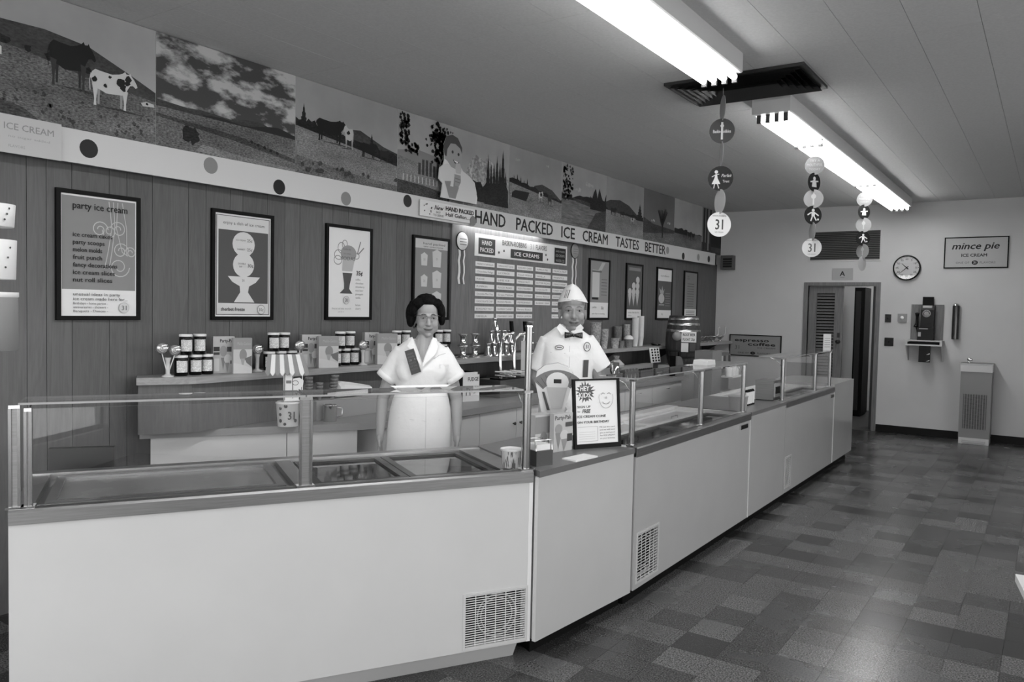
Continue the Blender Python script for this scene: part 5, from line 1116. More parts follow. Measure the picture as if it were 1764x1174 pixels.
# tall grey dispenser case
t = thing('cooler_case', 'tall grey cooler case with curved hood and open glass shelves', 'cooler', (-3.2, 8.3, 0)); CGm = mat('case_grey', .19, .35, .4); CG2 = mat('case_grey_dark', .10, .4)
p0 = hit(1226, 660, x=-3.15); Y0, Y1 = p0.y, p0.y+.30; zt3 = 1.235
mb = MB(); mb.box(-3.36, -3.15, Y0, Y1, 0, zt3); mb.build('body', CGm, t)
mb = MB(); mb.box(-3.36, -3.20, Y1, Y1+.4, 0, zt3-.02); mb.build('side_body', CGm, t)
mb = MB(); mb.extrude([(-3.199, Y1+.02, zt3-.27), (-3.199, Y1+.4, zt3-.27), (-3.199, Y1+.4, zt3-.07), (-3.199, Y1+.3, zt3-.03), (-3.199, Y1+.02, zt3-.03)], (.02, 0, 0)); mb.build('hood', CG2, t)
a = Art((-3.178, Y1+.05, zt3-.22), WU, WV, WN); [a.rect(.03+.08*k, 0, .075+.08*k, .15, [170, 60, 120, 50][k]) for k in range(4)]; a.build('indicator', t)
for z in (.92, .74): mb = MB(); mb.box(-3.19, -3.02, Y1+.02, Y1+.45, z, z+.012); mb.build('shelf', WHITEPAINT, t)
for k in range(3): mb = MB(); mb.lathe([(.035, 0), (.042, .1), (.038, .1), (.03, .005)], (-3.10, Y1+.1+k*.13, .932), 14); mb.build('tumbler', PAPER, t)
# scoop rack above the barrel side: curved black horn
p = hit(1166, 640, x=-3.73); t = thing('cone_dispenser', 'grey quarter-round cone dispenser with black curved front by the barrel', 'dispenser', (-3.6, p.y, WZ)); y0 = p.y-.02; prof = [(y0, WZ+.0005), (y0+.22, WZ+.0005)]+[(y0+.22*math.cos(q*math.pi/16)**.6, WZ+.25*math.sin(q*math.pi/16)) for q in range(1, 9)]
mb = MB(); mb.extrude([(-3.74, a_, b_) for a_, b_ in prof]+[(-3.74, y0, WZ+.25)], (.02, 0, 0)); mb.build('side_plate', CGm, t)
mb = MB(); mb.extrude([(-3.83, a_+.03, b_) for a_, b_ in prof]+[(-3.83, y0+.03, WZ+.25)], (.085, 0, 0)); mb.build('drum', BLACK, t)
# ================================================================== FAR WALL
def FP(px, py, off=0.): return hit(px, py, y=YF-off)
# ---- door
WD = woodmat('door_wood', .13, .19)
d = struct(bpy.data.objects.new('door_1', None)); C.objects.link(d)
mb = MB(); y0, y1 = YF-.015, YF+.15; mb.box(DX0, DX0+.06, y0, y1, 0, DZ); mb.box(DX1-.06, DX1, y0, y1, 0, DZ); mb.box(DX0+.06, DX1-.06, y0, y1, DZ-.05, DZ); mb.build('door_frame', WD, d)
lx0, lx1 = ox0+.004, hit(1451.5, 560, y=YF+.06).x; ly = YF+.05
lv0, lv1 = hit(1407, 520, y=ly).x, hit(1438, 520, y=ly).x; lz1 = hit(1420, 505, y=ly).z; lz0 = .45
mb = MB(); mb.box(lx0, lv0, ly, ly+.04, .01, oz-.006); mb.box(lv1, lx1, ly, ly+.04, .01, oz-.006); mb.box(lv0, lv1, ly, ly+.04, lz1, oz-.006); mb.box(lv0, lv1, ly, ly+.04, .01, lz0); leaf = mb.build('door_leaf', WD, d)
n = 34
for k in range(n):
    z = lz0+(k+.5)*(lz1-lz0)/n; mb = MB(); mb.obox(Vector(((lv0+lv1)/2, ly+.02, z)), Vector((1, 0, 0)), Vector((0, .8, .6)), Vector((0, -.6, .8)), -(lv1-lv0)/2, (lv1-lv0)/2, -.022, .022, -.003, .003); mb.build('louvre', WD, leaf)
mb = MB(); mb.box(lv0, lv1, ly+.036, ly+.04, lz0, lz1); mb.build('louvre_backing', BLACK, leaf)
p = hit(1444, 588, y=ly); mb = MB(); mb.lathe([(.03, 0), (.03, .006), (.012, .012), (.012, .04), (.028, .05), (.028, .075), (.001, .085)], p, 16, (0, -1, 0)); mb.build('door_knob', DARKMETAL, leaf)
mb = MB(); mb.box(p.x-.02, p.x+.02, ly-.006, ly, p.z+.06, p.z+.13); mb.build('lock_plate', DARKMETAL, leaf)
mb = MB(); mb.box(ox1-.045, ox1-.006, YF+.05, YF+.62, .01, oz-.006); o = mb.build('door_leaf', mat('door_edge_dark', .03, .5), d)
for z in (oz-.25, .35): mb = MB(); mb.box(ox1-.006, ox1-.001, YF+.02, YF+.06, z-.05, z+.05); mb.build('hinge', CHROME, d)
mb = MB(); mb.box(ox0+.0005, ox0+.004, YF+.01, YF+.045, oz-.3, oz-.2); mb.build('hinge', DARKMETAL, d)
# back room content
lk0, lk1 = hit(1469, 600, y=YF+1.6).x, hit(1487, 600, y=YF+1.6).x; zl = hit(1478, 495, y=YF+1.6).z
t = thing('tall_locker', 'dark tall narrow locker in the back room seen through the door gap', 'locker', ((lk0+lk1)/2, YF+1.8, 0))
MB().box(lk0, lk1, YF+1.6, YF+2.1, 0.03, zl).build('body', BLACK, t); MB().box(lk0+.02, lk1-.06, YF+1.592, YF+1.6, .1, zl-.06).build('door', mat('locker_door', .02, .4), t); MB().box(lk0+.02, lk1-.02, YF+1.62, YF+2.08, 0, .03).build('plinth', BLACK, t)
t = thing('back_room_fill', 'added unseen globe light on the back room ceiling behind the door', 'lamp', (DX1+.3, YF+1.3, 2.7)); mb = MB(); mb.ell((DX1+.3, YF+1.3, 2.58), .11); mb.build('globe', emis('fill_glow', 40.0), t); mb = MB(); mb.tube((DX1+.3, YF+1.3, 2.67), (DX1+.3, YF+1.3, 2.6995), .05); mb.build('base', WHITEPAINT, t)  # unseen light source added to brighten the view through the door gap
# ---- transom louvre
p, q = FP(1397, 400, .02), FP(1515, 446, .02); vx0_ = FP(1400, 420).x
t = thing('wall_vent', 'wide louvred air grille on the far wall above the door', 'air vent', ((p.x+q.x)/2, YF, q.z)); x0, x1, z0, z1 = p.x, q.x, q.z, p.z
MB().box(x0, x1, YF-.004, YF-.001, z0, z1).build('backing', mat('vent_dark', .03, .7), t)
mb = MB(); w_ = .022; mb.box(x0-w_, x1+w_, YF-.012, YF-.001, z1, z1+w_); mb.box(x0-w_, x1+w_, YF-.012, YF-.001, z0-w_, z0); mb.box(x0-w_, x0, YF-.012, YF-.001, z0, z1); mb.box(x1, x1+w_, YF-.012, YF-.001, z0, z1); mb.build('frame', WALLPAINT, t)
for k in range(16):
    z = z0+(k+.5)*(z1-z0)/16; mb = MB(); mb.obox(Vector(((x0+x1)/2, YF-.012, z)), Vector((1, 0, 0)), Vector((0, .75, .66)), Vector((0, -.66, .75)), -(x1-x0)/2, (x1-x0)/2, -.011, .011, -.0015, .0015); mb.build('slat', mat('slat_metal', .11, .4), t)
# ---- A sign
p, q = FP(1434, 462), FP(1469, 482); t = thing('letter_sign', 'small plain card with the letter A above the louvred door', 'sign', ((p.x+q.x)/2, YF, q.z)); MB().box(p.x, q.x, YF-.008, YF-.001, q.z, p.z).build('card', mat('a_card', .36, .6), t)
a = Art((p.x, YF-.0082, q.z), FU, FV, FN); W, H = q.x-p.x, p.z-q.z; a.text('A', W/2, H*.35, H*.4, 30, al='c', bold=.03); a.build('lettering', t); a = Art((p.x, YF-.0082, q.z), FU, FV, FN); a.rect(W*.4, H*.2, W*.6, H*.23, 110); a.build('rule', t)
# ---- clock
c = FP(1562, 461, .03); R = .178; t = thing('wall_clock', 'round wall clock with black rim and bold numerals beside the wall vent', 'clock', (c.x, YF, c.z-R))
mb = MB(); mb.lathe([(R*.9, 0), (R, .004), (R*1.01, .03), (R*.97, .05), (R*.9, .05), (R*.9, .035)], (c.x, YF-.001, c.z), 40, (0, -1, 0), caps=False); mb.build('rim', BLACKGLOSS, t)
mb = MB(); mb.lathe([(R*.9, 0), (R*.9, .036)], (c.x, YF-.001, c.z), 40, (0, -1, 0)); mb.build('face', PAPER, t)
a = Art((c.x, YF-.0373, c.z), FU, FV, FN)
for k in range(12):
    an = math.pi/2-2*math.pi*k/12; a.text(str(5*k if k else 60), R*.68*math.cos(an), R*.68*math.sin(an)-.012, .026, 40, al='c', layer=1, bold=.01)
    for j in range(1): a.circ(R*.84*math.cos(an), R*.84*math.sin(an), .005, 60, layer=1)
a.build('numerals', t)
def hand_(an, L, w, nm, off):
    mb = MB(); dx, dz = math.cos(an), math.sin(an); O = Vector((c.x, YF-off, c.z)); U = Vector((dx, 0, dz)); V = Vector((-dz, 0, dx)); mb.extrude([O-U*.03-V*w, O+U*L-V*w*.3, O+U*L+V*w*.3, O-U*.03+V*w], (0, -.002, 0)); mb.build(nm, BLACK, t)
hand_(math.radians(137), R*.5, .008, 'hour_hand', .039); hand_(math.radians(222), R*.72, .006, 'minute_hand', .042)
mb = MB(); mb.tube((c.x, YF-.038, c.z), (c.x, YF-.047, c.z), .01); mb.build('hub', BLACK, t)
mb = MB(); mb.lathe([(R*.93, 0), (R*.93, .002)], (c.x, YF-.049, c.z), 40, (0, -1, 0)); mb.build('glass', glassmat('clock_glass', .97), t)
# ---- framed signs
def fsign(name, label, px0, py0, px1, py1, y=None, cat='sign', base=PAPER, fr=.014):
    Y = y or YF-.02; p, q = hit(px0, py0, y=Y), hit(px1, py1, y=Y); x0, x1, z0, z1 = p.x, q.x, q.z, p.z
    t = thing(name, label, cat, ((x0+x1)/2, YF, z0)); mb = MB(); mb.box(x0, x1, Y, YF-.001, z0, z0+fr); mb.box(x0, x1, Y, YF-.001, z1-fr, z1); mb.box(x0, x0+fr, Y, YF-.001, z0+fr, z1-fr); mb.box(x1-fr, x1, Y, YF-.001, z0+fr, z1-fr); mb.build('frame', BLACK, t)
    MB().box(x0+fr, x1-fr, Y+.008, YF-.001, z0+fr, z1-fr).build('sheet', base, t); return t, Art((x0+fr, Y+.0078, z0+fr), FU, FV, FN), x1-x0-2*fr, z1-z0-2*fr
t, a, W, H = fsign('framed_sign', 'framed sign reading mince pie ice cream on the far wall', 1627.5, 409, 1736.5, 461, base=mat('sign_grey_card', .42, .6))
a.text('mince pie', W*.11, H*.62, H*.22, 25, w=W*.76, shear=.25, bold=.025); a.text('ICE CREAM', W*.27, H*.36, H*.10, 30, w=W*.41, bold=.03); a.text('ONE OF', W*.18, H*.12, H*.07, 90, w=W*.22); a.circ(W*.49, H*.155, W*.05, 20, H*.075); a.text('31', W*.49, H*.12, H*.075, 190, al='c', bold=.02); a.text('FLAVORS', W*.57, H*.12, H*.07, 90, w=W*.25); a.build('lettering', t)
t, a, W, H = fsign('framed_sign', 'framed sign reading espresso coffee standing beyond the cooler case', 1257, 575, 1345, 616, base=mat('sign_dark_card', .26, .6))
a.text('espresso', W*.09, H*.70, H*.15, 18, w=W*.68, bold=.045); a.text('coffee', W*.36, H*.50, H*.15, 18, w=W*.54, bold=.045); a.text('ICE CREAM', W*.55, H*.36, H*.07, 45, w=W*.35); a.text('ONE OF', W*.16, H*.08, H*.08, 55, w=W*.22); a.circ(W*.46, H*.12, W*.05, 14, H*.075); a.text('31', W*.46, H*.09, H*.07, 130, al='c'); a.text('FLAVORS', W*.55, H*.08, H*.08, 55, w=W*.25); a.text('31', W*.1, H*.3, H*.2, 80); a.build('lettering', t)
# ---- switches
for px0, py0, px1, py1, lab, nm in [(1525, 541, 1535, 555, 'small black wall switch above the black outlet plate', 'wall_switch'), (1524, 581, 1539, 596, 'square black outlet plate on the far wall', 'outlet_plate')]:
    p, q = FP(px0, py0), FP(px1, py1); t = thing(nm, lab, 'switch', ((p.x+q.x)/2, YF, q.z)); MB().box(p.x, q.x, YF-.012, YF-.001, q.z, p.z).build('plate', BLACKGLOSS, t); MB().box((p.x+q.x)/2-.006, (p.x+q.x)/2+.006, YF-.022, YF-.012, (p.z+q.z)/2-.012, (p.z+q.z)/2+.012).build('toggle', RUBBER, t)
p, q = FP(1547, 540), FP(1562, 554); t = thing('thermostat', 'small grey square thermostat between the switch and the pay phone', 'thermostat', ((p.x+q.x)/2, YF, q.z)); MB().box(p.x, q.x, YF-.03, YF-.001, q.z, p.z).build('case', mat('thermo', .28, .5), t); mb = MB(); mb.lathe([(.025, 0), (.022, .008), (.001, .01)], ((p.x+q.x)/2, YF-.03, (p.z+q.z)/2), 16, (0, -1, 0)); mb.build('dial', PAPER, t)
# ---- pay phone on plank board with shelf
PB0, PB1 = FP(1570, 524, .02), FP(1624, 586, .02)
t = thing('pay_phone', 'black rotary pay phone on a wooden back board with shelf', 'telephone', ((PB0.x+PB1.x)/2, YF, PB1.z)); zs = [PB0.x, PB0.x+(PB1.x-PB0.x)*.24, PB0.x+(PB1.x-PB0.x)*.75, PB1.x]
for x0, x1 in zip(zs, zs[1:]): MB().box(x0+.002, x1-.002, YF-.02, YF-.001, PB1.z, PB0.z).build('back_board', WD, t)
p, q = FP(1587, 526, .12), FP(1606, 586, .12); xb0, xb1 = p.x, q.x+.01; zt_, zb_ = p.z, q.z; zm = zb_+(zt_-zb_)*.38
mb = MB(); mb.extrude([(xb0, YF-.021, zm), (xb0, YF-.15, zm), (xb0, YF-.13, zt_-.06), (xb0, YF-.10, zt_), (xb0, YF-.021, zt_)], (xb1-xb0, 0, 0)); mb.build('upper_housing', PHONE, t)
mb = MB(); mb.box(xb0-.03, xb1+.005, YF-.17, YF-.021, zb_, zm-.004); mb.build('coin_vault', PHONE, t)
mb = MB(); mb.box(xb0+.01, xb1-.02, YF-.075, YF-.021, zt_+.001, FP(1596, 511, .1).z); mb.build('sign_plate', BLACK, t)
dc = Vector(((xb0+xb1)/2-.01, YF-.135, zt_-.11)); mb = MB(); mb.lathe([(.052, 0), (.05, .008), (.001, .01)], dc, 24, (0, -1, .12)); dl = mb.build('dial', mat('dial_grey', .35, .3), t)
for k in range(10): an = 2*math.pi*k/12; mb = MB(); mb.lathe([(.007, 0), (.001, .003)], dc+Vector((.036*math.cos(an), -.011, .036*math.sin(an))), 8, (0, -1, .12)); mb.build('finger_hole', BLACK, dl)
mb = MB(); mb.box(xb0+.02, xb1-.03, YF-.115, YF-.10, zt_-.03, zt_+.002); mb.build('coin_slot', DULLCHROME, t)
hx = xb0-.045; mb = MB(); mb.path([(hx, YF-.12, zt_-.11), (hx-.005, YF-.10, zt_-.16), (hx-.005, YF-.10, zm+.05), (hx-.012, YF-.12, zm)], [.03, .017, .017, .03], 12); mb.build('handset', PHONE, t)
mb = MB(); mb.path([(hx-.01, YF-.11, zm-.01), (hx+.01, YF-.10, zm-.08), (xb0-.03, YF-.08, zb_+.03)], .006, 8); mb.build('cord', BLACK, t)
mb = MB(); mb.box(xb0-.01, xb0+.10, YF-.176, YF-.17, zm-.03, zm-.018); mb.build('coin_strip', DULLCHROME, t); mb = MB(); mb.box(xb0-.02, xb0+.015, YF-.174, YF-.17, zb_+.05, zb_+.11); mb.build('coin_return', DULLCHROME, t)
p, q = FP(1564, 594, .28), FP(1615, 604, .28); zsf = PB1.z-.003
mb = MB(); mb.box(PB0.x-.02, PB1.x+.02, YF-.28, YF-.001, zsf-.012, zsf); mb.build('shelf', WALLPAINT, t)
mb = MB(); xx0, xx1 = PB0.x-.02, PB1.x+.02; mb.box(xx0, xx1, YF-.28, YF-.27, zsf-.075, zsf-.055); mb.box(xx0, xx0+.02, YF-.28, YF-.27, zsf-.055, zsf-.012); mb.box(xx1-.03, xx1, YF-.28, YF-.27, zsf-.055, zsf-.012); mb.box(xx0, xx1, YF-.269, YF-.001, zsf-.075, zsf-.07); mb.build('book_box', WALLPAINT, t)
for x in (xx0, xx1-.014): mb = MB(); mb.extrude([(x, YF-.27, zsf-.0755), (x, YF-.001, zsf-.0755), (x, YF-.001, zsf-.29), (x, YF-.05, zsf-.29)], (.014, 0, 0)); mb.build('bracket', WALLPAINT, t)
MB().box(xx0+.02, xx1-.03, YF-.24, YF-.01, zsf-.0695, zsf-.03).build('slot_dark', BLACK, t)
t = thing('phone_book', 'black bound phone book hanging under the pay phone shelf', 'book', (xb0+.02, YF-.1, zsf-.28)); p, q = FP(1583, 604, .2), FP(1602, 624, .2); MB().box(p.x, q.x, YF-.22, YF-.19, q.z, zsf-.0765).build('cover', PHONE, t)
for zc in (q.z+.02, p.z-.04): mb = MB(); mb.extrude([(q.x-.05, YF-.2205, zc-.01), (q.x-.005, YF-.2205, zc), (q.x-.005, YF-.2205, zc+.015)], (0, -.001, 0)); mb.build('page_corner', PAPER, t)
# ---- cup dispenser tube
p, q = FP(1646.5, 526, .05), FP(1645, 584, .05); t = thing('cup_dispenser', 'dark cylindrical paper cup dispenser beside the pay phone', 'dispenser', (q.x, YF, q.z)); mb = MB(); mb.lathe([(.045, 0), (.045, p.z-q.z-.02), (.043, p.z-q.z)], (q.x, YF-.052, q.z), 20); mb.build('tube', mat('tube_dark', .03, .2, .6), t); mb = MB(); mb.lathe([(.045, 0), (.04, .02), (.001, .035)], (q.x, YF-.052, p.z+.0005), 20); mb.build('dome', CHROME, t); MB().box(q.x-.02, q.x+.02, YF-.006, YF-.001, q.z+.05, p.z-.05).build('bracket', CHROME, t)
# ---- drinking fountain
fx0, fx1 = hit(1650, 740, y=YF-.36).x, hit(1705.5, 740, y=YF-.36).x; zt4 = hit(1680, 626, y=YF-.36).z
t = thing('drinking_fountain', 'grey floor-standing drinking fountain with pale top and base bands', 'drinking fountain', ((fx0+fx1)/2, YF-.18, 0)); FG = mat('fountain_grey', .20, .35, .4); y0 = YF-.36
MB().box(fx0+.005, fx1-.005, y0, YF-.014, .08, zt4-.11).build('body', FG, t)
MB().box(fx0, fx1, y0-.01, YF-.014, zt4-.11, zt4-.02).build('top_band', mat('fountain_band', .55, .35), t); MB().box(fx0+.01, fx1-.01, y0-.012, YF-.014, 0, .08).build('base_band', mat('fountain_band', .55, .35), t)
mb = MB(); mb.box(fx0-.003, fx1+.003, y0-.014, YF-.014, zt4-.02, zt4); mb.build('basin', STEEL, t)
mb = MB(); mb.path([(fx0+.09, y0+.06, zt4), (fx0+.09, y0+.06, zt4+.03), (fx0+.12, y0+.08, zt4+.055)], [.018, .014, .01], 10); mb.build('bubbler', CHROME, t); mb = MB(); mb.ell((fx0+.10, y0+.04, zt4+.05), (.035, .012, .022), 12, 8); mb.build('mouth_guard', CHROME, t)
gx0, gx1, gz0, gz1 = fx0+.045, fx1-.05, .20, .66; MB().box(gx0, gx1, y0-.001, y0-.0003, gz0, gz1).build('grille_back', mat('grille_dark', .035, .7), t)
for k in range(9): x = gx0+(gx1-gx0)*(k+.5)/9; MB().box(x-.004, x+.004, y0-.004, y0-.001, gz0, gz1).build('grille_bar', FG, t)
mb = MB()
for k in range(34): z = gz0+(gz1-gz0)*(k+.5)/34; mb.box(gx0, gx1, y0-.003, y0-.001, z-.002, z+.002)
o = mb.build('grille_mesh', FG, t); o['kind'] = 'stuff'
MB().box(fx0+.05, fx1-.05, y0-.03, y0-.013, .02, .045).build('foot_pedal', DULLCHROME, t)
# ================================================================== HANGING DISCS
def mobile(px, depth, top, discs, label, R):
    p = hit(px, 300, depth=depth); t = thing('disc_mobile', label, 'hanging sign', (p.x, p.y, top), group='disc mobiles on the ceiling')
    zl = hit(px, discs[-1][0], depth=depth).z
    mb = MB(); mb.tube((p.x, p.y, zl), (p.x, p.y, top-.0005), .0012, n=5); mb.build('string', PAPER, t)
    vd = Vector((-p.x, -p.y, 0)).normalized()
    for i, (py, ratio, g, ink, kind) in enumerate(discs):
        z = hit(px, py, depth=depth).z; an = math.acos(min(1, ratio))*(1 if i % 2 else -1); N = Matrix.Rotation(an, 3, 'Z') @ vd; U = Vector((-N.y, N.x, 0)); cc = Vector((p.x, p.y, z))
        mb = MB(); mb.lathe([(R, -.0015), (R, .0015)], cc, 32, N); o = mb.build('disc', G(g), t)
        for sgn in ((1,) if ratio > .5 else ()):
            a = Art(cc+N*.0018, U, (0, 0, 1), N)
            if kind == 'logo': a.rect(-.007, -.06, .007, .06, ink); a.circ(0, .035, .012, ink); a.text('Baskin-Robbins', 0, -.014, .022, ink, al='c', w=.12, bold=.02)
            elif kind == 'lady': a.circ(-.03, .045, .012, ink); a.poly([(-.035, .03), (-.025, .03), (-.02, 0), (0, -.04), (-.06, -.04), (-.042, 0)], ink); a.line([(-.04, -.04), (-.045, -.07)], .006, ink); a.line([(-.02, -.04), (-.01, -.07)], .006, ink); a.line([(-.06, .01), (-.035, .025), (-.01, .03)], .005, ink); a.text('Parfait', .005, .008, .022, ink, w=.07, shear=.3); a.text('Treat', .015, -.03, .018, ink, w=.045)
            elif kind == '31': a.text('31', 0, -.035, .07, ink, al='c', w=.055, bold=.015); a.text('BASKIN-ROBBINS', 0, .055, .01, ink+40, al='c', w=.1); a.text('ICE CREAM', 0, -.06, .01, ink+40, al='c', w=.06)
            elif kind == 'text': a.text('TRY A', 0, .03, .02, ink, al='c'); a.text('MOUTHFUL', 0, -.005, .022, ink, al='c', w=.12); a.text('TODAY', 0, -.04, .018, ink, al='c')
            elif kind == 'fig': a.circ(0, .03, .016, ink); a.poly([(-.03, -.04), (.03, -.04), (.022, .015), (-.022, .015)], ink); a.line([(-.05, .0), (.05, .01)], .012, ink)
            elif kind == 'star': a.circ(0, .04, .013, ink); a.poly([(-.014, -.01), (.014, -.01), (.018, .026), (-.016, .026)], ink); a.line([(-.05, .0), (-.02, .02), (.02, .016), (.05, -.004)], .011, ink); a.line([(-.006, -.008), (-.02, -.05)], .011, ink); a.line([(.008, -.008), (.03, -.045)], .011, ink); a.circ(.045, -.035, .009, ink)
            else: a.rect(-.006, -.05, .006, .05, ink); a.circ(0, .02, .02, ink)
            a.build('disc_print', o)
mobile(1241.5, 5.55, ZC, [(187, .22, 150, 190, ''), (226, 1, 62, 200, 'logo'), (265, .15, 150, 190, ''), (307, 1, 18, 205, 'lady'), (347, .42, 165, 190, ''), (386, .93, 215, 60, '31')], 'disc mobile with the dancing lady disc hanging just under the ceiling vent', .0865)
mobile(1403, 6.6, 3.128-.02, [(285, 1, 105, 140, 'text'), (313.5, .62, 25, 190, 'fig'), (342, 1, 140, 175, 'x'), (370, .87, 18, 205, 'star'), (398, .33, 130, 190, ''), (426, 1, 200, 90, '31')], 'disc mobile hanging from the middle of the long fixture before the wall vent', .078)
mobile(1491, 9.2, 3.128-.02, [(343, 1, 105, 140, 'text'), (364.5, .75, 25, 190, 'fig'), (387, 1, 135, 165, 'x'), (410, .88, 18, 205, 'star'), (432, .8, 125, 150, 'x'), (453.5, .5, 165, 80, '31')], 'disc mobile ending in front of the right end of the wall vent', .085)
# carton mobile at the left edge
p = hit(-14, 430, depth=2.55); t = thing('carton_mobile', 'hanging string of round ice cream cartons close to the camera by the cabinet corner', 'hanging display', (p.x, p.y, ZC)); mb = MB(); zb2 = hit(10, 603, depth=2.55).z; mb.tube((p.x, p.y, zb2+.1), (p.x, p.y, ZC-.0005), .0015, n=5); mb.build('string', PAPER, t)
for (ya, yb2, r0, r1, m) in [(352, 391, .062, .066, PAPER), (413, 481, .066, .069, PAPER), (503, 512, .074, .074, PAPER), (512, 604, .072, .072, mat('kraft_grey', .22, .6))]:
    z1 = hit(10, ya, depth=2.55).z; z0 = hit(10, yb2, depth=2.55).z; mb = MB(); mb.lathe([(r0*.97, 0), (r0, .002), (r1, z1-z0-.002), (r1, z1-z0)], (p.x, p.y, z0), 28); o = mb.build('carton', m, t)
    if m == PAPER and z1-z0 > .05:
        vd = Vector((-p.x, -p.y, 0)).normalized(); an = math.atan2(vd.y, vd.x)+.75
        for k in range(3): mb = MB(); wrapdot(mb, Vector((p.x, p.y, 0)), an+.12*k-.2, z0+(z1-z0)*(.3+.25*k), .0035, r1); mb.build('carton_dot', G(60), o)
# pale table corner at the right edge
p = hit(1749, 988, z=.62); t = thing('side_table', 'corner of a pale low table beside the floor at the frame edge', 'table', (p.x+.3, p.y, 0))
ex = (hit(1764, 1018, z=.62)-p).normalized(); ey = Vector((-ex.y, ex.x, 0)); mb = MB(); mb.obox(p, ex, ey, Vector((0, 0, 1)), 0, .5, 0, .5, -.03, 0); mb.build('table_top', WHITE_LAM, t)
for i, j in ((.06, .06), (.44, .06), (.06, .44), (.44, .44)): mb = MB(); mb.tube(p+ex*i+ey*j-Vector((0, 0, .62)), p+ex*i+ey*j-Vector((0, 0, .03)), .014); mb.build('leg', CHROME, t)
# ================================================================== THINGS ON THE FRONT COUNTER
def surf(px, py, z=TZ): return hit(px, py, z=z)
p = surf(881, 804); STRIPE = bpy.data.materials.new('striped_cup'); STRIPE.use_nodes = True; nt = STRIPE.node_tree; b = nt.nodes['Principled BSDF']; tc = nt.nodes.new('ShaderNodeTexCoord'); mp = nt.nodes.new('ShaderNodeMapping'); mp.inputs['Scale'].default_value = (130, 130, 9); nn = nt.nodes.new('ShaderNodeTexNoise'); nn.inputs['Scale'].default_value = 1; cr = nt.nodes.new('ShaderNodeValToRGB'); cr.color_ramp.elements[0].position = .44; cr.color_ramp.elements[0].color = (.08, .08, .08, 1); cr.color_ramp.elements[1].position = .5; cr.color_ramp.elements[1].color = (.62, .62, .62, 1)
nt.links.new(tc.outputs['Object'], mp.inputs[0]); nt.links.new(mp.outputs[0], nn.inputs[0]); nt.links.new(nn.outputs[0], cr.inputs[0]); nt.links.new(cr.outputs[0], b.inputs[0])
t = thing('paper_cup', 'wide paper cup with wood-grain stripes inside the glass guard', 'paper cup', p); mb = MB(); mb.lathe([(.043, 0), (.044, .002), (.053, .082)], p, 28, caps=False); mb.build('cup_wall', STRIPE, t); mb = MB(); mb.lathe([(.053, .082), (.0565, .083), (.0565, .091), (.052, .091), (.043, .01), (.001, .01)], p, 28); mb.build('cup_rim', PAPER, t)
# napkin holder
p = surf(938, 802); yw = math.radians(20); U = Vector((math.sin(yw), math.cos(yw), 0)); N = Vector((U.y, -U.x, 0)); V = Vector((0, 0, 1)); t = thing('napkin_holder', 'dark napkin holder with chrome frame and white napkins beside the end post', 'napkin holder', p)
mb = MB(); mb.obox(p, U, N, V, -.05, .05, -.1, 0, 0, .075); mb.build('body', mat('holder_dark', .06, .35), t)
mb = MB(); mb.obox(p, U, N, V, -.042, .042, -.09, -.012, .0755, .105); mb.build('napkins', PAPER, t)
mb = MB(); mb.path([p+U*-.05-N*.005+V*.075, p+U*-.052-N*.015+V*.125, p+U*.052-N*.015+V*.125, p+U*.05-N*.005+V*.075], .003, 6); mb.path([p+U*-.05-N*.095+V*.075, p+U*-.052-N*.085+V*.125, p+U*.052-N*.085+V*.125, p+U*.05-N*.095+V*.075], .003, 6); mb.build('wire_frame', CHROME, t)
# party pak box + pale box on the middle counter
def cbox(px0, px1, py, h, th, yaw, label, kind, name):
    p0 = surf(px0, py); U = Vector((math.sin(yaw), math.cos(yaw), 0)); N = Vector((U.y, -U.x, 0)); d_ = Vector(ray(px1, py)); A = np.array([[U.x, -d_.x], [U.y, -d_.y]]); w = float(np.linalg.solve(A, np.array([-p0.x, -p0.y]))[0])
    t = thing(name, label, 'box', p0); mb = MB(); mb.obox(p0, U, N, Vector((0, 0, 1)), 0, w, -th, 0, 0, h); mb.build('carton', mat('carton_card', .42, .6), t); a = Art(p0+N*.0003, U, (0, 0, 1), N); H = h
    a.rect(0, 0, w, H, 168)
    if kind == 'party': a.text('Party-Pak', w*.06, H*.84, H*.11, 30, w=w*.85, bold=.015); a.circ(w*.25, H*.6, w*.2, 135, H*.13); a.poly([(w*.08, H*.5), (w*.42, H*.5), (w*.25, H*.05)], 120); a.circ(w*.55, H*.42, w*.22, 180, H*.14); a.poly([(w*.4, H*.32), (w*.75, H*.32), (w*.55, H*.0)], 130); a.rect(w*.6, H*.64, w*.98, H*.76, 70); a.rect(w*.7, H*.25, w*.98, H*.45, 60)
    else: a.rect(0, H*.5, w, H*.95, 120); a.circ(w*.5, H*.4, w*.2, 110, H*.15)
    a.build('print', t)
cbox(953, 985, 779, .205, .03, math.radians(12), 'Party-Pak cone box standing behind the birthday sign', 'party', 'party_pak_box')
cbox(921, 950, 780, .20, .08, math.radians(12), 'pale carton standing behind the dark napkin holder', 'x', 'pale_carton')
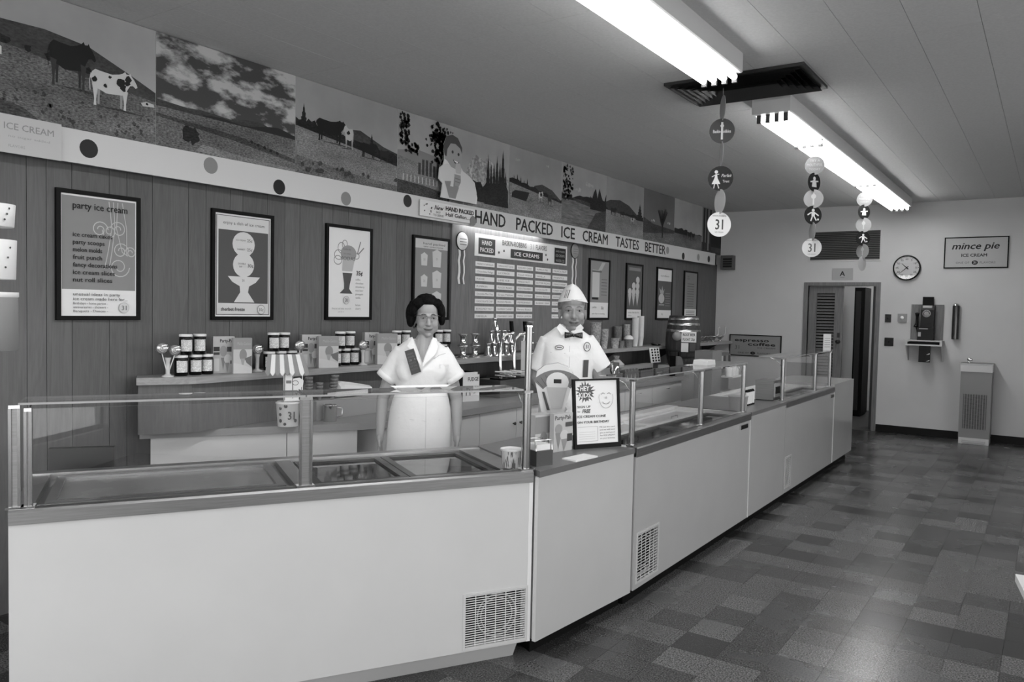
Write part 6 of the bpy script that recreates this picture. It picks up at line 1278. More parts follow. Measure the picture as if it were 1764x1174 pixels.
# birthday sign
A0, A1 = surf(990, 774), surf(1070.5, 768); U = (A1-A0); W = U.length; U.normalize(); N = Vector((U.y, -U.x, 0)); tl = .10; V = (Vector((0, 0, 1))-N*tl).normalized(); Nn = U.cross(V); Hs = .385; fr = .017
t = thing('birthday_sign', 'black framed easel sign reading HEY KIDS about a birthday ice cream cone', 'sign', A0); mb = MB(); th = .014
for x0, x1, y0, y1 in ((0, W, 0, fr*1.5), (0, W, Hs-fr*.6, Hs), (0, fr, fr*1.5, Hs-fr*.6), (W-fr, W, fr*1.5, Hs-fr*.6)): mb.obox(A0, U, V, Nn, x0, x1, y0, y1, -th, 0)
mb.build('frame', BLACK, t); mb = MB(); mb.obox(A0, U, V, Nn, fr, W-fr, fr*1.5, Hs-fr*.6, -th, -.006); mb.build('sheet', PAPER, t)
mb = MB(); mb.extrude([A0+U*W*.4-Nn*th, A0+U*W*.6-Nn*th, A0+U*W*.6-Nn*.0-N*.07, A0+U*W*.4-N*.07], (0, 0, .006)); mb.extrude([A0+U*W*.45-N*.064, A0+U*W*.55-N*.064, A0+U*W*.55+V*Hs*.7-Nn*th, A0+U*W*.45+V*Hs*.7-Nn*th], (-N*.004)); mb.build('easel_back', BLACK, t)
a = Art(A0+U*fr+V*(fr*1.5)-Nn*.0058, U, V, Nn); w_, h_ = W-2*fr, Hs-fr*2.1
pts = []
for k in range(36): an = 2*math.pi*k/36; rr = (1.0 if k % 2 else .68)*(1+.12*math.sin(k*2.3)); pts.append((w_*.24+w_*.23*rr*math.cos(an), h_*.82+h_*.17*rr*math.sin(an)))
a.poly(pts, 75); a.text('HEY', w_*.12, h_*.84, h_*.075, 205, w=w_*.22, shear=.15, bold=.03); a.text('KIDS', w_*.08, h_*.735, h_*.075, 205, w=w_*.28, shear=.15, bold=.03)
a.text('SIGN UP', w_*.04, h_*.57, h_*.035, 40, w=w_*.31, bold=.02); a.text('for', w_*.04, h_*.50, h_*.03, 80); a.text('FREE', w_*.15, h_*.49, h_*.06, 40, w=w_*.2, shear=.3, bold=.02); a.text('ICE CREAM CONE', w_*.03, h_*.415, h_*.036, 35, w=w_*.68, bold=.025); a.text('ON YOUR BIRTHDAY', w_*.03, h_*.325, h_*.036, 35, w=w_*.76, bold=.025)
a.line([(w_*.03, h_*.04), (w_*.5, h_*.04), (w_*.5, h_*.27), (w_*.03, h_*.27)], .002, 150)
for k in range(4): a.rect(w_*.06, h_*(.08+.035*k), w_*.44, h_*(.083+.035*k), 150)
for k, s in enumerate(['Fill out this card', 'and we will send', 'you a card good', 'for ICE CREAM', 'on your birthday']): a.text(s, w_*.55, h_*(.245-.045*k), h_*.022, 70, w=w_*.36)
# simple smiling face sketch
fx, fy, fr_ = w_*.72, h_*.72, w_*.17
a.line([(fx+fr_*math.cos(q), fy+fr_*1.25*math.sin(q)) for q in [math.pi*(.9+1.2*k/16) for k in range(17)]], .0022, 110); a.line([(fx+fr_*.55*math.cos(q), fy-fr_*.35+fr_*.4*math.sin(q)) for q in [math.pi*(1.1+.8*k/8) for k in range(9)]], .003, 90)
for s in (-1, 1): a.line([(fx+s*fr_*.2, fy+fr_*.45), (fx+s*fr_*.45, fy+fr_*.6), (fx+s*fr_*.65, fy+fr_*.4)], .003, 90)
a.circ(fx, fy+.0, fr_*.14, 150); a.build('print', t)
# note pad
p = surf(1008, 787); t = thing('note_pad', 'small white pad of paper lying on the middle counter', 'note pad', p); mb = MB(); mb.obox(p, Vector((.12, .99, 0)), Vector((-.99, .12, 0)), Vector((0, 0, 1)), -.14, .05, -.045, .045, 0, .007); mb.build('pad', PAPER, t)
# weighing scale
c = surf(958, 762); c = Vector((c.x, c.y, TZ)); vd = Vector((-c.x, -c.y, 0)).normalized(); U = Vector((-vd.y, vd.x, 0)); V = Vector((0, 0, 1)); sm = (c-Vector(CAM)).dot(Vector(_fw))/FPX
t = thing('weighing_scale', 'white fan-dial weighing scale standing before the man', 'scale', c); SCW = mat('scale_white', .62, .25, .5)
zf = lambda py: CH+(531-py)*sm; xf = lambda px: (px-956)*sm
out = [(xf(938), zf(738)), (xf(928), zf(700)), (xf(918), zf(655)), (xf(921), zf(637)), (xf(934), zf(627)), (xf(956), zf(623)), (xf(973), zf(629)), (xf(983), zf(641)), (xf(981), zf(656)), (xf(970), zf(700)), (xf(964), zf(738))]
mb = MB(); mb.extrude([c+U*x+V*(z-TZ)+vd*.04 for x, z in out], -vd*.09); mb.build('dial_housing', SCW, t)
a = Art(c+vd*.0405-V*TZ, U, V, vd); arc = lambda r0, r1, t0, t1: [(r1*math.cos(t0+(t1-t0)*k/12), zf(690)+r1*math.sin(t0+(t1-t0)*k/12)) for k in range(13)]+[(r0*math.cos(t1-(t1-t0)*k/12), zf(690)+r0*math.sin(t1-(t1-t0)*k/12)) for k in range(13)]
R1 = zf(630)-zf(690); a.poly(arc(R1*.55, R1*.93, math.radians(48), math.radians(138)), 105); 
for k in range(9): an = math.radians(54+10*k); a.line([(R1*.6*math.cos(an), zf(690)+R1*.6*math.sin(an)), (R1*.85*math.cos(an), zf(690)+R1*.85*math.sin(an))], .002, 60)
a.circ(0, zf(655), R1*.32, 195, R1*.28); a.rect(-.022, zf(657), .022, zf(650), 35)
a.poly([(xf(937), zf(664)), (xf(972), zf(664)), (xf(964), zf(700)), (xf(946), zf(700))], 165); a.build('dial', t)
mb = MB(); mb.extrude([c+U*xf(930)+V*(zf(672)-TZ)+vd*.045, c+U*xf(934)+V*(zf(672)-TZ)+vd*.045, c+U*xf(944)+V*(zf(703)-TZ)+vd*.045, c+U*xf(939)+V*(zf(703)-TZ)+vd*.045], vd*.006); mb.build('lever', DARKMETAL, t)
mb = MB(); mb.obox(c, U, vd, V, -.13, .13, -.1, .1, 0, .06); mb.build('base', SCW, t); mb = MB(); mb.obox(c, U, vd, V, -.045, .045, -.04, .04, .06, zf(738)-TZ+.01); mb.build('neck', SCW, t)
mb = MB(); mb.lathe([(.02, 0), (.02, .02), (.115, .025), (.115, .03), (.001, .03)], c-vd*.0+U*.0+V*.0605-vd*.0, 24); 
# right cabinet items
p = surf(1271, 706); t = thing('plain_tub', 'plain pale tub inside the glass at the end of the straight cabinet', 'tub', p); mb = MB(); mb.lathe([(.062, 0), (.064, .003), (.075, .105), (.078, .107), (.078, .115), (.001, .115)], p, 24); mb.build('carton', mat('tub_dull', .34, .6), t)
p = surf(1333, 690); hd = hit(1333, 656, x=p.x).z-TZ; t = thing('steel_dispenser', 'square polished steel napkin dispenser on the counter before the far cabinet', 'napkin dispenser', p); mb = MB(); mb.box(p.x-.16, p.x, p.y-.02, p.y+.22, TZ+.006, TZ+hd); mb.build('case', STEEL, t); mb = MB(); mb.box(p.x-.155, p.x-.005, p.y-.01, p.y+.21, TZ, TZ+.006); mb.build('foot', BLACK, t); mb = MB(); mb.box(p.x+.0005, p.x+.006, p.y+.01, p.y+.19, TZ+.03, TZ+hd-.02); mb.build('face_plate', CHROME, t); mb = MB(); mb.box(p.x+.0065, p.x+.012, p.y+.04, p.y+.16, TZ+.06, TZ+.12); mb.build('slot', BLACK, t)
p = surf(1300, 698); t = thing('scoop_rack', 'row of white handled scoops with black tips standing by the steel dispenser', 'rack', p)
for k in range(4): q = p+Vector((-.05, -.06+.05*k, 0)); mb = MB(); mb.tube(q+V*.012, q+V*.11, .016, .018, n=12); mb.build('handle', PAPER, t); mb = MB(); mb.tube(q, q+V*.0125, .019, n=12); mb.ell(q+V*.115, .017, 10, 6); mb.build('tip', BLACK, t)
# on the glass shelves
gz = GT+.0205
p = hit(1424, 603, z=gz); p.x = min(max(p.x, -2.12), -1.96); t = thing('shelf_card', 'small white card standing on the last glass shelf near the door', 'card', (p.x, p.y, gz)); q = hit(1424, 603, x=p.x); mb = MB(); hh = hit(1424, 575, x=p.x).z-gz; mb.obox(Vector((p.x, q.y, gz)), Vector((.5, .85, 0)).normalized(), Vector((.85, -.5, 0)).normalized(), V, -.055, .055, 0, .004, 0, hh); mb.build('card', PAPER, t)
a = Art(Vector((p.x, q.y, gz))+Vector((.85, -.5, 0)).normalized()*.0045-Vector((.5, .85, 0)).normalized()*.055, Vector((.5, .85, 0)).normalized(), V, Vector((.85, -.5, 0)).normalized()); [a.rect(.015, hh*(.2+.13*k), .095, hh*(.225+.13*k), 120) for k in range(5)]; a.build('print', t)
p = hit(1210, 634, x=-2.08); t = thing('paper_stack', 'flat stack of white paper on the glass shelf of the near straight cabinet', 'paper', (-2.08, p.y, gz))
for k in range(4): mb = MB(); mb.box(-2.13, -2.02, p.y-.06+.004*k, p.y+.10-.003*k, gz+.009*k, gz+.009*k+.008); mb.build('sheet_block', PAPER, t)
sA, sB = [(lambda d_, Q_: (Vector(CAM)+d_*((Q_-Vector(CAM)).dot(FA.n)/d_.dot(FA.n))-FA.O).dot(FA.d))(Vector(ray(q, 680)), FA.p(1, .12, 0)) for q in (688, 772)]; t = thing('paper_tray', 'white paper tray with dark triangles lying on the glass shelf before the woman', 'tray', FA.p(1.6, .12, gz)); mb = MB(); c0, c1 = FA.p(1.42, .05, gz), FA.p(1.42, .19, gz); 
FA.b(mb, sA, sB, .09, .16, gz, gz+.003); mb.extrude([FA.p(sA, .09, gz+.001), FA.p(sB, .09, gz+.001), FA.p(sB+.03, .08, gz+.014), FA.p(sA-.03, .08, gz+.014)], FA.n*.002); mb.extrude([FA.p(sA, .16, gz+.001), FA.p(sB, .16, gz+.001), FA.p(sB+.03, .17, gz+.014), FA.p(sA-.03, .17, gz+.014)], FA.n*.002); mb.build('tray', PAPER, t)
a = Art(FA.p(sA, .0795, gz), FA.d, (0, 0, 1), -FA.n); a.poly([(.06, .0125), (.11, .0125), (.09, .003)], 95); a.poly([(.13, .003), (.14, .0125), (.18, .0125), (.19, .003)], 95); a.build('print', t)
# ================================================================== PEOPLE
from mathutils.bvhtree import BVHTree
def organic(mb, voxel, smooth=4, cutter=None, sfac=.5):
    """fuse closed pieces into one continuous surface"""
    me = bpy.data.meshes.new('tmp'); me.from_pydata([tuple(p) for p in mb.v], [], mb.f); me.update()
    o = bpy.data.objects.new('tmp', me); C.objects.link(o)
    bm = bmesh.new(); bm.from_mesh(me); bmesh.ops.remove_doubles(bm, verts=bm.verts, dist=1e-6); bmesh.ops.recalc_face_normals(bm, faces=bm.faces); bm.to_mesh(me); bm.free()
    m = o.modifiers.new('r', 'REMESH'); m.mode = 'VOXEL'; m.voxel_size = voxel; m.use_smooth_shade = True
    s = o.modifiers.new('s', 'SMOOTH'); s.iterations = smooth; s.factor = sfac
    co = None
    if cutter:
        cm = bpy.data.meshes.new('cut'); cm.from_pydata([tuple(p) for p in cutter.v], [], cutter.f); cm.update()
        bm = bmesh.new(); bm.from_mesh(cm); bmesh.ops.recalc_face_normals(bm, faces=bm.faces); bm.to_mesh(cm); bm.free()
        co = bpy.data.objects.new('cut', cm); C.objects.link(co); b = o.modifiers.new('b', 'BOOLEAN'); b.operation = 'DIFFERENCE'; b.object = co; b.solver = 'EXACT'
    dg = bpy.context.evaluated_depsgraph_get(); dg.update()
    out = bpy.data.meshes.new_from_object(o.evaluated_get(dg), depsgraph=dg)
    bpy.data.objects.remove(o); bpy.data.meshes.remove(me)
    if co: bpy.data.objects.remove(co)
    out.materials.clear(); out.polygons.foreach_set('use_smooth', [True]*len(out.polygons)); out.polygons.foreach_set('material_index', [0]*len(out.polygons))
    return out
def obj_from(me, name, m, parent=None):
    me.name = name; me.materials.append(m); o = bpy.data.objects.new(name, me); C.objects.link(o)
    if parent: o.parent = parent
    return o
def bvh(me): return BVHTree.FromPolygons([v.co.copy() for v in me.vertices], [tuple(p.vertices) for p in me.polygons])
def front(tree, x, z, y0=-1.):
    h = tree.ray_cast(Vector((x, y0, z)), Vector((0, 1, 0))); return h[0].y if h[0] else -.1
def ring(cx, cy, rx, ry, z, n=72, p=2.2): 
    r = []
    for i in range(n):
        a = 2*math.pi*i/n; c_, s_ = math.cos(a), math.sin(a); k = (abs(c_)**p+abs(s_)**p)**(-1/p); r.append((cx+rx*k*c_, cy+ry*k*s_, z))
    return r
def axial(mb, pts, n=16):
    """tube through (point, radius) list with flat ends"""
    mb.path([p for p, r in pts], [r for p, r in pts], n)
SKIN = mat('skin', .33, .5, .35, noise=.04, nscale=25); SKIN2 = mat('skin_man', .26, .45, .4, noise=.06, nscale=25)
CLOTH = mat('white_cotton', .82, .8, .2, noise=.02, nscale=14, bump=.55); HAIRB = mat('black_hair', .006, .85, .08, noise=.5, nscale=60, bump=.8); HAIRG = mat('grey_hair', .16, .6, .3, noise=.4, nscale=90)
DARKPRINT = mat('dark_ribbon', .055, .5)
def head(mb, o, s, yaw=0., male=False):
    """o = point between the eyes on the head's middle; face towards -y"""
    R = Matrix.Rotation(yaw, 3, 'Z'); o = Vector(o)
    Q = lambda x, y, z: o+R @ (Vector((x, y, z))*s)
    E = lambda c, r: mb.ell(Q(*c), tuple(q*s for q in r), 20, 14, R)
    E((0, .012, .045), (.074, .092, .082)); E((0, -.022, -.005), (.068, .072, .085)); E((0, -.030, -.060), (.056 if male else .054, .058, .050)); E((0, -.065, -.098), (.026 if male else .02, .022, .018))
    E((0, -.045, .05), (.055, .048, .05))
    for k in (-1, 1):
        E((k*.036, -.062, -.035), (.026, .026, .028)); mb.cap(Q(k*.012, -.087, .016), Q(k*.044, -.073, .016), .009*s, .008*s); E((k*.074, .012, -.018), (.010, .020, .034)); E((k*.040, -.035, -.055), (.026, .035, .034))
        E((k*.011, -.098, -.040), (.008, .010, .007))
    mb.cap(Q(0, -.088, .012), Q(0, -.106, -.036), .0085*s, .0125*s); E((0, -.088, -.066), (.02, .012, .014)); E((0, -.083, -.078), (.018, .012, .007))
    return Q, R
def face_parts(Q, R, s, par, tree, glasses, brow, lipm):
    def at_(x, z, off): 
        p = Q(x, -.2, z); d_ = (R @ Vector((0, 1, 0))); h = tree.ray_cast(p, d_); return (h[0] if h[0] else Q(x, -.09, z))-d_*off*s
    EW = mat('eye_white', .24, .3); EI = mat('eye_dark', .02, .2); LID = mat('eyelid', .12, .5)
    for k in (-1, 1):
        c = at_(k*.031, 0, -.003); mb = MB(); mb.ell(c, (.0125*s, .005*s, .0048*s), 14, 8, R); e = mb.build('eye', EW, par)
        mb = MB(); mb.ell(c-R @ Vector((0, .0035*s, -.0005)), (.0058*s, .0045*s, .0055*s), 12, 8, R); mb.build('iris', EI, e)
        mb = MB(); mb.path([at_(k*.031+dx, .0055-abs(dx)*.22, .0) for dx in (-.017, -.009, 0, .009, .017)], .0022*s, 6); mb.build('eyelid', LID, par)
        mb = MB(); mb.path([at_(k*.031+dx, .021+.003*math.cos(dx*120)-.15*max(0, k*dx), .0) for dx in (-.018, -.009, 0, .009, .018)], [.002*s, .0032*s, .0035*s, .003*s, .0015*s], 6); mb.build('eyebrow', brow, par)
    mb = MB(); mb.path([at_(x, -.0655-.0015*math.cos(x*90)-abs(x)*(-.06), .001) for x in (-.029, -.014, 0, .014, .029)], [.0015*s, .0036*s, .0034*s, .0036*s, .0015*s], 6); mb.build('upper_lip', lipm, par)
    mb = MB(); mb.path([at_(x, -.0725+abs(x)*.16, .001) for x in (-.024, -.012, 0, .012, .024)], [.0015*s, .0038*s, .0044*s, .0038*s, .0015*s], 6); mb.build('lower_lip', lipm, par)
    if glasses:
        mb = MB()
        for k in (-1, 1):
            pts = [Q(k*.031+.024*math.cos(q*2*math.pi/20)*(1.1 if math.sin(q*2*math.pi/20) > 0 else .9), -.104+.012*abs(.024*math.cos(q*2*math.pi/20)*40)*.04, -.004+.017*math.sin(q*2*math.pi/20)+(.004 if math.sin(q*2*math.pi/20) > .2 else 0)) for q in range(21)]; mb.path(pts, .0012*s, 5)
        g = mb.build('glasses', mat('glasses_rim', .30, .3, metal=.5), par)
        mb = MB()
        for k in (-1, 1): mb.path([Q(k*.010, -.106, .012), Q(k*.03, -.106, .0165), Q(k*.058, -.098, .018)], .0026*s, 6); mb.path([Q(k*.058, -.098, .018), Q(k*.078, -.04, .012), Q(k*.078, .015, .002)], .0018*s, 6)
        mb.path([Q(-.010, -.106, .006), Q(0, -.11, .009), Q(.010, -.106, .006)], .0016*s, 6); mb.build('browline', mat('browline', .10, .3), g)
        mb = MB()
        for k in (-1, 1): mb.add([Q(k*.031+.021*math.cos(q*2*math.pi/16), -.1035, -.003+.015*math.sin(q*2*math.pi/16)) for q in range(16)], [tuple(range(16))])
        mb.build('lens', glassmat('lens_glass', .92, .0, boost=2.5), g)
def hand3(mb, wr, d, nrm, s, side):
    """wr wrist, d finger direction, nrm palm normal, side thumb side sign"""
    d = Vector(d).normalized(); n = Vector(nrm); n = (n-d*n.dot(d)).normalized(); w = d.cross(n)*side; wr = Vector(wr)
    c = wr+d*.045*s; mb.cap(wr, wr+d*.03*s, .022*s, .024*s)
    for k, (o, L) in enumerate(((-.026, .066), (-.009, .076), (.009, .072), (.025, .058))):
        b = wr+d*.078*s-w*o*s; mb.cap(wr+d*.02*s-w*o*.6*s, b, .012*s, .0095*s, 10); m_ = b+d*L*.5*s+n*.006*s; e = m_+(d*.75+n*.55).normalized()*L*.5*s; mb.cap(b, m_, .0092*s, .0082*s, 10); mb.cap(m_, e, .0082*s, .0066*s, 10)
    b = wr+d*.018*s+w*.02*s; m_ = b+(d*.7+w*.7).normalized()*.036*s+n*.008*s; e = m_+(d*.95+w*.2+n*.2).normalized()*.032*s; mb.cap(b, m_, .0125*s, .0098*s, 10); mb.cap(m_, e, .0098*s, .0078*s, 10)
def place(o, px, depth):
    p = hit(px, 560, depth=depth); d_ = Vector((p.x, p.y, 0)).normalized(); o.location = (p.x, p.y, 0); o.rotation_euler = (0, 0, math.atan2(-d_.x, d_.y)); return o
# ------------------------------------------------------------------ woman
tc_ = -.028      # torso centre
mb = MB(); Q, Rh = head(mb, (0, 0, 1.600), 1.0, math.radians(7))
mb.cap((-.002, .026, 1.53), (tc_*.5, .03, 1.42), .043, .052)
mb.loft([ring(tc_, .01, rx, ry, z) for z, rx, ry in ((.86, .17, .12), (1.0, .155, .115), (1.17, .125, .095), (1.30, .15, .105), (1.39, .155, .085), (1.43, .10, .07), (1.46, .06, .055))])
mb.cap((tc_*.6, -.015, 1.46), (tc_, -.062, 1.30), .052, .058); mb.cap((tc_-.04, -.01, 1.43), (tc_-.03, -.06, 1.32), .045, .05); mb.cap((tc_+.04, -.01, 1.43), (tc_+.03, -.06, 1.32), .045, .05)
for k, sh, el, wr in ((-1, (tc_-.15, .012, 1.352), (-.262, .03, 1.10), (-.272, -.04, .885)), (1, (tc_+.15, .012, 1.352), (.192, .03, 1.10), (.196, -.04, .885))):
    axial(mb, [(Vector(sh), .043), (Vector(sh).lerp(Vector(el), .5), .045), (Vector(el), .037), (Vector(el).lerp(Vector(wr), .3), .037), (Vector(wr), .024)], 14); mb.ell(sh, .043); mb.ell(el, .037)
    hand3(mb, wr, (-.01*k, -.12, -1), (-k*1.0, -.25, 0), .95, -k if k < 0 else -k)
for k in (-1, 1): axial(mb, [(Vector((tc_+k*.085, .01, .92)), .085), (Vector((tc_+k*.085, .01, .5)), .052), (Vector((tc_+k*.085, .025, .36)), .05), (Vector((tc_+k*.085, .02, .09)), .032), (Vector((tc_+k*.085, .0, .03)), .034)], 14); mb.cap((tc_+k*.085, .03, .032), (tc_+k*.09, -.12, .022), .03, .02)
wme = organic(mb, .0045, 3); wtree = bvh(wme)
W_ = obj_from(wme, 'person', SKIN); tag(W_, 'person in a white short-sleeved uniform dress with ribbon badge and glasses behind the cabinet', 'person')
# dress
mb = MB(); prof = [(.42, .225, .19), (.62, .215, .18), (.80, .203, .168), (.95, .195, .158), (1.04, .186, .148), (1.10, .172, .135), (1.165, .150, .114), (1.22, .160, .125), (1.29, .176, .136), (1.35, .178, .118), (1.405, .165, .095), (1.44, .125, .08), (1.472, .082, .068)]
mb.loft([ring(tc_+(.0 if z > 1.1 else (1.1-z)*-.03), .01, rx, ry, z) for z, rx, ry in prof])
for k in (-1, 1): mb.ell((tc_+k*.068, -.065, 1.28), (.085, .05, .085))
for k, e in ((-1, (-.245, .022, 1.225)), (1, (.188, .022, 1.225))):
    s_ = Vector((tc_+k*.10, .012, 1.385)); e = Vector(e); axial(mb, [(s_, .075), (s_.lerp(e, .35), .074), (s_.lerp(e, .7), .066), (e, .063)], 20)
cut = MB(); cut.extrude([(tc_-.058, -.30, 1.50), (tc_+.062, -.30, 1.50), (tc_+.055, -.30, 1.46), (tc_+.03, -.3, 1.40), (tc_+.006, -.30, 1.332), (tc_-.02, -.3, 1.40), (tc_-.045, -.30, 1.46)], (0, .27, 0))
dme = organic(mb, .006, 12, cut); dtree = bvh(dme); dress = obj_from(dme, 'dress', CLOTH, W_)
def strip(tree, pts, w, th, m, name, par, off=.003):
    mb = MB(); P = [Vector((x, front(tree, x, z)-off, z)) for x, z in pts]
    for a_, b_ in zip(P, P[1:]):
        d_ = (b_-a_).normalized(); n_ = Vector((-d_.z, 0, d_.x))*w/2; mb.extrude([a_-n_, a_+n_, b_+n_, b_-n_], (0, -th, 0))
    return mb.build(name, m, par)
def patch(tree, pts, th, m, name, par, off=.003):
    mb = MB(); P = [Vector((x, front(tree, x, z)-off, z)) for x, z in pts]; mb.extrude(P, (0, -th, 0)); return mb.build(name, m, par)
# lapels
for k in (-1, 1):
    mb = MB(); c0 = tc_+.005; inner = [(c0+k*.062, 1.485, -.045), (c0+k*.048, 1.44, -.088), (c0+k*.026, 1.39, -.122), (c0+k*.003, 1.325, -.150)]; outer = [(c0+k*.085, 1.478, -.035), (c0+k*.092, 1.43, -.085), (c0+k*(.085 if k > 0 else .055), 1.395, -.118), (c0+k*.008, 1.318, -.150)]
    for i in range(3):
        a_, b_, c_, d_ = inner[i], inner[i+1], outer[i+1], outer[i]; mb.extrude([(x, min(y, front(dtree, x, z)-.004) if i > 0 else y, z) for x, z, y in (a_, b_, c_, d_)], (0, -.004, 0))
    mb.build('lapel', CLOTH, dress)
sx = lambda px: (px-735)*.003566; szw = lambda py: 1.672+(527.4-py)*.003566
yr = min(front(dtree, sx(x_), szw(z_)) for x_, z_ in ((700, 604), (714, 600), (720, 620), (727, 637), (711, 643)))-.012
mb = MB(); mb.extrude([(sx(699), yr, szw(603)), (sx(714), yr, szw(598)), (sx(727), yr, szw(637)), (sx(711), yr, szw(643))], (0, .003, 0)); o = mb.build('ribbon_badge', DARKPRINT, W_)
a = Art((sx(699), yr-.0003, szw(603)), Vector((sx(714)-sx(699), 0, szw(598)-szw(603))).normalized(), Vector((sx(711)-sx(699), 0, szw(643)-szw(603))).normalized()*-1, (0, -1, 0))
for k, (tx, g) in enumerate((('ASK', 100), ('FOR', 100), ('31', 120), ('FLAVOR', 100), ('OF THE', 100), ('MONTH', 100))): a.text(tx, .008, -.03-.019*k, .011, g, w=.04)
a.build('ribbon_lettering', o)
patch(dtree, [(sx(757), szw(625)), (sx(774), szw(626)), (sx(773), szw(633)), (sx(758), szw(632))], .002, PAPER, 'name_badge', W_, .004)
strip(dtree, [(sx(736), szw(p_)) for p_ in (680, 700, 720, 745, 770, 800)], .0025, .0012, mat('seam_grey', .5, .8), 'skirt_seam', dress, .0005)
strip(dtree, [(sx(690), szw(716)), (sx(712), szw(718)), (sx(735), szw(720)), (sx(760), szw(719))], .002, .0012, mat('seam_grey', .5, .8), 'pocket_seam', dress, .0005)
strip(dtree, [(sx(748), szw(616)), (sx(757), szw(610)), (sx(768), szw(607))], .0025, .0012, mat('seam_dark', .35, .8), 'lapel_fold', dress, .001)
# waistband
mb = MB(); mb.loft([ring(tc_, .01, .1535, .1175, 1.148), ring(tc_, .01, .1535, .1175, 1.182)]); mb.build('waistband', CLOTH, dress)
for k, e, s_ in ((-1, Vector((-.245, .022, 1.225)), Vector((tc_-.10, .012, 1.385))), (1, Vector((.188, .022, 1.225)), Vector((tc_+.10, .012, 1.385)))):
    d_ = (e-s_).normalized(); mb = MB(); mb.lathe([(.063, -.03), (.0665, -.028), (.0655, .004), (.060, .004)], e, 28, d_, caps=False); mb.build('sleeve_cuff', CLOTH, dress)
face_parts(Q, Rh, 1.0, W_, wtree, True, mat('brow_dark', .05, .6), mat('lips_dark', .10, .4))
# hair
mb = MB(); E = lambda c, r: mb.ell(Q(*c), r, 18, 12, Rh)
E((-.005, .03, .075), (.094, .088, .062)); E((-.092, .02, .025), (.036, .062, .07)); E((.088, .02, .03), (.030, .06, .066)); E((0, .07, .01), (.095, .05, .09)); E((-.055, -.035, .088), (.045, .045, .034)); E((0, -.048, .098), (.05, .04, .028)); E((.05, -.036, .09), (.042, .042, .032)); E((-.098, .0, -.015), (.026, .045, .042)); E((.093, .0, -.005), (.022, .045, .04)); E((-.085, -.04, .05), (.02, .03, .04)); E((.08, -.04, .052), (.018, .03, .038))
rh = random.Random(2)
for k in range(90):
    an = rh.uniform(0, 2*math.pi); el = rh.uniform(-.15, 1.4); x, y, z = .105*math.cos(el)*math.cos(an), .03+.098*math.cos(el)*math.sin(an), .03+.102*math.sin(el)
    if y < -.03 and z < .09 and abs(x) < .075: continue
    mb.ell(Q(x, y, z), rh.uniform(.014, .024), 8, 6)
hme = organic(mb, .005, 2); obj_from(hme, 'hair', HAIRB, W_)
mb = MB(); mb.ell(Q(-.078, -.004, -.057), .008, 10, 8); mb.build('earring', mat('earring', .05, .2), W_)
for k in (-1, 1): mb = MB(); mb.loft([[(tc_+k*.087+x*.036, -.02+y*.12-.015, z) for x, y in [(math.cos(q*.5236), math.sin(q*.5236)) for q in range(12)]] for z in (0, .02, .05)]); mb.build('shoe', PAPER, W_)
place(W_, 735, 4.85)
# ------------------------------------------------------------------ man
s = 1.22; tm = -.035
mx = lambda px: (px-986)*.004007; mz = lambda py: 1.672+(532.6-py)*.004007
mb = MB(); Qm, Rm = head(mb, (mx(986), 0, 1.662), s, math.radians(5), True)
mb.cap((0, .015, 1.55), (tm*.5, .03, 1.46), .066, .072); mb.ell((0, -.045, 1.535), (.05, .05, .03))
mb.loft([ring(tm, .02, rx, ry, z) for z, rx, ry in ((.88, .17, .13), (1.05, .17, .135), (1.25, .165, .125), (1.40, .17, .11), (1.48, .14, .085), (1.53, .07, .065))])
for k, sh, el, wr in ((-1, (tm-.155, .02, 1.42), (-.255, .03, 1.17), (-.13, -.17, 1.06)), (1, (tm+.15, .02, 1.42), (.205, .04, 1.17), (.20, .0, .95))):
    axial(mb, [(Vector(sh), .052), (Vector(sh).lerp(Vector(el), .5), .052), (Vector(el), .044), (Vector(el).lerp(Vector(wr), .35), .044), (Vector(wr), .029)], 14); mb.ell(sh, .05); mb.ell(el, .044)
    d_ = (Vector(wr)-Vector(el)).normalized(); hand3(mb, wr, d_, (-k*.6, -.2, -.8) if k < 0 else (-.8, -.3, -.1), 1.08, -k)
for k in (-1, 1): axial(mb, [(Vector((tm+k*.09, .02, .93)), .085), (Vector((tm+k*.09, .02, .5)), .06), (Vector((tm+k*.09, .03, .1)), .04), (Vector((tm+k*.09, .02, .04)), .04)], 14)
mme = organic(mb, .0048, 3); mtree = bvh(mme); M_ = obj_from(mme, 'person', SKIN2); tag(M_, 'person in a white short-sleeved shirt, dotted bow tie and paper hat behind the scale', 'person')
mb = MB(); prof = [(.90, .195, .155), (1.05, .19, .155), (1.22, .185, .145), (1.36, .188, .135), (1.44, .185, .118), (1.485, .165, .098), (1.52, .115, .085), (1.545, .085, .078)]
mb.loft([ring(tm, .02, rx, ry, z) for z, rx, ry in prof])
for k, e in ((-1, (-.243, .03, 1.23)), (1, (.222, .04, 1.255))):
    s_ = Vector((tm+k*.12, .02, 1.455)); e = Vector(e); axial(mb, [(s_, .075), (s_.lerp(e, .3), .078), (s_.lerp(e, .7), .074), (e, .07)], 20)
sme = organic(mb, .006, 9); stree = bvh(sme); shirt = obj_from(sme, 'shirt', CLOTH, M_)
# collar wings
for k in (-1, 1):
    mb = MB(); c0 = tm+.02; a_, b_, c_, d_ = (c0+k*.005, 1.517, -.085), (c0+k*.072, 1.572, -.045), (c0+k*.095, 1.545, -.05), (c0+k*.055, 1.49, -.10)
    mb.extrude([(x, min(y, front(stree, x, z)-.002), z) for x, z, y in (a_, b_, c_, d_)], (0, -.005, 0)); mb.build('collar', CLOTH, shirt)
mb = MB(); mb.lathe([(.078, 0), (.076, .03), (.071, .03), (.073, 0)], (tm+.012, .015, 1.53), 28, (0, .12, 1), caps=False); mb.build('collar_band', CLOTH, shirt)
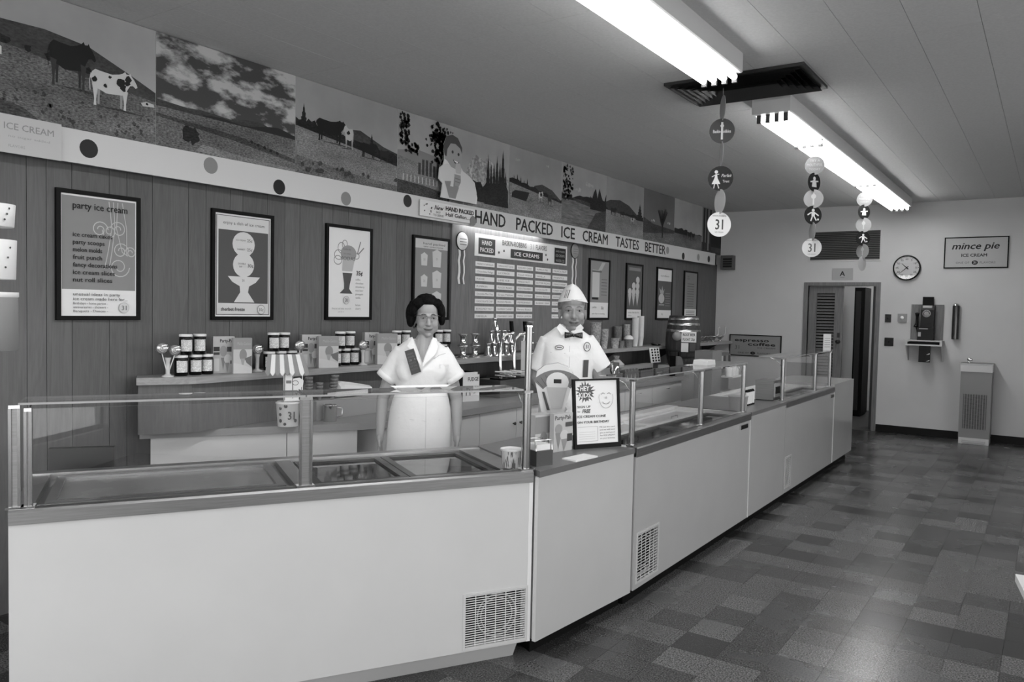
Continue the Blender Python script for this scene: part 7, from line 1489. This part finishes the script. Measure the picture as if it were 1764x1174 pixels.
# bow tie
DOT = bpy.data.materials.new('dotted_silk'); DOT.use_nodes = True; nt = DOT.node_tree; b = nt.nodes['Principled BSDF']; tc = nt.nodes.new('ShaderNodeTexCoord'); vo = nt.nodes.new('ShaderNodeTexVoronoi'); vo.inputs['Scale'].default_value = 95; vo.inputs['Randomness'].default_value = .2; cr = nt.nodes.new('ShaderNodeValToRGB'); cr.color_ramp.elements[0].position = .22; cr.color_ramp.elements[0].color = (.3, .3, .3, 1); cr.color_ramp.elements[1].position = .26; cr.color_ramp.elements[1].color = (.006, .006, .006, 1)
nt.links.new(tc.outputs['Object'], vo.inputs['Vector']); nt.links.new(vo.outputs[0], cr.inputs[0]); nt.links.new(cr.outputs[0], b.inputs[0])
bx, bz = mx(988.5), mz(577.3); by = -.125
mb = MB()
for k in (-1, 1): mb.loft([[(bx+k*x, by+.012-y_*math.cos(q*math.pi/5), bz+h_*math.sin(q*math.pi/5)) for q in range(10)] for x, h_, y_ in ((.004, .009, .008), (.03, .017, .012), (.058, .023, .012), (.063, .021, .006))])
mb.ell((bx, by+.002, bz), (.011, .012, .012), 12, 8); mb.build('bow_tie', DOT, M_)
# badges
def oval(px, py, rx, rz, name, txt):
    x, z = mx(px), mz(py); y = min(front(stree, x+dx, z+dz) for dx in (-rx, 0, rx) for dz in (-rz, 0, rz))-.003; mb = MB(); mb.extrude([(x+rx*math.cos(q*math.pi/12), y, z+rz*math.sin(q*math.pi/12)) for q in range(24)], (0, .004, 0)); o = mb.build(name, PAPER, M_)
    a = Art((x, y-.0003, z), (1, 0, 0), (0, 0, 1), (0, -1, 0)); a.line([(rx*.93*math.cos(q*math.pi/14), rz*.9*math.sin(q*math.pi/14)) for q in range(29)], .005, 85)
    if txt: a.text(txt, 0, -rz*.35, rz*.75, 70, al='c', w=rx*.8, bold=.02)
    else: a.line([(rx*(-.6+1.2*q/20), rz*.3*math.sin(q*1.7)*(1 if q > 2 else 1.6)) for q in range(21)], .003, 60)
    a.build('badge_print', o)
oval(964.3, 599, .031, .017, 'name_badge', ''); oval(1012.5, 597, .024, .034, 'flavor_badge', '31')
patch(stree, [(mx(1007), mz(620)), (mx(1016), mz(620)), (mx(1015), mz(650)), (mx(1006), mz(650))], .002, DARKPRINT, 'ribbon_badge', M_, .006)
strip(stree, [(tm+.02, z) for z in (1.47, 1.40, 1.32, 1.22, 1.10)], .003, .0012, mat('seam_grey', .5, .8), 'button_placket', shirt, .0005)
strip(stree, [(mx(949), mz(608)), (mx(975), mz(609))], .003, .0012, mat('seam_grey', .5, .8), 'pocket_edge', shirt, .0005)
face_parts(Qm, Rm, s, M_, mtree, False, mat('brow_grey', .10, .6), mat('lips_man', .10, .4))
mb = MB()
for k in (-1, 1): mb.ell(Qm(k*.071, .03, .03), (.016*s, .045*s, .036*s), 12, 8, Rm)
mb.ell(Qm(0, .075, .0), (.07*s, .035*s, .06*s), 14, 10, Rm); hme = organic(mb, .006, 2); obj_from(hme, 'hair', HAIRG, M_)
# paper hat: folded envelope cap with a pointed crown
hb, ht = 1.662+.062*s, mz(488); mb = MB(); rings = []
for f in (0, .12, .35, .6, .8, .93, 1.0):
    z = hb+(ht-hb)*f; rx = .106*(1-f)**.5+.002; ry = .124*(1-f*.25)
    rings.append([tuple(Qm(0, .0, 0)+Rm @ Vector((-.012*f+rx*math.cos(q*math.pi/12), .008-.012*f+ry*math.sin(q*math.pi/12), z-1.662-(.05*f*f*max(0, math.sin(q*math.pi/12)))-.018*(1-f)*abs(math.cos(q*math.pi/12))))) for q in range(24)])
mb.loft(rings); hat = mb.build('paper_hat', mat('hat_paper', .74, .6, .25), M_)
ht_tree = bvh(hat.data)
for xo in (-.052, -.062, -.04): 
    pts = [(Qm(0, 0, 0).x+xo+.018*f, hb+.012+f*(ht-hb)*.52) for f in (0, .5, 1)]; strip(ht_tree, pts, .006, .001, G(80), 'hat_stripe', hat, .0012)
strip(ht_tree, [(Qm(0, 0, 0).x+x, hb+.002) for x in (-.06, -.03, 0, .03, .06)], .006, .0012, mat('hat_fold', .6, .6), 'hat_fold', hat, .0005)
TR = mat('trousers', .10, .8)
mb = MB(); mb.loft([ring(tm, .02, rx, ry, z) for z, rx, ry in ((.80, .18, .145), (.92, .185, .15), (1.0, .18, .148))])
for k in (-1, 1): axial(mb, [(Vector((tm+k*.092, .02, .85)), .098), (Vector((tm+k*.092, .02, .5)), .078), (Vector((tm+k*.092, .03, .05)), .062)], 16)
tme = organic(mb, .01, 4); obj_from(tme, 'trousers', TR, M_)
for k in (-1, 1): mb = MB(); mb.loft([[(tm+k*.095+x*.045, -.03+y*.135, z) for x, y in [(math.cos(q*.5236), math.sin(q*.5236)) for q in range(12)]] for z in (0, .03, .06)]); mb.build('shoe', BLACKGLOSS, M_)
place(M_, 986, 5.6)
